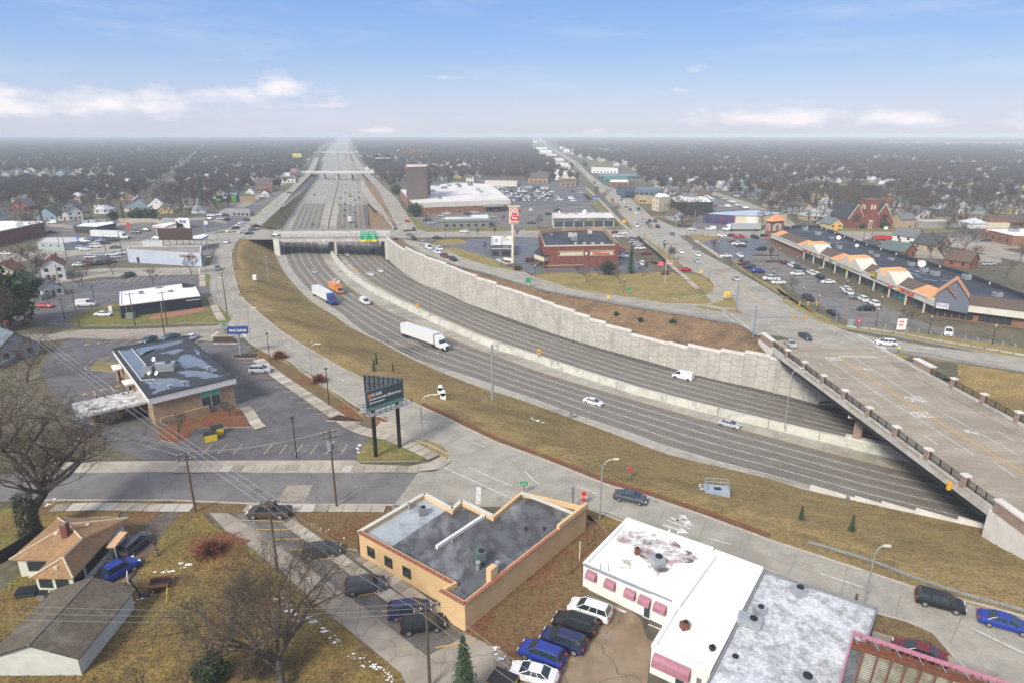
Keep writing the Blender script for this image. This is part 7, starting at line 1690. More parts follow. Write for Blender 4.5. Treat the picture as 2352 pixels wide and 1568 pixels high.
def onb(k,x,y):
 u,v=D(k,x,y);z=0
 for _ in range(25):
  p=G(u,v,z);a=cls_(SDRs,p);c=cls_(FW['E0'],p);w=(c-a).length;f=min(max((p-a).length/max(w,.1),0),1)
  zz=-.25*f/.22 if f<.22 else-.25+(ZE+.25)*(f-.22)/.78;z=z*.5+zz*.5
 return G(u,v,z)
for k,x,y,h,lab in(('b2',1108,740,3.0,'young pine on the grass bank, upper one of the pair'),('b2',1085,800,3.0,'young pine on the grass bank, lower one of the pair'),('b2',1258,800,2.2,'small young pine on the grass bank beside the pair'),('c4',238,380,2.4,'small young pine on the bank before the stepped wall'),('c4',605,465,2.8,'larger young pine on the bank before the stepped wall')):
 q=onb(k,x,y);tree('spruce',q.x,q.y,h,lab,'pine_tree','tree',z=q.z-.05)
for k,x,y,h,lab in(('b3',955,300,1.6,'small dark shrub on the scrub bank, left one'),('b3',1180,350,1.6,'small dark shrub on the scrub bank, middle one'),('b3',1478,375,1.9,'small dark shrub on the scrub bank, right one')):
 q=g1(k,x,y,-1.6);tree('hedge',q.x,q.y,h,lab,'shrub','shrub',z=-1.8)
def pip(x,y,poly):
 c=False;j=len(poly)-1
 for i in range(len(poly)):
  a,b=poly[i],poly[j]
  if(a.y>y)!=(b.y>y)and x<(b.x-a.x)*(y-a.y)/(b.y-a.y)+a.x:c=not c
  j=i
 return c
def tufts(name,pts,mats_,lab,r=.11,flat=0):
 b=Mb();q=random.Random(5)
 for p in pts:
  s=r*q.uniform(.5,1.5);a=q.uniform(0,6.28);d=V3((mt.cos(a),mt.sin(a),0))*s
  b.add([p-d,p+d,p+V3((q.gauss(0,s),q.gauss(0,s),.03 if flat else s*q.uniform(.5,1.3)))],[(0,1,2)],q.randrange(len(mats_)))
 tag(b.bd_(name,mats_,kind='stuff'),lab,'grass')
gm_=[mat('tuft_straw',(.27,.20,.095),ro=.95,spec=.1),mat('tuft_brown',(.13,.085,.04),ro=.95,spec=.1),mat('tuft_olive',(.16,.15,.055),ro=.95,spec=.1)]
bp_=[];q=random.Random(4)
for _ in range(34000):
 i=q.randrange(len(bank_toe)-1);f=q.random();s_=q.random();A_,B_,C_=top_line[i].lerp(top_line[i+1],f),mids[i].lerp(mids[i+1],f),bank_toe[i].lerp(bank_toe[i+1],f)
 p=A_.lerp(B_,s_/.22)if s_<.22 else B_.lerp(C_,(s_-.22)/.78)
 if proj(p)[0]>560 and abs(s_)>.06:bp_.append(p+V3((0,0,.45*noise.noise(p*.12)+.18*noise.noise(p*.5)if .03<s_<.97 else 0)))
tufts('grass_tufts',bp_,gm_,'dry grass tufts on the long freeway bank')
def fill(k,s_,n,z):
 pl=g(k,s_);x0,x1,y0,y1=min(p.x for p in pl),max(p.x for p in pl),min(p.y for p in pl),max(p.y for p in pl);out=[]
 for _ in range(n):
  x,y=q.uniform(x0,x1),q.uniform(y0,y1)
  if pip(x,y,pl):out.append(V3((x,y,z)))
 return out
YD='1330,325 1460,320 1540,420 1780,560 2352,1040 2900,1500 3100,1900 -300,1900 -200,1500 -100,1000 300,640 700,850 980,980 1000,700 1150,470'
tufts('grass_tufts',fill('c1',YD,26000,.13),gm_,'dry grass tufts over the back yard',.085)
tufts('leaf_litter',fill('c1',YD,5000,.15)+fill('c2','1500,1200 1858,900 2000,700 2352,400 2700,600 2400,900 2060,1330 1900,1500',6000,.14)+fill('c2','240,330 950,330 745,470 740,610 500,560',2500,.14)+fill('c1','1380,480 1750,480 1800,760 1400,760',2500,.17),[M['rl'],mat('orange_leaf',(.30,.13,.04),ro=.9),M['dl']],'fallen leaves scattered over the yards',.1,1)
def big(seed,k,x,y,H,lab,spread,levels=5,r0=.5,nb=(4,6),ntw=9,tl=1.0,wide=.02,fork=.25,rise=.4,m=None,ivy=False,lean=0,rz=0,jit=.26):
 q=g1(k,x,y);w,t=brn(seed,H,spread,levels,r0,fork,nb,rise,tl,ntw,0,wide,lean=lean,jit=jit);r_=emp('tree',lab,'tree',q,rz)
 w.bd_('trunk',M['bark'],r_);t.bd_('crown',m or M['twigbrown'],r_)
 if ivy:
  qq=random.Random(seed);b=Mb()
  for i in range(2600):
   z=qq.uniform(.2,H*fork*1.05);a=qq.uniform(0,6.28);rr=r0*1.0+qq.uniform(0,.55)*(1.2-z/(H*.5));c=V3((mt.cos(a)*rr,mt.sin(a)*rr,z));b.add([c+V3((qq.gauss(0,.11),qq.gauss(0,.11),qq.gauss(0,.13)))for _ in range(3)],[(0,1,2)])
  b.bd_('ivy',mat('ivy_leaves',(.035,.05,.022),(.06,.07,.035),ro=.8,scale=2),r_)
 return r_
big(3,'c1',235,520,23,'huge old spreading tree with ivy round its trunk beside the near street',1.0,5,.75,(6,7),8,1.4,.02,.27,.32,None,True,lean=.05,rz=.6)
big(8,'c2',215,1650,20,'large spreading bare tree in the yard beside the alley',.95,5,.5,(6,7),8,1.2,.018,.17,.42,rz=1.0)
big(13,'c1',1140,655,4.6,'small knotty pruned tree beside the dark parked wagon',.55,4,.16,(3,5),6,.5,.012,.35,.7)
big(17,'c1',1660,1500,9.5,'thin leaning bare tree in the middle of the back yard',.55,5,.14,(3,5),7,.8,.013,.3,.6,lean=.2)
big(19,'c1',1110,1600,6.0,'spindly bare tree beside the long garage',.5,4,.10,(4,6),8,.8,.012,.25,.8)
big(23,'c1',1340,1640,5.6,'spindly bare sapling right of the garage sapling',.4,4,.08,(4,5),7,.7,.011,.25,.8)
big(29,'c2',-60,1000,5.5,'brown bare shrub tree at the yard corner by the alley',.8,4,.1,(6,8),12,.8,.014,.15,.5)
big(31,'b1',250,900,15,'bare tree over the hidden fence at the left of the bank lot',.9,5,.28,(4,6),8,1.0,.02,.25,.35)
big(37,'b1',120,500,17,'dense dark tree at the left edge above the bank lot',.8,5,.3,(5,6),10,1.2,.03,.25,.45)
big(43,'b1',-40,1500,20,'dark spreading tree at the left edge behind the ivy trunk',.95,5,.35,(5,6),8,1.1,.022,.22,.35)
big(47,'c2',40,1560,5,'tangled brown thicket beneath the large yard tree',.9,4,.08,(7,9),12,.8,.014,.12,.5)
q=g1('c1',1530,640);tree('rb',q.x,q.y,2.6,'round brown bush ringed by fallen red leaves','shrub','shrub')
q=g1('c1',1540,1560);tree('ev',q.x,q.y,3.2,'dark evergreen bush at the bottom edge below the yard trees','shrub','shrub')
q=g1('c2',1515,1720);tree('spruce',q.x,q.y,8,'green young spruce at the bottom edge beside the brown yard','spruce_tree','tree')
q=g1('b1',40,420);tree('ev',q.x,q.y,17,'big dark green pine at the left edge above the lot','pine_tree','tree')
q=g1('b1',230,130);tree('ev',q.x,q.y,9,'smaller dark pine beside the garage at the left edge','pine_tree','tree')
sht('leaf_litter',[ctr(g('c1','1450,560 1700,560'))+V3((mt.cos(t_)*3.4*(1+.25*mt.sin(t_*7)),mt.sin(t_)*2.1*(1+.25*mt.sin(t_*5)),0))for t_ in[k*.209+.07*(k%3)for k in range(30)]],.15,M['rl'])
NAMED=[(o.location.x,o.location.y,o['label'])for o in COL.objects if o.parent is None and o.get('category')in('house','building','church')and o.location.y>150]
def inside(x,y,pad=0):
 for x0,x1,y0,y1,poly in EXCL:
  if x<x0-pad or x>x1+pad or y<y0-pad or y>y1+pad:continue
  c=False;n=len(poly);j=n-1
  for i in range(n):
   xi,yi=poly[i];xj,yj=poly[j]
   if(yi>y)!=(yj>y)and x<(xj-xi)*(y-yi)/(yj-yi)+xi:c=not c
   j=i
  if c:return True
 return False
corr=[(p.x,p.y)for p in BLn+[SDRs[0]]];corr2=[(p.x,p.y)for p in BRn]
fwp=[(x-14,y)for x,y in corr]+[(x+12,y)for x,y in corr2[::-1]]
EXCL.append((min(p[0]for p in fwp),max(p[0]for p in fwp),min(p[1]for p in fwp),max(p[1]for p in fwp),fwp))
excl(g('d','480,330 0,700 0,1568 2352,1568 2352,860 1950,780 1560,700 1130,630 930,520 860,440 500,560 300,560 200,640 100,800'))
excl(g('d','1222,322 1240,320 1275,335 1330,363 1390,378 1440,384 1500,440 1560,520 1440,520 1400,470 1300,400 1222,348'))
excl(g('d','920,420 1160,415 1200,440 1430,440 1560,520 1720,520 1960,560 2352,700 2352,860 1950,780 1560,700 1000,600 900,540'))
sht('field',P('1980,335 2352,338 2900,342 2900,331 2352,331 2050,331',0),.06,mat('pale_far_field',(.42,.40,.30),(.36,.34,.25),scale=.01,ro=.9));excl(P('1980,336 2352,339 2900,343 2900,331 2352,330 2050,330',0))
excl(g('a4','330,610 1000,625 1060,530 330,520'));excl(g('a3','700,395 950,395 880,330 700,330'))
def lap(x,y):return proj((x,y,0))
rr_=random.Random(99)
HP=[]
ca,sa=mt.cos(.30),mt.sin(.30)
for i in range(-60,130):
 for j in range(8,150):
  lx,ly=i*21.0+rr_.uniform(-2.5,2.5),j*36.0+(i%2)*3+rr_.uniform(-2,2)
  x,y=(lx*ca+ly*sa*.35,ly)if lx>-40 else(lx,ly)
  if y<300 or y>3300 or rr_.random()<.35:continue
  u,v=lap(x,y)
  if u<-60 or u>2420 or v>600:continue
  if x<0 and y<330:continue
  if inside(x,y,6):continue
  HP.append((x,y))
HP.sort(key=lambda p:p[0]**2+p[1]**2)
wcs=['white','white','white','cream','grey','tan','brick','blue','white','yellow'];rcs=['grey','dark','brown','pale','grey','snowy','bluegrey','dark','snowy']
def zone(x,y):
 u,v=lap(x,y)
 s_='west of the freeway' if u<780 else('between freeway and avenue' if u<1300 else('east of the avenue' if u<1850 else 'beyond the church'))
 return s_,('in nearer streets' if y<480 else('in middle streets' if y<620 else 'in hazy streets'))
used={}
for n_,(x,y)in enumerate(HP[:235]):
 wc,rc=rr_.choice(wcs),rr_.choice(rcs);kd=rr_.choice(('gable','gable','hip'));st=rr_.choice((1,1,1,2));a,b_=zone(x,y)
 lab=f"{wc} {'two storey ' if st == 2 else ''}{'hip' if kd == 'hip' else 'gable'} roof house, {rc.replace('bluegrey', 'slate')} roof, {b_} {a}"
 hs_(x,y,rr_.choice((0,mt.pi/2,.1,-.1,mt.pi/2+.1))+.1,rr_.uniform(7.5,9.5)//.5*.5,rr_.choice((9,10,12)),st,kd,wc,rc,lab,lab,1 if y<560 else 0)
fh=[Mb()for _ in range(5)];fr_=[Mb()for _ in range(5)]
for x,y in HP[235:]:
 w,d,h=rr_.uniform(7,10),rr_.uniform(8,13),rr_.choice((2.8,2.8,4.6));z=h+w*.35;c=rr_.randrange(5);cr=rr_.randrange(5)
 if rr_.random()<.5:w,d=d,w
 fh[c].prism([(x-w/2,y-d/2),(x+w/2,y-d/2),(x+w/2,y+d/2),(x-w/2,y+d/2)],0,h,top=False)
 fh[c].add([(x-w/2,y-d/2,h),(x+w/2,y-d/2,h),(x,y-d/2,z)],[(0,1,2)])
 fr_[cr].add([(x-w/2-.4,y-d/2-.3,h),(x,y-d/2-.3,z),(x,y+d/2,z),(x-w/2-.4,y+d/2,h),(x+w/2+.4,y-d/2-.3,h),(x+w/2+.4,y+d/2,h)],[(0,1,2,3),(1,4,5,2)])
allh=Mb();mats_=[]
for i,c in enumerate(('white','cream','grey','tan','blue')):mats_.append(wmat(c));allh.add(fh[i].v,fh[i].f,i)
for i,c in enumerate(('grey','dark','brown','bluegrey','pale')):mats_.append(rmat(c));allh.add(fr_[i].v,fr_[i].f,5+i)
tag(allh.bd_('far_houses',mats_),'mass of small far houses with pale walls and roofs between hazy trees','houses',kind='stuff')
TPs=[]
def dens(y):return 1.0 if y<900 else max(.22,900/y)
y=250.0
while y<7500:
 step=9.6 if y<900 else 9.6*(y/900)**.5
 xl=(-60-1176)/1470*y*1.02;xr=(2420-1176)/1470*y*1.02;x=xl
 while x<xr:
  px_,py_=x+rr_.uniform(-.5,.5)*step,y+rr_.uniform(-.5,.5)*step
  x+=step
  cl=noise.noise(V3((px_*.006,py_*.006,3)))
  if rr_.random()>.6+cl*1.1:continue
  u,v=lap(px_,py_)
  if u<300 and v>560:continue
  if inside(px_,py_,3):continue
  TPs.append((px_,py_,step))
 y+=step
hset={}
for hx,hy in HP:hset.setdefault((int(hx//20),int(hy//20)),[]).append((hx,hy))
def nearhouse(x,y):
 for a in(-1,0,1):
  for c in(-1,0,1):
   for hx,hy in hset.get((int(x//20)+a,int(y//20)+c),()):
    if abs(hx-x)<6 and-9<y-hy<6:return True
 return False
TPs=[t for t in TPs if not nearhouse(t[0],t[1])]
TPs.sort(key=lambda p:p[0]**2+p[1]**2)
kinds=['bare0','bare1','bare2','bare3','bare4','bare1','bare3','bare0','small0','fir0','bare2','bare4','vase0','bare0']
for x,y,st in TPs[:260]:
 kd=rr_.choice(kinds);a,b_=zone(x,y);h={'b':rr_.uniform(11,20),'s':rr_.uniform(7,11),'f':rr_.uniform(9,16),'v':rr_.uniform(7,11)}[kd[0]]
 nm={'b':'broad bare grey brown tree','s':'low spreading bare tree','f':'dark green fir','v':'slim upright bare tree'}[kd[0]]
 w_=min(NAMED,key=lambda q:(q[0]-x)**2+(q[1]-y)**2);near_=(w_[0]-x)**2+(w_[1]-y)**2<55**2
 lab=f'{nm} close to the '+' '.join(w_[2].split()[:5])if near_ else f'{nm} {b_} {a}'
 while lab.split()[-1]in('the','a','of','with','by','and','in','to','above','beside','on','its','behind'):lab=' '.join(lab.split()[:-1])
 tree(kd,x,y,h,lab,group=lab)
far_kinds=[]
def far_mesh(i,seed,H,spread,m,con=False):
 if con:w,t=cnf(seed,H,.2,.35,.34)
 else:w,t=brn(seed,H,spread,3,.25,.26,(5,7),.6,2.4,20,wide=.17,tl=2.3)
 b=Mb();b.add(w.v,w.f,0);b.add(t.v,t.f,1);me=bpy.data.meshes.new('far_tree_shape');me.from_pydata(b.v,[],b.f);me.materials.append(M['bark']);me.materials.append(m);me.polygons.foreach_set('material_index',b.m);me.update();return me
import numpy as np
twf=mat('far_twigs',(.105,.088,.08),(.07,.058,.055),ro=.95,scale=.02);twb=mat('far_brown_twigs',(.11,.08,.06),(.075,.056,.045),ro=.95,scale=.02)
shapes=[far_mesh(0,201,14,.62,twf),far_mesh(1,202,13,.7,twb),far_mesh(2,203,15,.55,twf),far_mesh(3,204,13,.2,M['needle'],True)]
for si,me in enumerate(shapes):
 sel=[t for i,t in enumerate(TPs[260:])if(rr_.random()<(.07 if si==3 else 1))and i%3==(si if si<3 else i%3)]
 pm_=bpy.data.meshes.new('wood_points');co=np.array([(x,y,0)for x,y,s in sel],np.float32);pm_.vertices.add(len(sel));pm_.vertices.foreach_set('co',co.ravel())
 rot=pm_.attributes.new('turn','FLOAT','POINT');rot.data.foreach_set('value',np.array([rr_.uniform(0,6.28)for _ in sel],np.float32))
 scl=pm_.attributes.new('size','FLOAT','POINT');scl.data.foreach_set('value',np.array([(rr_.uniform(.65,1.25)*min(1.8,(s/10.5)**.6))for x,y,s in sel],np.float32));pm_.update()
 src=lnk('far_tree',me);q0=sel[len(sel)//2];src.location=(q0[0],q0[1],0)
 tag(src,('bare far tree in the hazy wood','brown bare far tree in the hazy wood','tall bare far tree in the hazy wood','dark conifer far off in the hazy wood')[si],'tree')
 wood=lnk('far_wood',pm_);tag(wood,('hazy mass of bare grey trees over the far suburb','hazy mass of bare brown trees over the far suburb','hazy mass of tall bare trees over the far suburb','scattered far conifers across the hazy suburb')[si],'wood',kind='stuff')
 ng=bpy.data.node_groups.new('scatter','GeometryNodeTree');ng.interface.new_socket('Geometry',in_out='INPUT',socket_type='NodeSocketGeometry');ng.interface.new_socket('Geometry',in_out='OUTPUT',socket_type='NodeSocketGeometry')
 N,L=ng.nodes,ng.links;gi=N.new('NodeGroupInput');go=N.new('NodeGroupOutput');ip=N.new('GeometryNodeInstanceOnPoints');oi=N.new('GeometryNodeObjectInfo');oi.inputs[0].default_value=src;oi.transform_space='ORIGINAL'
 m2p=N.new('GeometryNodeMeshToPoints');L.new(gi.outputs[0],m2p.inputs[0]);L.new(m2p.outputs[0],ip.inputs[0]);L.new(oi.outputs['Geometry'],ip.inputs['Instance'])
 a1=N.new('GeometryNodeInputNamedAttribute');a1.data_type='FLOAT';a1.inputs[0].default_value='turn';a2=N.new('GeometryNodeInputNamedAttribute');a2.data_type='FLOAT';a2.inputs[0].default_value='size'
 cx=N.new('ShaderNodeCombineXYZ');L.new(a1.outputs[0],cx.inputs[2]);L.new(cx.outputs[0],ip.inputs['Rotation']);cs=N.new('ShaderNodeCombineXYZ')
 for i_ in range(3):L.new(a2.outputs[0],cs.inputs[i_])
 L.new(cs.outputs[0],ip.inputs['Scale']);L.new(ip.outputs[0],go.inputs[0])
 md=wood.modifiers.new('scatter','NODES');md.node_group=ng
print('houses',len(HP),'trees',len(TPs))
# ---- air
def haze():
 b=Mb();x0,x1,y0,y1,z0,z1=-15900,15900,-190,13900,-15,53.5
 b.box(((x0+x1)/2,(y0+y1)/2,(z0+z1)/2),(x1-x0,y1-y0,z1-z0))
 m=bpy.data.materials.new('haze_air');m.use_nodes=True;nt=m.node_tree;nt.nodes.clear();out=nt.nodes.new('ShaderNodeOutputMaterial');v=nt.nodes.new('ShaderNodeVolumePrincipled')
 v.inputs['Color'].default_value=(.84,.93,1,1);v.inputs['Density'].default_value=HAZE;v.inputs['Anisotropy'].default_value=-.15
 nt.links.new(v.outputs[0],out.inputs['Volume'])
 o=b.bd_('haze',m,kind='stuff');o['label']='pale winter haze over the whole suburb'
HAZE=.00028
haze()
# ---- vehicles
PAINT={'white':(.62,.63,.64),'silver':(.36,.38,.40),'grey':(.14,.15,.16),'dark':(.03,.035,.04),'black':(.01,.011,.013),'navy':(.012,.02,.075),'blue':(.012,.035,.24),'teal':(.05,.12,.14),'maroon':(.13,.012,.02),'red':(.40,.02,.02),'slate':(.05,.06,.08),'brown':(.06,.045,.035),'gold':(.26,.20,.10),'orange':(.62,.24,.06),'beige':(.42,.36,.26),'yellow':(.65,.45,.02)}
def paint(c):return mat('car_paint_'+c,PAINT[c],ro=.38,spec=.4,coat=.15)
SPEC={'sedan':(4.8,1.84,[(0,.72),(.25,.98),(1.0,1.02),(3.3,.98),(4.3,.86),(4.65,.72),(4.8,.55)],(.75,3.75,1.55,2.85,.95,1.44),.33,(.95,3.85)),'suv':(4.75,1.92,[(0,.75),(.12,1.08),(.8,1.12),(3.5,1.08),(4.35,.98),(4.65,.82),(4.75,.6)],(.12,3.75,.45,2.9,1.05,1.68),.37,(.9,3.8)),'pickup':(5.8,2.0,[(0,1.08),(.05,1.12),(1.9,1.12),(1.95,1.15),(4.6,1.14),(5.5,1.05),(5.8,.7)],(2.0,4.7,2.2,3.95,1.12,1.86),.41,(1.15,4.8)),'van':(5.5,2.0,[(0,.9),(.05,1.3),(1,1.3),(4.2,1.3),(5.0,1.08),(5.4,.85),(5.5,.6)],(.05,5.0,.12,3.9,1.25,2.15),.37,(1.0,4.5)),'minivan':(5.0,1.95,[(0,.8),(.08,1.08),(1,1.1),(3.8,1.08),(4.6,.95),(4.9,.8),(5.0,.6)],(.08,4.35,.3,3.0,1.05,1.74),.35,(.95,3.95))}
def cpt(t):
 L_,W,st,cb,wr,ax=SPEC[t];h=W/2;B=Mb()
 rings=[]
 for x,z in st:
  e=.12 if x in(st[0][0],st[-1][0])else 0;w=h-e
  rings.append([(x-L_/2,-w+.08,.24),(x-L_/2,-w,.42),(x-L_/2,-w,z*.78),(x-L_/2,-w+.1,z),(x-L_/2,w-.1,z),(x-L_/2,w,z*.78),(x-L_/2,w,.42),(x-L_/2,w-.08,.24)])
 n=8;vs=[p for r in rings for p in r];fs=[]
 for i in range(len(rings)-1):
  for j in range(n):fs.append((i*n+j,i*n+(j+1)%n,(i+1)*n+(j+1)%n,(i+1)*n+j))
 fs+=[tuple(range(n))[::-1],tuple(range((len(rings)-1)*n,len(rings)*n))]
 fs=[f[::-1]for f in fs];B.add(vs,fs)
 rb,fb,rt,ft,zb,zt=cb;wb,wt_=h-.1,h-.3 if t!='van' else h-.16
 X=lambda x:x-L_/2
 base=[(X(rb),-wb,zb),(X(fb),-wb,zb),(X(fb),wb,zb),(X(rb),wb,zb)];top=[(X(rt),-wt_,zt-.05),(X(ft),-wt_,zt-.05),(X(ft),wt_,zt-.05),(X(rt),wt_,zt-.05)]
 g_=lambda i,j:Mb().add([base[i],base[j],top[j],top[i]],[(0,1,2,3)])
 parts={}
 R_f=Mb();mx,my=(X(rt)+X(ft))/2,0
 R_f.add([(x+(.06 if x>mx else-.06)*0,y,zt-.06)for x,y,z in top]+[(mx+(x-mx)*.93,y*.88,zt)for x,y,z in top],[(0,1,5,4),(1,2,6,5),(2,3,7,6),(3,0,4,7),(4,5,6,7)])
 for i in range(4):R_f.tube(base[i],top[i],.055,.04,4)
 for s_ in(0,1):
  a0,a1,b0,b1=((base[0],base[1],top[0],top[1]),(base[3],base[2],top[3],top[2]))[s_]
  for f in((.5,)if t=='pickup' else(.36,.66)):
   p=V3(a0).lerp(V3(a1),f*.9+.02);q=V3(b0).lerp(V3(b1),f);R_f.tube(p,q,.05,.04,4)
 if t=='pickup':
  R_f.add([(X(.12),-h+.14,1.14),(X(1.88),-h+.14,1.14),(X(1.88),h-.14,1.14),(X(.12),h-.14,1.14)],[(0,1,2,3)],1)
 if t=='van':
  for s_ in(-1,1):R_f.add([(X(.06),s_*(wb+.01),zb),(X(3.3),s_*(wb+.01),zb),(X(3.2),s_*(wt_+.01),zt-.06),(X(.13),s_*(wt_+.01),zt-.06)],[(0,1,2,3)])
  R_f.add([(X(.04),-wb,zb),(X(.04),wb,zb),(X(.11),wt_,zt-.06),(X(.11),-wt_,zt-.06)],[(0,1,2,3)])
 def wheel(x,s_):return Mb().tube((0,-.12,0),(0,.12,0),wr,n=14),Mb().tube((0,-.13,0),(0,.13,0),wr*.62,n=10)
 parts['body']=[(B,None)];parts['roof']=[(R_f,None)]
 parts['windscreen']=[(g_(1,2),'cg')];parts['rear_window']=[(g_(3,0),'cg')];parts['side_window']=[(g_(0,1),'cg'),(g_(2,3),'cg')]
 fx,rx=st[-1][0]-.16-L_/2,-L_/2-.01;zf,zr=st[-2][1]*.88,st[1][1]*.85
 parts['headlight']=[(Mb().box((fx,s_*(h-.3),zf),(.3,.36,.13)),'lamp')for s_ in(-1,1)]
 parts['tail_light']=[(Mb().box((rx+.04,s_*(h-.24),zr),(.12,.28,.16)),'tail')for s_ in(-1,1)]
 parts['mirror']=[(Mb().box((X(fb)-.55,s_*(h+.06),zb+.06),(.12,.18,.12)),None)for s_ in(-1,1)]
 parts['grille']=[(Mb().box((fx+.12,0,.5),(.1,W*.5,.22)),'trim')]
 wa,wm=wheel(0,1);WH=[]
 for x in ax:
  for s_ in(-1,1):WH.append((X(x),s_*(h-.08),wr))
 return parts,wa,wm,WH,B,R_f,base,top
CARP={}
def cm_(b,mlist,name):
 me=bpy.data.meshes.new(name);me.from_pydata(b.v,[],b.f)
 for m in mlist:me.materials.append(m)
 if len(mlist)>1:me.polygons.foreach_set('material_index',b.m)
 me.update();return me
for t_ in SPEC:
 parts,wa,wm,WH,B_0,R_0,base,top=cpt(t_)
 full=[]
 for nm,lst in parts.items():
  for b,mk in lst:full.append((nm,cm_(b,[M[mk]if mk else None,M['trim']]if nm=='roof' else[M[mk]if mk else None],nm),mk is None))
 far_=Mb();far_.add(B_0.v,B_0.f,0);far_.add(R_0.v,R_0.f,0)
 for x,y,z in WH:far_.tube((x,y-.12,z),(x,y+.12,z),SPEC[t_][4],n=8,m=1)
 gl=Mb();gl.add(base+top,[(0,1,5,4),(1,2,6,5),(2,3,7,6),(3,0,4,7)])
 CARP[t_]=(full,cm_(wa,[M['tyre']],'tyre'),cm_(wm,[M['rim']],'rim'),WH,cm_(far_,[None,M['tyre']],'body'),cm_(gl,[M['cg']],'windows'))
TN={'suv':'SUV','van':'panel van','pickup':'pickup truck'}
VN={'sedan':'parked_car','suv':'parked_car','pickup':'pickup_truck','van':'van','minivan':'minivan'}
VC={'sedan':'car','suv':'car','pickup':'pickup truck','van':'van','minivan':'car'}
def vh_(t,c,p,ang,label,group=None,near_=None,z=None,name=None):
 r_=emp(name or(VN[t]if VN[t]!='parked_car' else 'car'),label,VC[t],(p.x,p.y,p.z if z is None else z),ang,group);full,ty,ri,WH,far_,gl=CARP[t]
 if near_ is None:near_=p.length<150
 if near_:
  for nm,me,pt in full:
   o=lnk(nm,me,r_)
   if pt:omat(o,paint(c))
  for x,y,zz in WH:w=lnk('wheel',ty,r_,loc=(x,y,zz));lnk('rim',ri,w)
 else:
  o=lnk('body',far_,r_);omat(o,paint(c));lnk('windows',gl,r_)
 return r_
def truck(p,ang,label,c='white',cab='white',L_=16,name='lorry',cat='lorry',kind='semi',H_=4.0,stripe=None):
 r_=emp(name,label,cat,p,ang);h=1.28
 x0,x1=(-L_/2,L_/2-5.2)if kind=='semi' else(-L_/2,L_/2-2.2)
 b=Mb();b.box(((x0+x1)/2,0,(H_+1.1)/2),(x1-x0,2.56,H_-1.1));tr=b.bd_('trailer' if kind=='semi' else 'cargo_box',paint(c),r_)
 b=Mb();b.box(((x0+x1)/2,0,H_+.02),(x1-x0,2.6,.05));b.bd_('roof',paint('white' if c=='white' else c),tr)
 b=Mb();b.box((0,0,.85),(L_*.9,.9,.25));b.bd_('chassis',M['bs'],r_)
 cx=x1+.5
 if kind=='semi':
  b=Mb();b.add([(cx,-1.2,.6),(cx,1.2,.6),(cx,1.2,3.75),(cx,-1.2,3.75),(cx+1.9,-1.2,.6),(cx+1.9,1.2,.6),(cx+1.9,1.15,2.9),(cx+1.9,-1.15,2.9),(cx+.9,-1.05,3.7),(cx+.9,1.05,3.7)],[(0,4,7,8,3),(1,2,9,6,5),(3,8,9,2),(8,7,6,9),(0,3,2,1),(4,5,6,7)]);b.bd_('cab',paint(cab),r_)
  b=Mb();b.add([(cx+1.95,-1.1,1.75),(cx+1.95,1.1,1.75),(cx+2.35,-1.0,1.7),(cx+2.35,1.0,1.7),(cx+1.9,-1.05,2.65),(cx+1.9,1.05,2.65)],[(2,3,5,4),(0,2,4),(1,5,3)]);b.bd_('windscreen',M['cg'],r_)
  b=Mb();b.add([(cx+1.9,-1.1,.5),(cx+4.3,-.95,.5),(cx+4.3,.95,.5),(cx+1.9,1.1,.5),(cx+1.9,-1.1,1.85),(cx+4.2,-.8,1.45),(cx+4.2,.8,1.45),(cx+1.9,1.1,1.85)],[(0,1,5,4),(1,2,6,5),(2,3,7,6),(4,5,6,7)]);b.bd_('bonnet',paint(cab),r_)
  b=Mb();b.box((cx+4.32,0,.95),(.06,1.2,.7));b.bd_('grille',M['trim'],r_)
  xs=[x0+1.2,x0+2.5,x1-.6,x1+.6,cx+3.4]
 else:
  b=Mb();b.add([(x1+.1,-1.1,.6),(x1+.1,1.1,.6),(x1+.1,1.1,2.5),(x1+.1,-1.1,2.5),(L_/2,-1.1,.6),(L_/2,1.1,.6),(L_/2-.1,1.1,1.5),(L_/2-.1,-1.1,1.5),(L_/2-.7,-1.0,2.5),(L_/2-.7,1.0,2.5)],[(0,4,7,8,3),(1,2,9,6,5),(3,8,9,2),(0,3,2,1),(4,5,6,7)]);b.bd_('cab',paint(cab),r_)
  b=Mb();b.add([(L_/2-.09,-1.02,1.55),(L_/2-.09,1.02,1.55),(L_/2-.68,.98,2.45),(L_/2-.68,-.98,2.45)],[(0,1,2,3)]);b.bd_('windscreen',M['cg'],r_);xs=[x0+1.5,L_/2-1.2]
 for x in xs:
  for s_ in(-1,1):b=Mb();b.tube((x,s_*1.0,.5),(x,s_*1.26,.5),.5,n=12);b.bd_('wheel',M['tyre'],r_)
 return r_
def dirof(kx,sgn=1):
 a,c=kx;return mt.atan2(c.y-a.y,c.x-a.x)
AV=mt.atan2(*(lambda d:(d.y,d.x))(G(1360,420)-G(1560,580)))
def tang(pl,p,s=1):
 q=cls_(pl,p);i=min(range(len(pl)-1),key=lambda i:(pl[i]-q).length);d=(pl[i+1]-pl[i])*s;return mt.atan2(d.y,d.x)
PLAZ=mt.atan2(*(lambda d:(d.y,d.x))(g1('e6',1430,1090)-g1('e5',1440,830)))
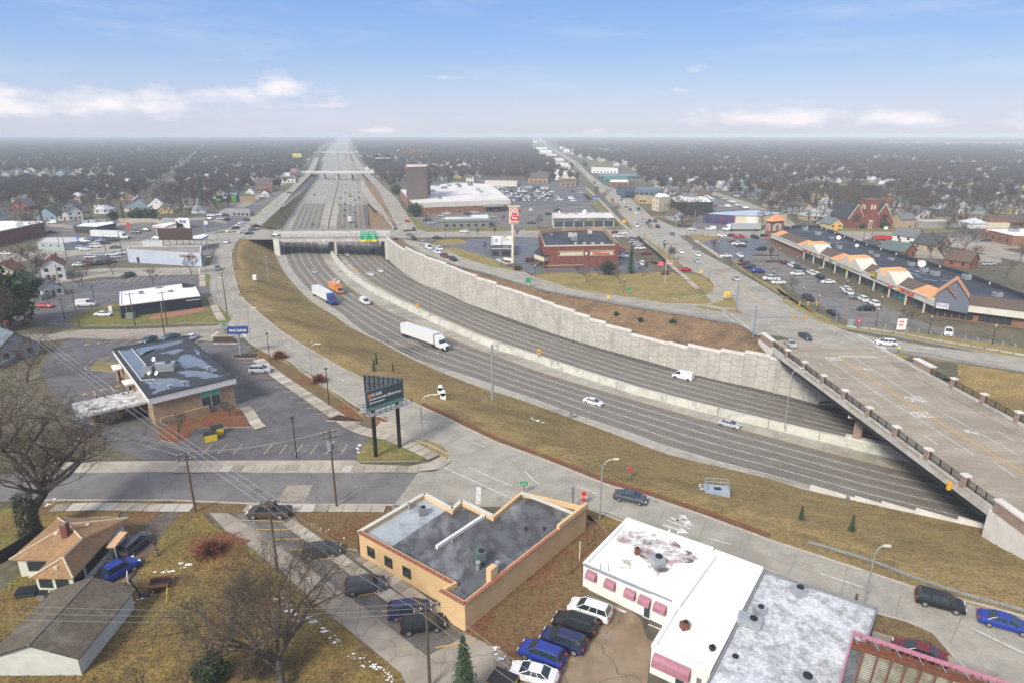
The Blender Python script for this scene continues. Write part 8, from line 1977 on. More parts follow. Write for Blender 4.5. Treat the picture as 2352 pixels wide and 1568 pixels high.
def heading(cd,p):
 if cd[0]=='a':return AV
 if cd[0]=='A':return AV+mt.pi
 if cd[0]=='f':return tang(FW['Mn'],p)
 if cd[0]=='F':return tang(FW['Mn'],p,-1)
 if cd[0]=='s':return tang(SDRs,p)
 if cd[0]=='S':return tang(SDRs,p,-1)
 if cd[0]=='r':return tang(RSLs,p)
 if cd[0]=='p':return PLAZ
 if cd[0]=='P':return PLAZ+mt.pi
 if cd[0]=='q':return PLAZ+mt.pi/2
 return R(float(cd))
ORD=['first','second','third','fourth','fifth','sixth','seventh','eighth','ninth','tenth','eleventh','twelfth','thirteenth','fourteenth','fifteenth']
def V(k,s_,phrase,z=.04,group=None,near_=None):
 rows_=[]
 for it in s_.split(';'):
  x,y,cd,t,c=it.strip().split(',');t={'c':'sedan','u':'suv'}.get(t,t);c={'w':'white','d':'dark','i':'silver','b':'black'}.get(c,c);zz=z(float(x))if callable(z)else z;p=g1(k,float(x),float(y),zz);rows_.append((p.length,p,cd,t,c))
 rows_.sort(key=lambda r:r[0]);cnt={};tot={}
 for r in rows_:tot[(r[3],r[4])]=tot.get((r[3],r[4]),0)+1
 for _,p,cd,t,c in rows_:
  i=cnt.get((t,c),0);cnt[(t,c)]=i+1
  lab=f"{c} {TN.get(t, t)} {phrase}"+(f", {ORD[min(i, 14)]} such" if tot[(t,c)]>1 else '')
  vh_(t,c,p,heading(cd,p),lab,group or 'vehicles '+phrase,near_)
def V2(k,xr,yr,xf,yf,t,c,lab,z=.04):
 a,b=g1(k,xr,yr,z),g1(k,xf,yf,z);return vh_(t,c,(a+b)/2,dirof((a,b)),lab,None,True)
for a_ in(('c1',915,650,1050,535,'suv','slate','dark slate wagon parked beside the orange roofed house'),('c1',760,840,895,765,'pickup','blue','bright blue pickup truck between the orange roofed house and the garage'),('c2',250,352,-50,352,'pickup','brown','dark brown pickup truck parked at the top of the angled row'),('c2',365,650,590,622,'suv','dark','dark SUV alone in the upper part of the angled row'),('c2',670,905,925,868,'suv','slate','slate grey SUV in the middle of the angled row'),('c2',985,1085,1245,1048,'suv','navy','dark blue SUV parked close beside a black SUV by the tan wall'),('c2',1075,1185,1345,1150,'suv','black','black SUV at the lower end of the angled row by the tan wall'),('c3',690,1110,440,1025,'suv','white','silver white SUV with a dark glass roof topmost in the yard row'),('c3',590,1210,325,1125,'suv','black','black SUV with chrome rails second in the yard row'),('c3',505,1335,240,1245,'suv','navy','dark navy SUV third in the yard row'),('c3',350,1440,85,1335,'suv','blue','deep blue SUV fourth in the yard row'),('c3',300,1568,20,1495,'sedan','white','white sedan lowest in the yard row'),('c3',765,222,955,262,'sedan','slate','dark blue grey sedan driving on the left service road'),('c4',1090,965,1395,1045,'suv','black','black SUV driving past the guardrail at the lower right'),('c4',1545,1110,1880,1205,'sedan','blue','bright blue coupe behind the black SUV at the right edge'),('c4',1235,1420,950,1330,'sedan','maroon','maroon car parked beyond the pink truss canopy'),('b1',722,213,868,207,'van','white','white panel van parked left of the black restaurant'),('b1',882,302,1022,303,'sedan','white','white sedan on the green island before the black restaurant'),('b1',380,222,462,222,'sedan','red','red car parked under the pine in the upper left lot'),('a1',1150,1392,1215,1372,'pickup','brown','dark pickup truck leaving the upper left lot'),('b1',1420,510,1315,560,'sedan','teal','dark teal sedan parked behind the bank roof'),('b1',1600,500,1530,522,'sedan','teal','second teal car mostly hidden behind the bank roof'),('b1',1795,500,1728,535,'sedan','white','white car parked behind the bank roof corner'),('b2',-30,815,118,812,'suv','silver','silver SUV parked at the end of the white stalls'),('b4',240,600,165,540,'sedan','silver','pale silver sedan driving off the big bridge by its railing'),('b4',1165,572,1000,560,'suv','white','white SUV waiting at the stop line right of the junction'),('e6',1558,1235,1552,1300,'pickup','white','white pickup truck facing the camera in the plaza front lot'),('b4',315,490,365,520,'sedan','dark','small dark car crossing the junction beside the silver sedan')):V2(*a_)
V('e2','1243,1225,s,u,grey;1370,828,s,u,w;1435,672,s,c,w;1495,630,s,u,d;1565,592,s,u,w;1605,545,s,c,w;1655,512,s,u,slate;1610,685,S,u,w;1705,705,S,c,d;1755,650,S,u,grey;1800,600,S,u,b;2290,100,s,c,teal','on the left service road above the bend')
V('e2','1150,440,0,u,w;1275,428,10,c,w;1365,432,5,u,b;1130,490,0,c,d;1285,488,5,c,i;1380,500,80,u,b;350,775,0,c,w;1900,190,10,u,slate','in the lot by the small blue cornered shop')
V('e1','2010,495,0,u,d;2155,462,0,c,d;750,492,175,c,d;775,350,180,van,w;1700,715,20,c,teal','on the streets around the white lorry')
V('e1','1210,730,15,u,w;1300,700,15,c,i;1420,700,15,u,w;1260,745,15,c,w;1390,665,15,c,w;1480,620,15,c,i;1540,650,15,u,d;1600,610,15,pickup,brown;1690,600,15,u,slate;1250,625,0,van,w;1440,600,10,pickup,blue','in the crowded yard right of the pale blue shop')
V('e1','1345,860,20,u,w;1410,855,20,c,w;1530,825,20,c,i;1650,820,20,u,w;1770,800,20,u,w;1480,870,20,c,grey;1320,945,20,c,red;1420,925,20,c,i;1400,965,20,c,b;1500,950,20,u,b;1620,930,20,u,d;1560,890,20,u,grey;1170,975,15,c,w;1700,860,20,c,i;80,810,0,c,w;120,1050,0,pickup,dark','in the packed lot left of the auto service wall')
tz=lambda z:(lambda x:z)
V('B','1420,985,f,c,w;1035,815,f,c,i;1920,1355,f,minivan,w;345,160,0,c,dark','on the near freeway lanes above the trucks',-8.4)if False else V('B','1420,985,f,c,w;1035,815,f,c,i;1920,1355,f,van,w','on the near freeway lanes above the trucks',-8.3)
V('B','1605,512,F,c,w;1635,365,F,c,grey;2055,435,F,u,d;2190,800,F,c,w;2020,858,F,c,w','on the far freeway lanes below the flat bridge',-9.7)
V('b3','1560,868,F,van,w;','on the far freeway lanes before the retaining wall',-10)if False else None
V('b3','1570,872,F,van,w','beside the retaining wall on the far lanes',-10);V('b3','745,1105,f,c,w','alone on the middle near lanes',-8.2);V('b3','1990,1310,f,c,silver','by the yellow line before the big bridge',-8.7);V('b4','560,1140,F,c,dark','in the shade under the big bridge',-9.9)
V('e2','2100,735,0,c,dark','crossing the flat bridge')
V('a2','518,905,f,c,teal;535,635,f,u,brown;580,628,f,u,w;693,528,f,van,w;650,478,f,c,w;590,450,f,c,w;715,448,f,c,i;685,460,f,c,grey;665,492,f,c,d;640,500,f,c,i;625,450,f,c,d;572,462,f,c,dark','on the oncoming freeway lanes beyond the flat bridge',-8.2)
V('a2','798,925,F,c,teal;922,922,F,u,d;810,830,F,c,d;902,792,F,u,grey;758,792,F,c,w;765,768,F,u,i;815,778,F,u,b;770,728,F,u,d;815,716,F,c,d;898,732,F,u,w;868,690,F,c,w;905,682,F,c,grey;945,662,F,u,d;775,668,F,u,d;943,610,F,u,maroon;925,556,F,u,w;938,516,F,u,grey;825,540,F,minivan,grey;818,616,F,c,brown;935,452,F,c,d;830,470,F,c,brown;800,452,F,c,d;912,440,F,c,silver','on the outbound freeway lanes beyond the flat bridge',-9.7)
V('a2',';'.join(f"{rnd.uniform(590, 730):.0f},{y},f,c,{rnd.choice(('white', 'dark', 'silver'))}" for y in(385,372,360,340,332,318,300,285))+';'+';'.join(f"{rnd.uniform(790, 880):.0f},{y},F,c,{rnd.choice(('white', 'dark', 'grey'))}" for y in(388,380,370,362,350,300)),'far up the freeway beyond the second bridge',-8.8)
V('e3','580,1050,r,u,i;815,1128,r,u,w;778,1180,r,u,w;890,1235,r,pickup,maroon;1018,1285,r,u,b;437,975,r,u,d;375,922,r,c,grey;437,845,-85,u,slate;343,720,r,c,red;780,965,0,c,d;1180,875,180,u,w;660,1115,r,van,w','around the junction left of the dark grey restaurant')
V('e3','2160,1300,0,u,maroon;1050,560,180,u,w;1225,550,180,u,w;1330,590,180,pickup,i;890,560,0,u,d;1400,540,0,u,b;1640,572,0,c,maroon;920,610,15,pickup,w;1610,660,20,u,i;700,750,20,u,i;1060,770,0,pickup,w;1360,770,0,u,w;1985,565,90,c,red;2155,550,90,u,w;2150,745,5,c,slate;850,640,10,u,i;1230,610,0,u,dark','in the lots around the burger restaurant')
V('e4','1335,128,A,c,d;1385,172,A,u,d;1378,210,A,c,grey;1413,240,A,u,w;1240,208,a,c,maroon;1445,315,a,c,grey;1500,352,a,c,d;1625,345,A,u,b;1678,385,A,c,i;1578,402,a,c,w;1595,590,A,van,w;1705,515,A,u,i;1790,525,A,u,d;1755,558,A,c,slate;1868,522,A,u,d;1800,608,A,u,gold;1905,606,A,u,b;2120,712,a,c,teal;2010,825,A,c,w;2250,975,A,c,w','on the avenue at the main junction')
V('e5','345,925,A,c,grey;375,1020,A,c,w;370,1115,A,c,i;935,1375,A,c,i;190,1240,175,c,red;790,1040,180,c,w;995,1030,-90,c,w','on the avenue beside the plaza entrance')
V('a3','595,350,a,u,d;755,520,a,c,gold;790,555,a,c,i;845,535,A,c,teal;780,565,a,u,navy;640,400,a,c,i;570,330,A,c,w','far up the avenue')
V('e4','1290,688,0,c,maroon;1395,705,0,u,w;1325,752,0,u,w;1515,778,20,c,grey;1535,798,20,c,maroon;1555,830,15,u,i;1620,865,10,c,i;1650,925,5,u,w;1740,1000,0,c,maroon;1390,990,5,u,grey;1395,1042,5,c,w;1355,930,5,c,red;1675,1150,90,u,w;60,548,0,c,slate;430,360,0,pickup,d;300,420,0,u,d;45,360,90,u,w','in the pharmacy and shop strip lots')
V('e4','810,110,30,c,i;835,130,30,c,slate;860,150,30,c,d;885,172,30,u,d;905,195,30,c,maroon;790,95,30,c,i;660,75,0,c,d;690,155,0,c,grey;665,222,0,u,w;640,190,0,van,w;480,210,0,u,w;215,45,0,c,w;350,90,0,u,w','at the avenue side of the used car lot')
V('e5','295,645,0,u,w;565,640,180,van,w;735,740,-20,u,w;885,742,0,u,maroon;985,755,0,pickup,red;1215,760,-70,u,b;1360,745,0,u,d;970,862,175,pickup,w;1010,890,175,c,d;1310,935,175,u,b;1060,1155,175,u,maroon;1135,1205,175,u,navy;1260,1265,0,minivan,blue','in the wet lot by the plaza corner tower')
V('e5','1630,1132,P,c,maroon;1700,1148,P,c,navy;1755,1178,P,u,w;1825,1200,P,u,d;1925,1248,P,c,slate;1835,1305,180,u,w;2040,1290,P,u,w;2115,1318,P,u,w;2170,1352,P,u,b;1455,1375,180,pickup,w;1560,1432,180,c,w;2290,1425,180,c,w','in the upper plaza stalls',near_=True)
V('e6','475,815,P,u,w;500,845,P,u,w;650,918,P,u,w;600,898,180,c,grey;770,965,P,u,w;690,1022,175,u,b;335,1062,P,c,b;80,905,P,pickup,dark','in the lower plaza stalls',near_=True)
V('f2','1470,600,150,c,i;1500,612,150,c,d;1530,625,150,c,i;1570,640,150,c,slate;1600,650,150,c,i;1640,660,150,c,w;1450,710,0,c,maroon;1500,715,0,c,i;1590,715,0,van,w;1690,700,150,u,i;1740,715,150,c,slate;1790,730,150,c,w;1360,620,0,van,w;1685,590,0,c,w;1770,600,0,u,blue;1440,600,150,c,grey','in the rows behind the mural building')
V('f1','-10,370,20,u,d;40,375,20,u,slate;100,385,20,c,i;0,415,20,c,d;40,425,20,c,i;90,440,0,c,w;1130,690,0,c,d;1950,895,5,u,i;1920,625,0,c,slate;640,610,10,u,w;1560,465,0,u,i;1640,468,0,u,silver','near the church')
A0,A1,B0,B1_=g1('a3',-300,560),g1('a3',330,560),g1('a3',-330,700),g1('a3',480,690)
for i in range(9):
 for j in range(17):
  if rr_.random()<.16:continue
  f,h_=(j+.5)/17+rr_.uniform(-.008,.008),(i+.5)/9;p=A0.lerp(A1,f).lerp(B0.lerp(B1_,f),h_);c=rr_.choice(('white','silver','slate','dark','white','grey','silver','navy','black','white'));t=rr_.choice(('sedan','suv','sedan'))
  vh_(t,c,p,rr_.choice((.1,.15,3.3))+(1.2 if i%3 else 0),f'{c} {TN.get(t, t)} packed among many stored cars right of the big store',f'{c} {TN.get(t, t)}s stored right of the big store')
def T2(k,xr,yr,xf,yf,lab,z=.04,**kw):
 a,b=g1(k,xr,yr,z),g1(k,xf,yf,z);return truck((a+b)/2,dirof((a,b)),lab,**kw)
T2('B',1075,1225,1380,1390,'white lorry with a blue cab in the outer near freeway lane',-7.9,cab='blue',L_=20);T2('b2',1385,485,1745,612,'long all white lorry in the middle near freeway lanes',-8.1,L_=21)
T2('B',1345,1120,1500,1200,'orange box truck beside the blue cabbed lorry',-8.3,c='orange',cab='orange',L_=9.5,kind='box',H_=3.6,name='box_truck',cat='truck')
T2('e1',1330,562,1950,582,'long white lorry crossing behind the bare billboard',L_=21);T2('e5',1270,655,740,655,'white cabbed lorry with a grey trailer before the mural building',c='silver',L_=21)
T2('a2',862,895,862,870,'white box truck before the flat bridge among outbound cars',-9.7,L_=9,kind='box',name='box_truck',cat='truck');T2('a2',863,655,863,630,'blue and tan truck among the outbound cars',-9.7,c='gold',cab='blue',L_=9,kind='box',name='box_truck',cat='truck');T2('a2',893,490,893,472,'dark blue truck near the second bridge',-9.7,c='navy',L_=10,kind='box',name='box_truck',cat='truck');T2('a2',620,460,620,472,'white truck coming from the second bridge',-8.2,L_=9,kind='box',name='box_truck',cat='truck')
T2('e3',308,868,312,830,'beige box truck waiting at the flat bridge',c='beige',cab='white',L_=7.5,kind='box',H_=3.2,name='box_truck',cat='truck');T2('f1',880,625,680,615,'red fire engine in the yard behind the plaza',c='red',cab='red',L_=10,kind='box',H_=2.6,name='fire_engine',cat='truck');T2('f1',1140,575,905,565,'red ladder truck with silver gear behind the plaza',c='red',cab='red',L_=12,kind='box',H_=3,name='fire_engine',cat='truck')
# ---- poles, signals, signs and small things
def opl(p0,t,u,v):
 lo,hi=-80,80
 for _ in range(45):
  m=(lo+hi)/2;p=p0+t*m;z=ztop(V3((p.x,p.y,0)),v)
  if(proj((p.x,p.y,z))[0]<u)==(t.x>0):lo=m
  else:hi=m
 p=p0+t*lo;return V3((p.x,p.y,ztop(V3((p.x,p.y,0)),v)))
def H(k,x,y,ty):return ztop(g1(k,x,y),D(k,x,ty)[1])
def ftx(txt,size,m,p,t,par,o,bold=.03,sx=1,off=.08,fit=0):
 n=V3((t.y,-t.x,0));n=n if n.dot(V3((p.x,p.y,0)))<0 else-n;q=p+n*off-o
 return ltr(txt,size,m,q,(mt.pi/2,0,mt.atan2(n.x,-n.y)),par,sx=sx,bold=bold,ext=.01,fit=fit)
def slabv(c,t,w,h,th,m,name,par,o):
 b=Mb();q=c-o;b.box(tuple(q),(w,th,h),mt.atan2(t.y,t.x));return b.bd_(name,m,par)
P1,P2=g1('f3',333,1422),g1('f3',682,1285);t=(P2-P1).normalized();o=(P1+P2)/2;n_=V3((t.y,-t.x,0));n_=n_ if n_.y<0 else-n_
bbd=emp('billboard','big dark two sided bank billboard on two black columns beside the service road','billboard',o)
p0=P1+n_*.8;tl,tr,bl,br=(opl(p0,t,*D('f3',x,y))for x,y in((180,470),(720,298),(192,762),(737,560)))
zt,zb=(tl.z+tr.z)/2,(bl.z+br.z)/2;c=(tl+tr+bl+br)/4;w=((tr-tl).length+(br-bl).length)/2
pan=mat('dark_slate_ad_panel',(.045,.065,.08),(.05,.07,.085),ro=.5,scale=.3)
f_=slabv(V3((c.x,c.y,(zt+zb)/2)),t,w,zt-zb,.3,pan,'ad_panel',bbd,o)
slabv(V3((c.x,c.y,zb+.25))+n_*.17,t,w,.5,.05,mat('teal_ad_band',(.10,.22,.20)),'ad_band',f_,o)
L0_=c-t*w/2
for txt,sz,fx,fz,bd in(('PNC BANK',.75,.27,.76,.28),('See how we can make a difference for you.',.62,.50,.56,.86),('Learn more at pnc.com',.42,.27,.38,.4)):
 q=L0_+t*w*fx;q.z=zb+(zt-zb)*fz;ftx(txt,sz,M['white'],q,t,f_,o,.015,1,.2,w*bd)
q=L0_+t*w*.08;q.z=zb+(zt-zb)*.76;slabv(q+n_*.2,t,.55,.55,.05,mat('orange_emblem',(.7,.2,.04)),'emblem',f_,o)
bt=V3((c.x,c.y,0));aL,aR=G(*D('f3',150,205),zt+.4),G(*D('f3',705,262),zt+.4);aL.z=aR.z=0;t2=(aR-aL).normalized();m_=(aL+aR)/2
bk_=slabv(V3((m_.x,m_.y,(zt+zb)/2+.4)),t2,(aR-aL).length,zt-zb,.25,mat('billboard_back',(.09,.105,.12),(.07,.08,.095),ro=.6,scale=1),'back_panel',bbd,o)
b=Mb()
for i in range(9):q=aL.lerp(aR,i/8)-o+n_*.25;b.box((q.x,q.y,(zt+zb)/2+.4),(.12,.2,zt-zb),mt.atan2(t2.y,t2.x))
for zz in(zt+.1,zt-1.0,zb+1.2):b.tube(aL-o+n_*.3+V3((0,0,zz)),aR-o+n_*.3+V3((0,0,zz)),.08,n=4)
b.tube(aL-o+V3((0,0,zt)),bt-t*w/2-o+V3((0,0,zt-.2)),.07,n=4);b.bd_('frame',M['bs'],bk_)
for P_ in(P1,P2):b=Mb();b.tube((P_.x-o.x,P_.y-o.y,-.1),(P_.x-o.x,P_.y-o.y,zb+.6),.33,n=12);b.bd_('column',M['bs'],bbd)
for s_,nn in((1,n_),(-1,n_)):
 b=Mb();q=bt-o+nn*(1.0 if s_>0 else-1.0);b.box((q.x,q.y,zb-.35),(w*1.15,1.2,.08),mt.atan2(t.y,t.x));wk=b.bd_('catwalk',M['steel'],bbd)
 b=Mb()
 for i in range(9):
  e=q+t*w*1.15*(i/8-.5)+nn*.6*s_;b.tube(e+V3((0,0,zb-.35)),e+V3((0,0,zb+.6)),.04,n=4)
 for zz in(.15,.6):b.tube(q-t*w*.57+nn*.6*s_+V3((0,0,zb+zz)),q+t*w*.57+nn*.6*s_+V3((0,0,zb+zz)),.035,n=4)
 b.bd_('handrail',M['bs'],wk)
def sign(k,fx,fy,x0,x1,y0,y1,m,lab,txt=(),posts=1,pm_=None,name='sign',cat='sign',tdir=None,th=.3,z=0,pr=.12,back=None):
 P_=g1(k,fx,fy,z);t=tdir or V3((1,0,0));o=P_;r_=emp(name,lab,cat,o)
 a,c=opl(P_,t,*D(k,x0,(y0+y1)/2)),opl(P_,t,*D(k,x1,(y0+y1)/2));cx=(a+c)/2;w=(c-a).length
 q=V3((cx.x,cx.y,z));zt,zb=ztop(q,D(k,0,y0)[1]),ztop(q,D(k,0,y1)[1])
 bd=slabv(V3((cx.x,cx.y,(zt+zb)/2)),t,w,zt-zb,th,m,'board',r_,o)
 for i in range(posts):
  f=0 if posts==1 else(i/(posts-1)-.5)*.8;e=(P_ if posts==1 else q+t*w*f)-o;b=Mb();b.tube((e.x,e.y,-.05),(e.x,e.y,zb+(.1 if pr<.3 else .3)-z),pr,n=8);b.bd_('post',pm_ or M['gs'],r_)
 for tx in txt:
  s_,fx_,fz,sz,mm=tx;p=cx+t*w*(fx_-.5);p.z=zb+(zt-zb)*fz;ftx(s_,sz*(zt-zb),mm,p,t,bd,o,.02*sz*(zt-zb),.95,th/2+.06)
 return r_,bd,cx,w,zb,zt,t,o
Wt,Rd,Gr=M['white'],M['red'],M['green']
r_,bd,cx,w,zb,zt,t,o=sign('e3',1893,1375,1838,1976,500,745,M['cream'],'tall cream pylon sign with red lettering beside the wet blue lot',pm_=M['cream'],pr=.55,th=1.2,name='pylon_sign')
hh=zt-zb
for z0,z1,m in((.62,.97,Wt),(.52,.60,Wt),(.03,.50,Rd)):slabv(V3((cx.x,cx.y,zb+hh*(z0+z1)/2))+V3((w*.08,-.62,0)),t,w*.82,hh*(z1-z0),.06,m,'sign_face',bd,o)
for s_,z_,sz,m in(('CVS',.80,.34,Rd),('pharmacy',.65,.09,Rd),('DRIVE-THRU',.56,.07,Rd),('Tony',.36,.17,Wt),('Flu Shots',.14,.15,Wt)):ftx(s_,hh*sz,m,V3((cx.x+w*.08,cx.y,zb+hh*z_)),t,bd,o,.05,.9,.72)
slabv(V3((cx.x,cx.y,zt+.3)),t,w*1.35,.35,1.9,M['cream'],'cap',bd,o)
r_,bd,cx,w,zb,zt,t,o=sign('e3',578,520,540,614,375,402,Rd,'fast food pylon sign with a yellow arch over the big store roof',pm_=M['rust'],pr=.25,name='pylon_sign')
b=Mb();
for s_ in(-1,1):b.path([V3((s_*w*.23+w*.2*mt.cos(a),0,zt+.1+w*.55*mt.sin(a)))for a in[k*mt.pi/8 for k in range(9)]],.18,n=5)
b.bd_('arch',mat('arch_yellow',(.75,.5,.03)),bd)
bank_t=V3((1,.10,0)).normalized()
sign('b1',2215,660,2092,2275,398,462,mat('bank_blue',(.02,.06,.22)),'blue bank sign on a thick grey post at the lot entrance',[('PNC BANK',.55,.5,.5,Wt)],pm_=M['steel'],pr=.35,name='pylon_sign',tdir=bank_t,th=.8)
sign('e2',620,960,368,862,615,788,mat('bare_wood_board',(.075,.045,.035),(.055,.035,.028),scale=.6),'wide bare dark brown billboard standing over the auto service roof',posts=5,pm_=M['rust'],name='billboard',cat='billboard',th=.5,pr=.15)
sign('e2',1405,335,1220,1556,132,228,mat('black_ad',(.012,.015,.018)),'black billboard with green arrow and lettering beside the shops',[('hpa',.38,.72,.42,Wt),('$50',.77,.7,.5,mat('lime_letter',(.13,.55,.06))),('FREE',.77,.25,.4,mat('lime_letter',(.1,.5,.1)))],pm_=M['bs'],name='billboard',cat='billboard',pr=.5)
q=opl(g1('e2',1405,335),V3((1,0,0)),*D('e2',1275,197));b=Mb();k_=.9;o=q
b.add([(0,0,0),(1.9*k_,0,1.6*k_),(1.9*k_,0,.6*k_),(4*k_,0,.6*k_),(4*k_,0,-.6*k_),(1.9*k_,0,-.6*k_),(1.9*k_,0,-1.6*k_)],[(0,6,1),(2,5,4,3)])
ao=b.bd_('arrow',mat('lime_letter',(.1,.5,.1)),[x for x in COL.objects if x.get('label','').startswith('black billboard')][0]);ao.location=q+V3((-3.2,-.35,0))-ao.parent.location
sign('a2',1165,405,1092,1236,264,318,mat('black_ad',(.01,.01,.01)),'black electronic billboard with white and orange words left of the brown tower',[('M&M PAINT ARENA',.5,.48,.32,Wt),('SATURDAYS',.5,.8,.2,mat('sign_orange',(.7,.3,.05)))],pm_=M['gs'],name='billboard',cat='billboard',pr=.5)
sign('a2',380,360,336,418,247,284,mat('pale_yellow_ad',(.5,.45,.12)),'pale yellow billboard on two posts left of the far freeway',posts=2,pm_=M['bs'],name='billboard',cat='billboard',pr=.5)
sign('e2',1065,700,1040,1090,508,560,Wt,'white petrol price sign on the corner island',[('7',.5,.5,.7,M['black'])],pm_=M['steel'],name='pylon_sign',pr=.3);sign('e2',1075,702,1062,1098,568,610,mat('canopy_blue',(.03,.08,.32)),'small blue and red panel under the petrol price sign',pm_=M['steel'])
sign('e4',985,290,955,1018,140,205,mat('canopy_blue',(.03,.08,.32)),'blue and red pole sign at the used car lot corner',[('GO',.5,.4,.5,Wt)],pm_=M['steel'],name='pylon_sign',pr=.25)
sign('e6',1068,1228,1022,1116,1108,1222,Wt,'low white and red notice stand under the round bare tree',[('FREE',.4,.75,.2,Rd),('GIFT',.4,.45,.24,Rd)],name='notice_stand');sign('e4',1950,1175,1903,2000,1108,1168,Rd,'low red notice sign with white words at the pharmacy exit',[('OPEN',.5,.7,.35,Wt),('24 HOURS',.5,.25,.3,Wt)],posts=2,name='notice_stand')
sign('a1',1175,950,1166,1189,885,938,Rd,'red figure shaped sign between restaurant and petrol station');sign('e5',1400,790,1362,1384,745,800,Rd,'small red sign at the plaza corner tower');sign('e5',1410,560,1355,1395,300,302,Rd,'thin red sign bar above the mural lot')
sign('f1',218,520,203,236,424,500,mat('sign_orange',(.7,.25,.05)),'upright orange sign by the street left of the church');sign('f1',785,492,765,808,455,488,Wt,'little white notice board before the church hedge');sign('e1',1990,510,1970,1980,395,400,Wt,'thin white pole by the dark pickup at left')
for x,lab in((415,'yellow board on two posts at the avenue bend, upper one'),):sign('e5',430,1300,405,455,1225,1275,mat('board_yellow',(.6,.45,.12)),lab,posts=2)
sign('b3',1975,165,1945,2005,75,130,mat('board_yellow',(.6,.45,.12)),'yellow board on two posts beside the traffic island',posts=2)
sign('b3',885,178,873,898,115,145,mat('diamond_yellow',(.75,.5,.02)),'yellow warning sign behind the guardrail');sign('b3',148,40,125,175,-45,-5,Gr,'green street sign pair behind the guardrail',posts=2);sign('b3',1070,100,1062,1088,40,65,Gr,'green street sign on the lawn edge');sign('c3',85,195,60,115,108,128,Gr,'green street name sign above the tan building roof',[('LITTLE',.5,.5,.6,Wt)]);sign('b1',2062,440,2040,2075,372,396,Gr,'green street name sign by the blue bank sign')
sign('c3',522,275,506,536,180,245,Rd,'red and white road closed style sign beside the junction',[('STOP',.5,.5,.3,Wt)]);sign('c3',440,300,434,452,145,220,M['gs'],'stack of brown route signs seen from behind');sign('c3',852,80,842,862,5,30,Rd,'small red sign on the bank fence');sign('b4',830,425,820,850,325,365,Rd,'red and white prohibition sign at the junction corner',[('X',.5,.5,.6,Wt)]);sign('b2',1150,545,1140,1165,487,520,M['gs'],'small grey sign back at the near freeway shoulder',z=ZE);sign('b3',545,1240,532,560,1160,1205,M['gs'],'grey sign back at the shoulder beside the pale car',z=ZE,posts=2);sign('c4',585,290,577,592,205,245,M['gs'],'thin grey sign post before the stepped wall',z=ZE)
sign('b2',1482,235,1470,1492,192,222,mat('chevron_orange',(.7,.38,.02)),'orange curve chevron sign on the median barrier, upper one',[('>',.5,.5,.9,M['black'])],z=-7.3);sign('b3',245,672,232,262,605,645,mat('chevron_orange',(.7,.38,.02)),'orange curve chevron sign on the median barrier, lower one',[('>',.5,.5,.9,M['black'])],z=-7.3);sign('B',1750,800,1728,1775,760,800,mat('chevron_orange',(.7,.38,.02)),'orange chevron sign on the barrier below the flat bridge',[('>',.5,.5,.9,M['black'])],z=-7.3)
q0=SL+V3((0,-.9,0));tb=(SR-SL).normalized();cs=[opl(q0,tb,*D('B',x,y))for x,y in((1838,90),(2125,90),(1840,268),(2125,268))];c=sum(cs,V3())/4;w=(cs[1]-cs[0]).length;h_=cs[0].z-cs[2].z
r_=emp('freeway_sign','green freeway direction sign with a yellow strip on the flat bridge','sign',V3((c.x,c.y,c.z)));bd=slabv(c,tb,w,h_,.15,Gr,'panel',r_,c);slabv(c+V3((0,-.1,-h_/2+h_*.1)),tb,w,h_*.18,.06,mat('exit_yellow',(.75,.62,.02)),'exit_only_strip',bd,c)
for s_,x,z_,sz in(('NORTH 94',-.26,.33,.9),('WEST 696',.24,.33,.9),('Port Huron',-.24,.12,.8),('Lansing',.26,.12,.8),('EXIT ONLY',0,-.4,.7)):ftx(s_,sz,Wt if z_>-.3 else M['black'],c+tb*w*x+V3((0,0,h_*z_)),tb,bd,c,.02,.9,.15)
for x in(-.2,.3):ftx('v',2.0,Wt,c+tb*w*x+V3((0,0,-h_*.15)),tb,bd,c,.05,1,.15)
for x in(-.4,.4):q=tb*w*x;b=Mb();b.box((q.x,q.y+.4,0),(.15,.8,h_*.8));b.bd_('bracket',M['steel'],r_)
def lmp(k,x,y,ty,dx,lab,z=0,m=None,h=None,name='street_lamp',dy=0,wd=1.0):
 p=g1(k,x,y,z);h=h or(ztop(p,D(k,0,ty)[1])-z);r_=emp(name,lab,'street lamp',p);b=Mb();b.tube((0,0,-.2),(0,0,h-1.6),.11*wd,.08*wd,8);b.bd_('pole',m or M['steel'],r_)
 b=Mb();pts=[V3((dx*(1-mt.cos(a)),dy*(1-mt.cos(a)),h-1.6+1.6*mt.sin(a)))for a in[i*mt.pi/16 for i in range(9)]];b.path(pts,.06*wd,n=6);b.bd_('arm',m or M['steel'],r_)
 b=Mb();b.box(tuple(pts[-1]+V3((dx*.12,dy*.12,-.02))),(.75 if abs(dx)>abs(dy)else .3,.3 if abs(dx)>abs(dy)else .75,.16));b.bd_('lamp_head',M['ivory'],r_);return r_
for a_ in(('f3',1018,1205,500,2.2,'curved street lamp right of the big billboard'),('b2',520,915,555,1.9,'curved street lamp beside the white stalls'),('c3',636,385,-60,1.6,'curved street lamp between tan and white buildings'),('b1',2302,515,225,2.0,'curved street lamp at the bank entrance junction'),('e2',1075,1350,1030,2.2,'curved street lamp before the auto service corner'),('e2',1100,1000,760,2.0,'curved street lamp beside the pale blue wall end'),('e2',1240,1568,1340,2.2,'curved street lamp beside the strip of green verge')):lmp(*a_)
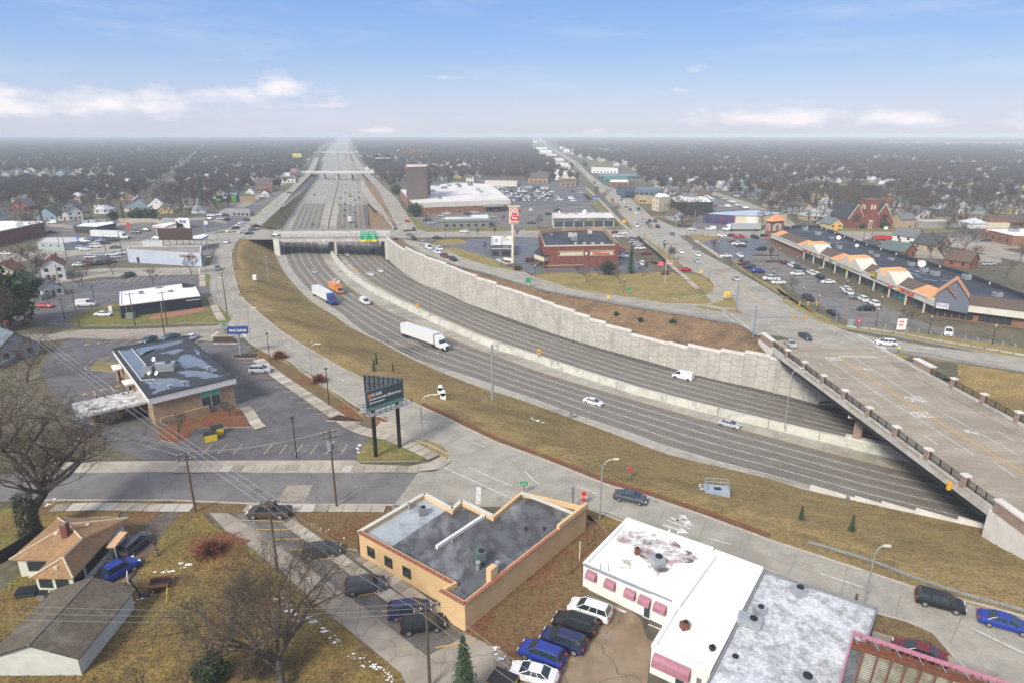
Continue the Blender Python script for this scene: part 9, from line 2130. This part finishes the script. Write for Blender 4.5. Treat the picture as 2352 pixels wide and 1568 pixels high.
lmp('b2',1600,300,5,1.6,'tall lamp on the median barrier left of the long white lorry',-7.3,M['gs']);lmp('b3',418,735,345,-1.2,'tall lamp on the median barrier before the stepped coping',-7.3,M['gs']);lmp('b4',150,1322,775,1.6,'tall lamp on the median barrier just before the big bridge',-7.3,M['steel']);lmp('B',1900,960,830,1.5,'short lamp stub on the median barrier',-7.3,M['gs']);lmp('B',1385,445,300,1.8,'lamp on the barrier start below the flat bridge',-7.3,M['gs'])
lmp('c4',700,1000,560,.9,'tall straight silver lamp behind the snowy roof',h=H('c4',700,1000,560),dy=-.2)
def post(k,x,y,ty,lab,m=None,z=0,name='pole',cat='pole',r=.14,head=None,hs=.5):
 p=g1(k,x,y,z);h=ztop(p,D(k,0,ty)[1])-z;r_=emp(name,lab,cat,p);b=Mb();b.tube((0,0,-.2),(0,0,h),r,r*.75,8);b.bd_('pole_shaft',m or M['steel'],r_)
 if head:b=Mb();b.box((0,0,h),(hs,hs,.2));b.bd_('lamp_head',head,r_)
 return r_,p,h
r_,p,h=post('b2',2172,1055,562,'tall grey camera pole on the grass bank',M['steel'],-1.2,r=.28);b=Mb();b.path([V3((0,0,h)),V3((.9,0,h+.05)),V3((.9,0,h-.4))],.07);b.bd_('arm',M['steel'],r_);b=Mb();b.tube((.9,0,h-.7),(.9,0,h-.4),.2,n=8);b.bd_('camera',Wt,r_)
post('e2',1990,1390,1030,'grey lamp mast on the bank below the flat bridge',z=-2,r=.16,head=M['ivory'])
for k,x,y,ty,lab in(('b2',135,755,462,'black lot lamp at the upper end of the white stalls'),('b2',672,1110,780,'black lot lamp with a yellow base beside the stalls'),('b2',375,1600,1230,'black lot lamp among the yellow stalls'),('b1',595,330,150,'black lot lamp at the edge of the upper left lot'),('b1',870,180,30,'black lot lamp behind the white panel van'),('e1',1220,1270,1110,'thin lot lamp beside the small island tree'),('b1',300,330,150,'dark lamp under the big pine')):post(k,x,y,ty,lab,M['bs'],name='lot_lamp',cat='lot lamp',r=.1,head=M['black'])
i=0
for k,pts_ in(('e4','1408,1560,1370 107,1325,1165 1710,765,655 1920,935,830 2205,1145,1010 1355,650,580'),('e5','405,890,765 210,780,655 675,970,810 862,1165,1040 1185,1360,1250 535,1410,1240 465,720,600 420,765,670 1080,850,705 1195,760,600 1350,960,815 1560,1085,915 1480,1400,1250 525,760,660 2150,1420,1205 1830,1160,1085'),('e6','182,1030,870 795,1185,1010 1350,1270,1090 2015,1375,1185 480,860,715 845,1000,885 190,740,580 25,900,780')):
 for s_ in pts_.split():
  x,y,ty=map(float,s_.split(','));p=g1(k,x,y);h=max(3.2,min(6.5,ztop(p,D(k,0,ty)[1])));nb_=min(NAMED+[(q.x,q.y,l)for q,l in((g1('e4',1505,1280),'dark spruce on the pharmacy lawn'),(g1('e5',190,1240),'red car by the avenue'),(g1('e5',1260,1265),'blue minivan in the plaza lot'),(g1('e6',1068,1228),'round bare tree by the plaza'),(g1('b4',1080,560),'white SUV at the stop line'),(g1('e5',980,870),'white pickup in the wet plaza lot'),(g1('e5',1455,1375),'white pickup in the plaza stalls'))],key=lambda q:(q[0]-p.x)**2+(q[1]-p.y)**2)
  lab='black globe lamp post near the '+' '.join(nb_[2].split()[:7]);r_=emp('lamp_post',lab,'lamp post',p,group=lab);b=Mb();b.tube((0,0,0),(0,0,h),.09,.06,6);b.tube((0,0,0),(0,0,.5),.2,.12,6);b.bd_('pole_shaft',M['bs'],r_)
  for s2 in((0,)if h<5 else(-.35,.35)):b=Mb();b.tube((s2,0,h-.1),(s2,0,h+.35),.16,.2,8);b.bd_('globe',M['ivory'],r_)
def signal(par,x,y,z,m=None):
 b=Mb();b.box((x,y,z),(.42,.3,1.1));so=b.bd_('signal',m or M['orangesig'],par)
 for i in range(3):b=Mb();b.tube((x,y-.2,z+.34-.34*i),(x,y-.14,z+.34-.34*i),.12,n=8);b.bd_('lens',M['tail']if i==0 else M['black'],so)
def mast(k,x,y,ty,kx,ex,ey,lab,n=2,m=None,r=.2):
 p=g1(k,x,y);h=ztop(p,D(k,0,ty)[1]);r_=emp('traffic_signal_mast',lab,'traffic signal',p);b=Mb();b.tube((0,0,-.1),(0,0,h),r,r*.8,8);b.bd_('pole_shaft',m or M['bluesteel'],r_)
 e=opl(p,V3((1,0,0)),*D(kx,ex,ey))-p;zz=min(max(e.z,h*.6),h);b=Mb();b.tube((0,0,zz),(e.x,0,zz),r*.6,r*.35,6);b.bd_('mast_arm',m or M['bluesteel'],r_)
 for i in range(n):signal(r_,e.x*(1-.22*i),-.05,zz-.1)
mast('b3',2215,495,205,'b4',335,315,'tall blue grey signal mast with arm beside the big bridge corner');mast('e6',372,1162,945,'e6',5,890,'blue grey signal mast with long arm at the plaza corner',3);mast('b3',2055,268,10,'b3',1975,180,'blue grey signal pole on the traffic island',1)
mast('e2',1242,780,535,'e2',1450,632,'signal mast at the petrol station corner',2,r=.15);mast('e3',660,800,570,'e3',280,660,'signal mast with arm before the burger restaurant',2,M['steel'],.15);mast('e4',2178,600,440,'e4',1800,440,'signal mast with arm across the avenue junction',3,M['steel'],.15);mast('e5',318,680,350,'e5',225,530,'signal pole before the mural building',1,M['steel'],.15);mast('e2',1735,770,540,'e2',1760,560,'signal mast at the bridge corner of the service road',1,r=.15);mast('e4',1632,760,590,'e4',1500,600,'signal pole at the pharmacy corner',1,M['steel'],.12)
sign('e4',1785,890,1772,1800,718,750,M['orangesig'],'yellow signal head on a post beside the pharmacy hedge');sign('e4',1400,600,1385,1440,490,535,M['orangesig'],'yellow signal cluster at the shop strip corner')
UP={}
def upl(key,k,x,y,ty,lab,arms=1,lean=0,can=0,m=None):
 p=g1(k,x,y);h=ztop(p,D(k,0,ty)[1]);r_=emp('utility_pole',lab,'utility pole',p,0);b=Mb();b.tube((0,0,-.2),(lean,0,h),.17,.11,8);b.bd_('pole_shaft',m or M['wood'],r_)
 for i in range(arms):b=Mb();b.box((lean,0,h-.35-.8*i),(2.4,.12,.12),.5);b.bd_('crossarm',M['wood'],r_);b=Mb();[b.tube((lean+s_*mt.cos(.5),s_*mt.sin(.5),h-.3-.8*i),(lean+s_*mt.cos(.5),s_*mt.sin(.5),h-.1-.8*i),.05,n=5)for s_ in(-1.1,-.5,.5,1.1)];b.bd_('insulators',M['ivory'],r_,kind='stuff')
 for i in range(can):b=Mb();a=2.1*i-1.6;b.tube((lean+.4*mt.cos(a),.4*mt.sin(a),h-2.9),(lean+.4*mt.cos(a),.4*mt.sin(a),h-1.8),.24,n=10);b.bd_('transformer',M['steel'],r_)
 UP[key]=p+V3((lean,0,h));return r_
for a_ in(('a','c1',1420,330,-110,'wooden utility pole by the near street left of the brown pickup',2,0,0),('b','c2',585,288,-270,'utility pole with three transformers between street and bank lot',2,0,3),('c','c2',160,770,240,'utility pole between alley and angled parking row',1,0,0),('d','c2',1262,1600,1000,'utility pole at the bottom edge beside the black SUV',1,0,0),('e','b1',728,400,55,'utility pole left of the white sedan on the green corner',1),('f','b1',1242,390,90,'utility pole before the black restaurant, left one',1),('g','b1',1537,385,78,'utility pole before the black restaurant, right one',1),('h','b1',1517,495,240,'utility pole without arms behind the bank roof',0),('i','b1',2090,292,-100,'tall utility pole on the verge beside the service road bend',0),('j','e1',910,1398,955,'utility pole beside the white house end at left',0),('k','e1',888,745,498,'utility pole before the pale blue shop',1),('l','e1',1560,780,515,'utility pole before the parked blue cars',0),('m','e1',1800,830,525,'utility pole at the pale blue wall corner',0),('n','e1',995,910,560,'utility pole by the grass wedge at left',0),('o','e3',900,975,575,'utility pole with a white top before the burger restaurant',1),('p','e3',1735,1395,930,'thin utility pole before the dark grey restaurant',0),('q','e3',755,1030,900,'short dark pole on the round green island',0),('r','e5',640,960,620,'dark pole at the edge of the wet plaza lot',0),('s','f1',525,640,500,'thin pole before the church',0),('t','f1',620,590,500,'second thin pole before the church',0),('u','c4',640,960,920,'short dark post at the snowy roof corner',0)):upl(*a_)
wr=Mb()
def wire(a,c,sag=.6,r=.014,n=14):
 a,c=V3(a),V3(c);pts=[a.lerp(c,i/n)-V3((0,0,sag*4*(i/n)*(1-i/n)))for i in range(n+1)];wr.path(pts,r,n=3)
def wires(a,c,offs,lab,r=.022):
 global wr;wr=Mb();A,C_=V3(a),V3(c);o=A.copy()
 for of in offs:d=V3((mt.cos(.5),mt.sin(.5),0))*of;wire(V3((0,0,-.1))+d,C_-A+V3((0,0,-.1))+d,.7,r)
 ob=wr.bd_('overhead_wires',mat('wire_grey',(.3,.3,.3),ro=.5),kind='stuff');ob.location=o;tag(ob,lab,'wires')
wires(UP['a'],UP['b'],(-1.1,.5,1.1),'overhead wires from the street pole to the transformer pole');wires(UP['c'],UP['d'],(-.9,0,.9),'overhead wires over the angled parking row');wires(UP['d'],UP['d']+(UP['d']-UP['c'])*1.1,(-.9,0,.9),'overhead wires leaving over the paved yard');wires(UP['c'],UP['a']+V3((-60,55,0)),(-.9,0,.9),'overhead wires from the alley pole over the near street');wires(UP['a'],UP['a']+V3((-75,38,0)),(-1.1,.5,1.1),'overhead wires passing over the bank canopy')
wires(UP['e'],UP['f'],(-.8,.8),'overhead wires over the green corner');wires(UP['f'],UP['g'],(-.8,.8),'overhead wires before the black restaurant');wires(UP['g'],UP['i'],(-.8,.8),'overhead wires to the tall verge pole');wires(g1('c1',-100,1090,8),g1('c2',1240,1050,9),(0,1.6,3.2),'three long wires across the back yards',.018)
def rail(k,pl,lab,o=None,step=2.0,h=.78):
 o=pl[0];r_=emp('guardrail',lab,'guardrail',o);L_=length(pl);n=max(4,int(L_/step));q=[p-o for p in rsm(pl,n)]
 b=Mb()
 for i in range(n-1):
  for z0,z1 in((h-.32,h-.18),(h-.14,h)):b.quad(q[i]+V3((0,0,z0)),q[i+1]+V3((0,0,z0)),q[i+1]+V3((0,0,z1)),q[i]+V3((0,0,z1)))
  b.quad(q[i]+V3((0,0,h)),q[i+1]+V3((0,0,h)),q[i+1]+V3((.0,.09,h)),q[i]+V3((0,.09,h)))
 b.bd_('rail',M['steel']if k else M['gs'],r_);pm2=None
 for i in range(0,n,1 if n<150 else 2):
  if pm2 is None:b=Mb();b.box((0,0,h/2-.05),(.15,.12,h));pm2=b.bd_('post',M['gs'],r_);pm2.location=q[i]
  else:lnk('post',pm2.data,r_,loc=q[i])
rail(0,ofs(RSLs,(1 if(cls_(FW['W0'],RSLs[9])-RSLs[9]).dot(ofs(RSLs,1)[9]-RSLs[9])>0 else-1)*.8),'long grey guardrail along the curved right service road');rail(1,spl(g('c4','285,572 520,640 760,715 1060,835 1400,950 1858,1075 2100,1150')),'shiny guardrail at the lower right beside the service road');rail(0,spl(g('b4','1095,625 1250,645 1500,670 1800,735 2352,835 2700,900')),'guardrail below the ramp road right of the big bridge');rail(1,spl(g('b4','1090,625 1180,690 1330,765')),'short guardrail running into the right bridge railing');rail(0,ofs([G(640,482,0),G(588,531,0)],.5),'guardrail above the exit ramp');rail(0,spl(P('563,548 552,553 541,568 536,592 541,617',0)),'guardrail round the bend by the flat bridge')
fl=up(ofs(SDRs,side*2.4),-.15);i0=min(range(len(fl)),key=lambda i:abs(proj(fl[i])[0]-560));fl=fl[i0:];o=fl[0];r_=emp('chain_link_fence','thin chain link fence along the top of the grass bank','fence',o);q=[p-o for p in rsm(fl,int(length(fl)/3))]
b=Mb();[b.tube(q[i]+V3((0,0,1.3)),q[i+1]+V3((0,0,1.3)),.012,n=3)for i in range(len(q)-1)];b.bd_('top_rail',M['steel'],r_);b=Mb();b.tube((0,0,0),(0,0,1.35),.02,n=5);pp_=b.bd_('post',M['steel'],r_)
for p in q[1:]:lnk('post',pp_.data,r_,loc=p)
def wall_(k,s_,h,m,lab,w=.25,name='fence',cat='fence',z=0):
 pl=g(k,s_,z);o=pl[0];r_=emp(name,lab,cat,o);q=rsm([p-o for p in pl],max(2,int(length(pl)/2.4)))
 for i in range(len(q)-1):t=(q[i+1]-q[i]);L_=t.length;c=(q[i]+q[i+1])/2;b=Mb();b.box((c.x,c.y,h/2),(L_-.05,w,h),mt.atan2(t.y,t.x));b.bd_('panel',m,r_)
wall_('e4','1620,765 1700,850 1800,930 1900,1010 1990,1100 2020,1130',1.3,mat('dark_hedge_fence',(.03,.026,.026)),'dark screen fence between pharmacy lot and avenue',.7);wall_('e1','560,1260 900,1150 1100,1090',1.8,mat('pale_green_fence',(.25,.29,.22)),'pale green wall beside the upper left lot');wall_('e1','600,1490 880,1370',1.8,mat('pale_green_fence',(.25,.29,.22)),'lower pale green wall left of the white van');wall_('e1','1750,330 2200,330 2350,345',2.2,M['walk'],'long tan wall behind the petrol station',name='boundary_wall',cat='wall');wall_('c1','0,700 300,520',1.6,M['bs'],'dark fence left of the orange roofed house');wall_('b1','0,790 200,680 330,600',1.2,M['gs'],'grey fence at the left edge of the bank lot');wall_('e5','70,585 290,605',1.2,mat('dark_hedge_fence',(.03,.026,.026)),'dark planter wall before the mural building');wall_('e4','1810,1125 2000,1165',.8,M['black'],'low black planter wall at the pharmacy exit')
def walk(k,s_,w,lab='walk',z=.13,tone=.25,sl=1.8,kk=0):
 pl=spl(g(k,s_),3);n=max(3,int(length(pl)/sl));q=rsm(pl,n);A_,B_=ofs(q,w/2),ofs(q,-w/2);base=Mb();A2,B2=ofs(q,w/2+.1),ofs(q,-w/2-.1)
 for i in range(n-1):base.quad(*(V3((p.x,p.y,z))for p in(B2[i],B2[i+1],A2[i+1],A2[i])))
 bo=base.bd_('pavement',mat('paving_joint',(.19,.165,.13),ro=.9),kind='structure')
 for i in range(n-1):
  g_=.03;c4=[A_[i].lerp(A_[i+1],g_),A_[i].lerp(A_[i+1],1-g_),B_[i].lerp(B_[i+1],1-g_),B_[i].lerp(B_[i+1],g_)];b=Mb();b.prism(c4,z,z+.025+.01*((i*7)%3));b.bd_('slab',M['wp']if rr_.random()<tone*.5 else(M['walk']if i%5 else M['alley']),bo)
walk('b2','20,700 160,820 420,1000 700,1190 950,1350 1240,1420 1430,1500 1640,1600',2.4);walk('b1','1940,130 1975,230 2040,350',2.2);walk('e2','1010,1300 1020,1480',2.0);walk('c2','-80,300 240,305 480,303 940,305',1.9);walk('c1','380,300 700,290 1180,300 1400,300',2.0,tone=.8);walk('c2','-580,22 0,15 400,12 800,18 1180,20',2.0,sl=1.6);walk('b1','2250,1140 2300,1200 2352,1290 2400,1330',2.0);walk('c2','230,400 500,590 760,790 1000,960 1240,1110',1.6,sl=1.3);walk('c2','760,650 1000,830 1330,1080',1.6,sl=1.3);walk('e4','850,20 1100,250 1350,520 1480,640',2.0,sl=3);walk('e4','1690,790 1850,930 2050,1120 2300,1330 2500,1520',2.0,sl=2.5);walk('e6','480,1190 900,1240 1400,1330 2000,1430 2400,1500',1.8,sl=2.5);walk('e5','330,790 500,900 730,1060',2.2,sl=2.5)
def bxt(name,lab,cat,k,x,y,sz,m,rz=0,z=0,lid=None,lm=None):
 p=g1(k,x,y,z);r_=emp(name,lab,cat,p,rz);b=Mb();b.box((0,0,sz[2]/2),sz,taper=1.06);b.bd_('body',m,r_);b=Mb();b.box((0,0,sz[2]+.06),(sz[0]*1.1,sz[1]*1.1,.12));b.bd_(lid or 'lid',lm or M['black'],r_);return r_
ym=mat('skip_yellow',(.65,.48,.03));bxt('skip','yellow skip with black lid in the bank lot, lower of two','skip','b1',1940,1435,(1.9,1.5,1.3),ym,.5);bxt('skip','yellow skip with black lid in the bank lot, upper of two','skip','b1',1998,1380,(1.9,1.5,1.3),ym,.5)
bxt('utility_cabinet','green utility cabinet before the black restaurant','cabinet','b1',1205,325,(2,1.4,1.5),mat('cabinet_green',(.16,.22,.18)),lm=M['gs']);bxt('utility_cabinet','white cabinet beside the black restaurant wall','cabinet','b1',1025,262,(1,.8,1.5),Wt,lm=Wt);bxt('utility_cabinet','silver signal cabinet at the plaza corner','cabinet','e6',522,1185,(1.3,.8,1.6),M['steel'],lm=M['steel'])
bxt('wheelie_bin','grey round bin beside the orange roofed house','bin','c1',322,960,(.7,.7,.9),M['gs']);bxt('covered_grill','dark green covered heap on the grass left of the garage','garden furniture','c1',205,930,(1.9,1.2,.7),mat('tarp_green',(.02,.04,.04)),.2)
r_=bxt('refuse_box','yellow framed dark bin at the bottom edge beside the young spruce','skip','c2',1790,1590,(2.2,1.8,.9),ym,-.5);bxt('shipping_container','cream shipping container beside the brown brick garage','container','f1',2035,470,(12,2.5,2.6),M['cream'],-.05,lm=M['cream']);bxt('skip','red skip left of the cream container','skip','f1',1895,462,(3.5,2,1.8),M['red'])
for x,y,lab in((1697,1035,'white rounded vent cabinet on the bank, left of a pair'),(1722,1085,'white rounded vent cabinet on the bank, right of a pair')):
 u,v=D('b2',x,y);p=G(u,v,-1.0);r_=emp('vent_cabinet',lab,'cabinet',p);b=Mb();b.tube((0,0,0),(0,0,.7),.2,n=8);b.bd_('stem',M['steel'],r_);b=Mb();b.box((0,0,1.3),(1.1,.8,1.4));b.tube((0,-.4,1.9),(0,.4,1.9),.55,n=12);b.bd_('hood',Wt,r_)
q=onb('e2',1790,1370);r_=emp('vent_cabinet','white vent cabinet on the bank left of the grey lamp mast','cabinet',q);b=Mb();b.box((0,0,.9),(1.3,1,1.8));b.bd_('hood',Wt,r_)
u,v=D('c3',1480,205);p=G(u,v,-1.6);r_=emp('drain_chamber','blue grey drain chamber with pipe railing and snow on the grass bank','drain chamber',p,-.15);b=Mb();b.box((0,0,.5),(3.6,2.2,1.4));b.bd_('chamber',mat('chamber_blue_grey',(.25,.31,.37),(.3,.35,.4),ro=.7),r_);b=Mb();b.box((.1,-.1,1.23),(1.0,.7,.08));b.bd_('hatch',M['bs'],r_)
b=Mb()
for x in(-1.6,-.4,.7,1.7):b.tube((x,1.0,1.1),(x,1.0,2.3),.04,n=4)
for x in(-1.6,1.7):b.tube((x,-1,1.1),(x,-1,2.3),.04,n=4);[b.tube((x,-1,z),(x,1,z),.04,n=4)for z in(1.7,2.3)]
for z in(1.7,2.3):b.tube((-1.6,1,z),(1.7,1,z),.04,n=4)
b.bd_('railing',M['steel'],r_)
SN=0
def snow(k,s_,n,lab,z=.16,r=.7):
 pl=g(k,s_,z);o=pl[0];b=Mb()
 for p in rsm(pl,n*2):
  c=p-o+V3((rnd.gauss(0,r*.6),rnd.gauss(0,r*.6),0));rr=r*rnd.uniform(.08,1)**1.5*.55;m_=9;vs=[(c.x,c.y,.04*rr+.02)]+[(c.x+mt.cos(a)*rr*rnd.uniform(.5,1.4),c.y+mt.sin(a)*rr*rnd.uniform(.3,.8),0)for a in[6.283*i/m_ for i in range(m_)]];b.add(vs,[(0,i+1,(i+1)%m_+1)for i in range(m_)])
 ob=b.bd_('snow_patches',M['snow'],kind='stuff');ob.location=o;tag(ob,lab,'snow')
snow('c2','170,940 270,1080 400,1090 480,1180 600,1290',38,'broken white snow strip beside the alley, upper part',r=.5);snow('c2','690,1360 830,1440 960,1500 1000,1560',26,'broken white snow strip beside the alley, lower part',r=.4);snow('c1','1170,760 1290,740 1380,700',10,'small snow heap beside the knotty pruned tree',r=.6);snow('c1','300,255 400,250',6,'snow patch by the near street kerb',r=.7);snow('c1','560,268 1050,272',30,'thin line of snow on the near verge',r=.22);snow('c2','1730,1300 1780,1390',8,'snow heap at the paved yard edge',r=.5);snow('b2','960,1480 930,1550 1010,1545',10,'snow scraps on the leaves beneath the billboard',r=.6);snow('b1','10,780 150,700 330,600',24,'snow line along the left fence of the bank lot',r=.5);snow('c2','390,400 540,480 640,520',9,'snow crumbs on the leafy strip beside the tan building',r=.25);snow('c3','1355,130 1420,190 1470,200',12,'snow on the drain chamber corner',z=-.9,r=.5);snow('b3','1370,155 1560,130 1700,105',22,'snow crumbs round the lawn tip by the junction',r=.5);snow('c1','990,960 1110,910',8,'snow scraps beneath the basketball hoop',r=.4);snow('b3','190,1245 290,1270',5,'white scrap on the grass bank',z=-2.6,r=.6)
p=g1('c1',1030,940);r_=emp('basketball_hoop','tilted basketball hoop with a white board beside the garage','basketball hoop',p,.5);b=Mb();b.tube((0,0,0),(-.8,0,2.6),.09,n=6);b.bd_('pole_shaft',M['bs'],r_);b=Mb();b.box((-.95,0,3.0),(.06,1.3,.9));b.bd_('backboard',Wt,r_);b=Mb();b.box((.3,0,.15),(1.2,.8,.25));b.bd_('base',M['black'],r_);b=Mb();b.path([V3((-1.25+.23*mt.cos(a),.23*mt.sin(a),2.75))for a in[i*.7854 for i in range(9)]],.02,n=4);b.bd_('rim',M['orange'],r_)
p=g1('c1',1165,880);r_=emp('yard_trailer','small dark open trailer with a yellow drawbar in the yard','trailer',p,.3);b=Mb();b.box((0,0,.7),(2.2,1.5,.12));b.bd_('deck',M['bs'],r_);b=Mb();[b.box((0,s_*.75,.9),(2.2,.05,.35))for s_ in(-1,1)];b.bd_('side_rail',M['rust'],r_);b=Mb();b.tube((.9,-.5,.6),(1.2,-3.2,.35),.05,n=5);b.bd_('drawbar',ym,r_)
for s_ in(-1,1):b=Mb();b.tube((0,s_*.85,.35),(0,s_*1.0,.35),.35,n=12);b.bd_('wheel',M['tyre'],r_)
r_,p,h=post('e4',2010,1415,1070,'slim white flagpole on the lawn tip',M['white'],name='flagpole',cat='flagpole',r=.06);b=Mb()
for i in range(7):b.quad((i*.35,.1*mt.sin(i),h-1.3+i*-.05),((i+1)*.35,.1*mt.sin(i+1),h-1.35+i*-.05),((i+1)*.35,.1*mt.sin(i+1),h-.05+i*-.05),(i*.35,.1*mt.sin(i),h+i*-.05))
b.bd_('flag',mat('flag_cloth',(.4,.06,.06),(.5,.5,.5),scale=2),r_)
for j,(x,y,ty)in enumerate(((430,780,645),(490,675,540),(545,575,450),(595,485,370))):post('c3',x,y,ty,('lowest','second','third','topmost')[j]+' rusty post in the strip beside the tan building',M['rust']if j!=1 else M['ivory'],r=.09)
def worker():
 p=g1('b4',1197,632);r_=emp('person','person in a bright yellow jacket and white helmet standing by the guardrail','person',p,2.6)
 V_=[(0,0,.95),(0,0,1.2),(0,0,1.42),(0,0,1.52),(0,.02,1.66),(.19,0,1.40),(.26,.05,1.13),(.22,.22,.95),(-.19,0,1.40),(-.27,.04,1.13),(-.24,.2,.93),(.1,0,.88),(.12,.04,.48),(.12,0,.08),(.12,.16,.03),(-.1,0,.88),(-.13,-.03,.48),(-.14,-.06,.08),(-.14,.1,.03)]
 E_=[(0,1),(1,2),(2,3),(3,4),(2,5),(5,6),(6,7),(2,8),(8,9),(9,10),(0,11),(11,12),(12,13),(13,14),(0,15),(15,16),(16,17),(17,18)];rad=[.17,.16,.15,.06,.11,.07,.055,.045,.07,.055,.045,.10,.075,.05,.045,.10,.075,.05,.045]
 me=bpy.data.meshes.new('body');me.from_pydata(V_,E_,[]);me.materials.append(mat('worker_skin',(.35,.2,.14)));me.update();ob=lnk('body',me,r_);sk=ob.modifiers.new('skin','SKIN')
 for i,s_ in enumerate(me.skin_vertices[0].data):s_.radius=(rad[i],rad[i]*.85);s_.use_root=i==0
 ob.modifiers.new('sub','SUBSURF').levels=1
 hv=mat('hi_vis_yellow',(.45,.75,.03),ro=.7);b=Mb();b.tube((0,0,.85),(0,0,1.46),.235,.2,10);b.tube((.19,0,1.42),(.26,.05,1.12),.09,.075,8);b.tube((.26,.05,1.13),(.22,.2,.98),.075,.06,8);b.tube((-.19,0,1.42),(-.27,.04,1.12),.09,.075,8);b.tube((-.27,.04,1.13),(-.24,.19,.96),.075,.06,8);b.bd_('jacket',hv,r_,smooth=True)
 b=Mb();[b.tube((s_*.1,0,.9),(s_*.13,0,.1),.12,.08,8)for s_ in(-1,1)];b.bd_('trousers',M['black'],r_,smooth=True);b=Mb();b.tube((0,.02,1.7),(0,.02,1.82),.14,.07,10);b.tube((0,.04,1.7),(0,.04,1.72),.17,.17,10);b.bd_('helmet',Wt,r_,smooth=True)
worker()
sig=emp('bracket_signal','orange signal hung from the fascia of the big bridge','traffic signal',opl(LB[0]-nl*.6,dl,*D('c4',1315,135)))
b=Mb();b.box((0,0,0),(.5,.4,1.3));b.bd_('signal',M['orangesig'],sig);b=Mb();b.tube((0,0,-.3),tuple(nl*1.2+dl*1.5),.05,n=4);b.bd_('bracket',M['steel'],sig)
dd={}
for o in COL.objects:
 if o.parent is None and o.get('category')and o.get('label')and o.get('kind')is None:dd.setdefault(o['label'],[]).append(o)
for l_,os_ in dd.items():
 if 1<len(os_)<=15 and len(l_.split())<=13:
  os_.sort(key=lambda o:proj(o.location)[0])
  for i,o in enumerate(os_):o['label']=l_+f', {ORD[i]} from left'
tl={}
for l_,n1,g1_ in LABELS:tl.setdefault(l_,[]).append((n1,g1_))
print('dup',[(k,len(v))for k,v in tl.items()if len(v)>1 and any(x[1]is None for x in v)][:20],'objects',len(bpy.data.objects),'tris',sum(len(m.polygons)for m in bpy.data.meshes))
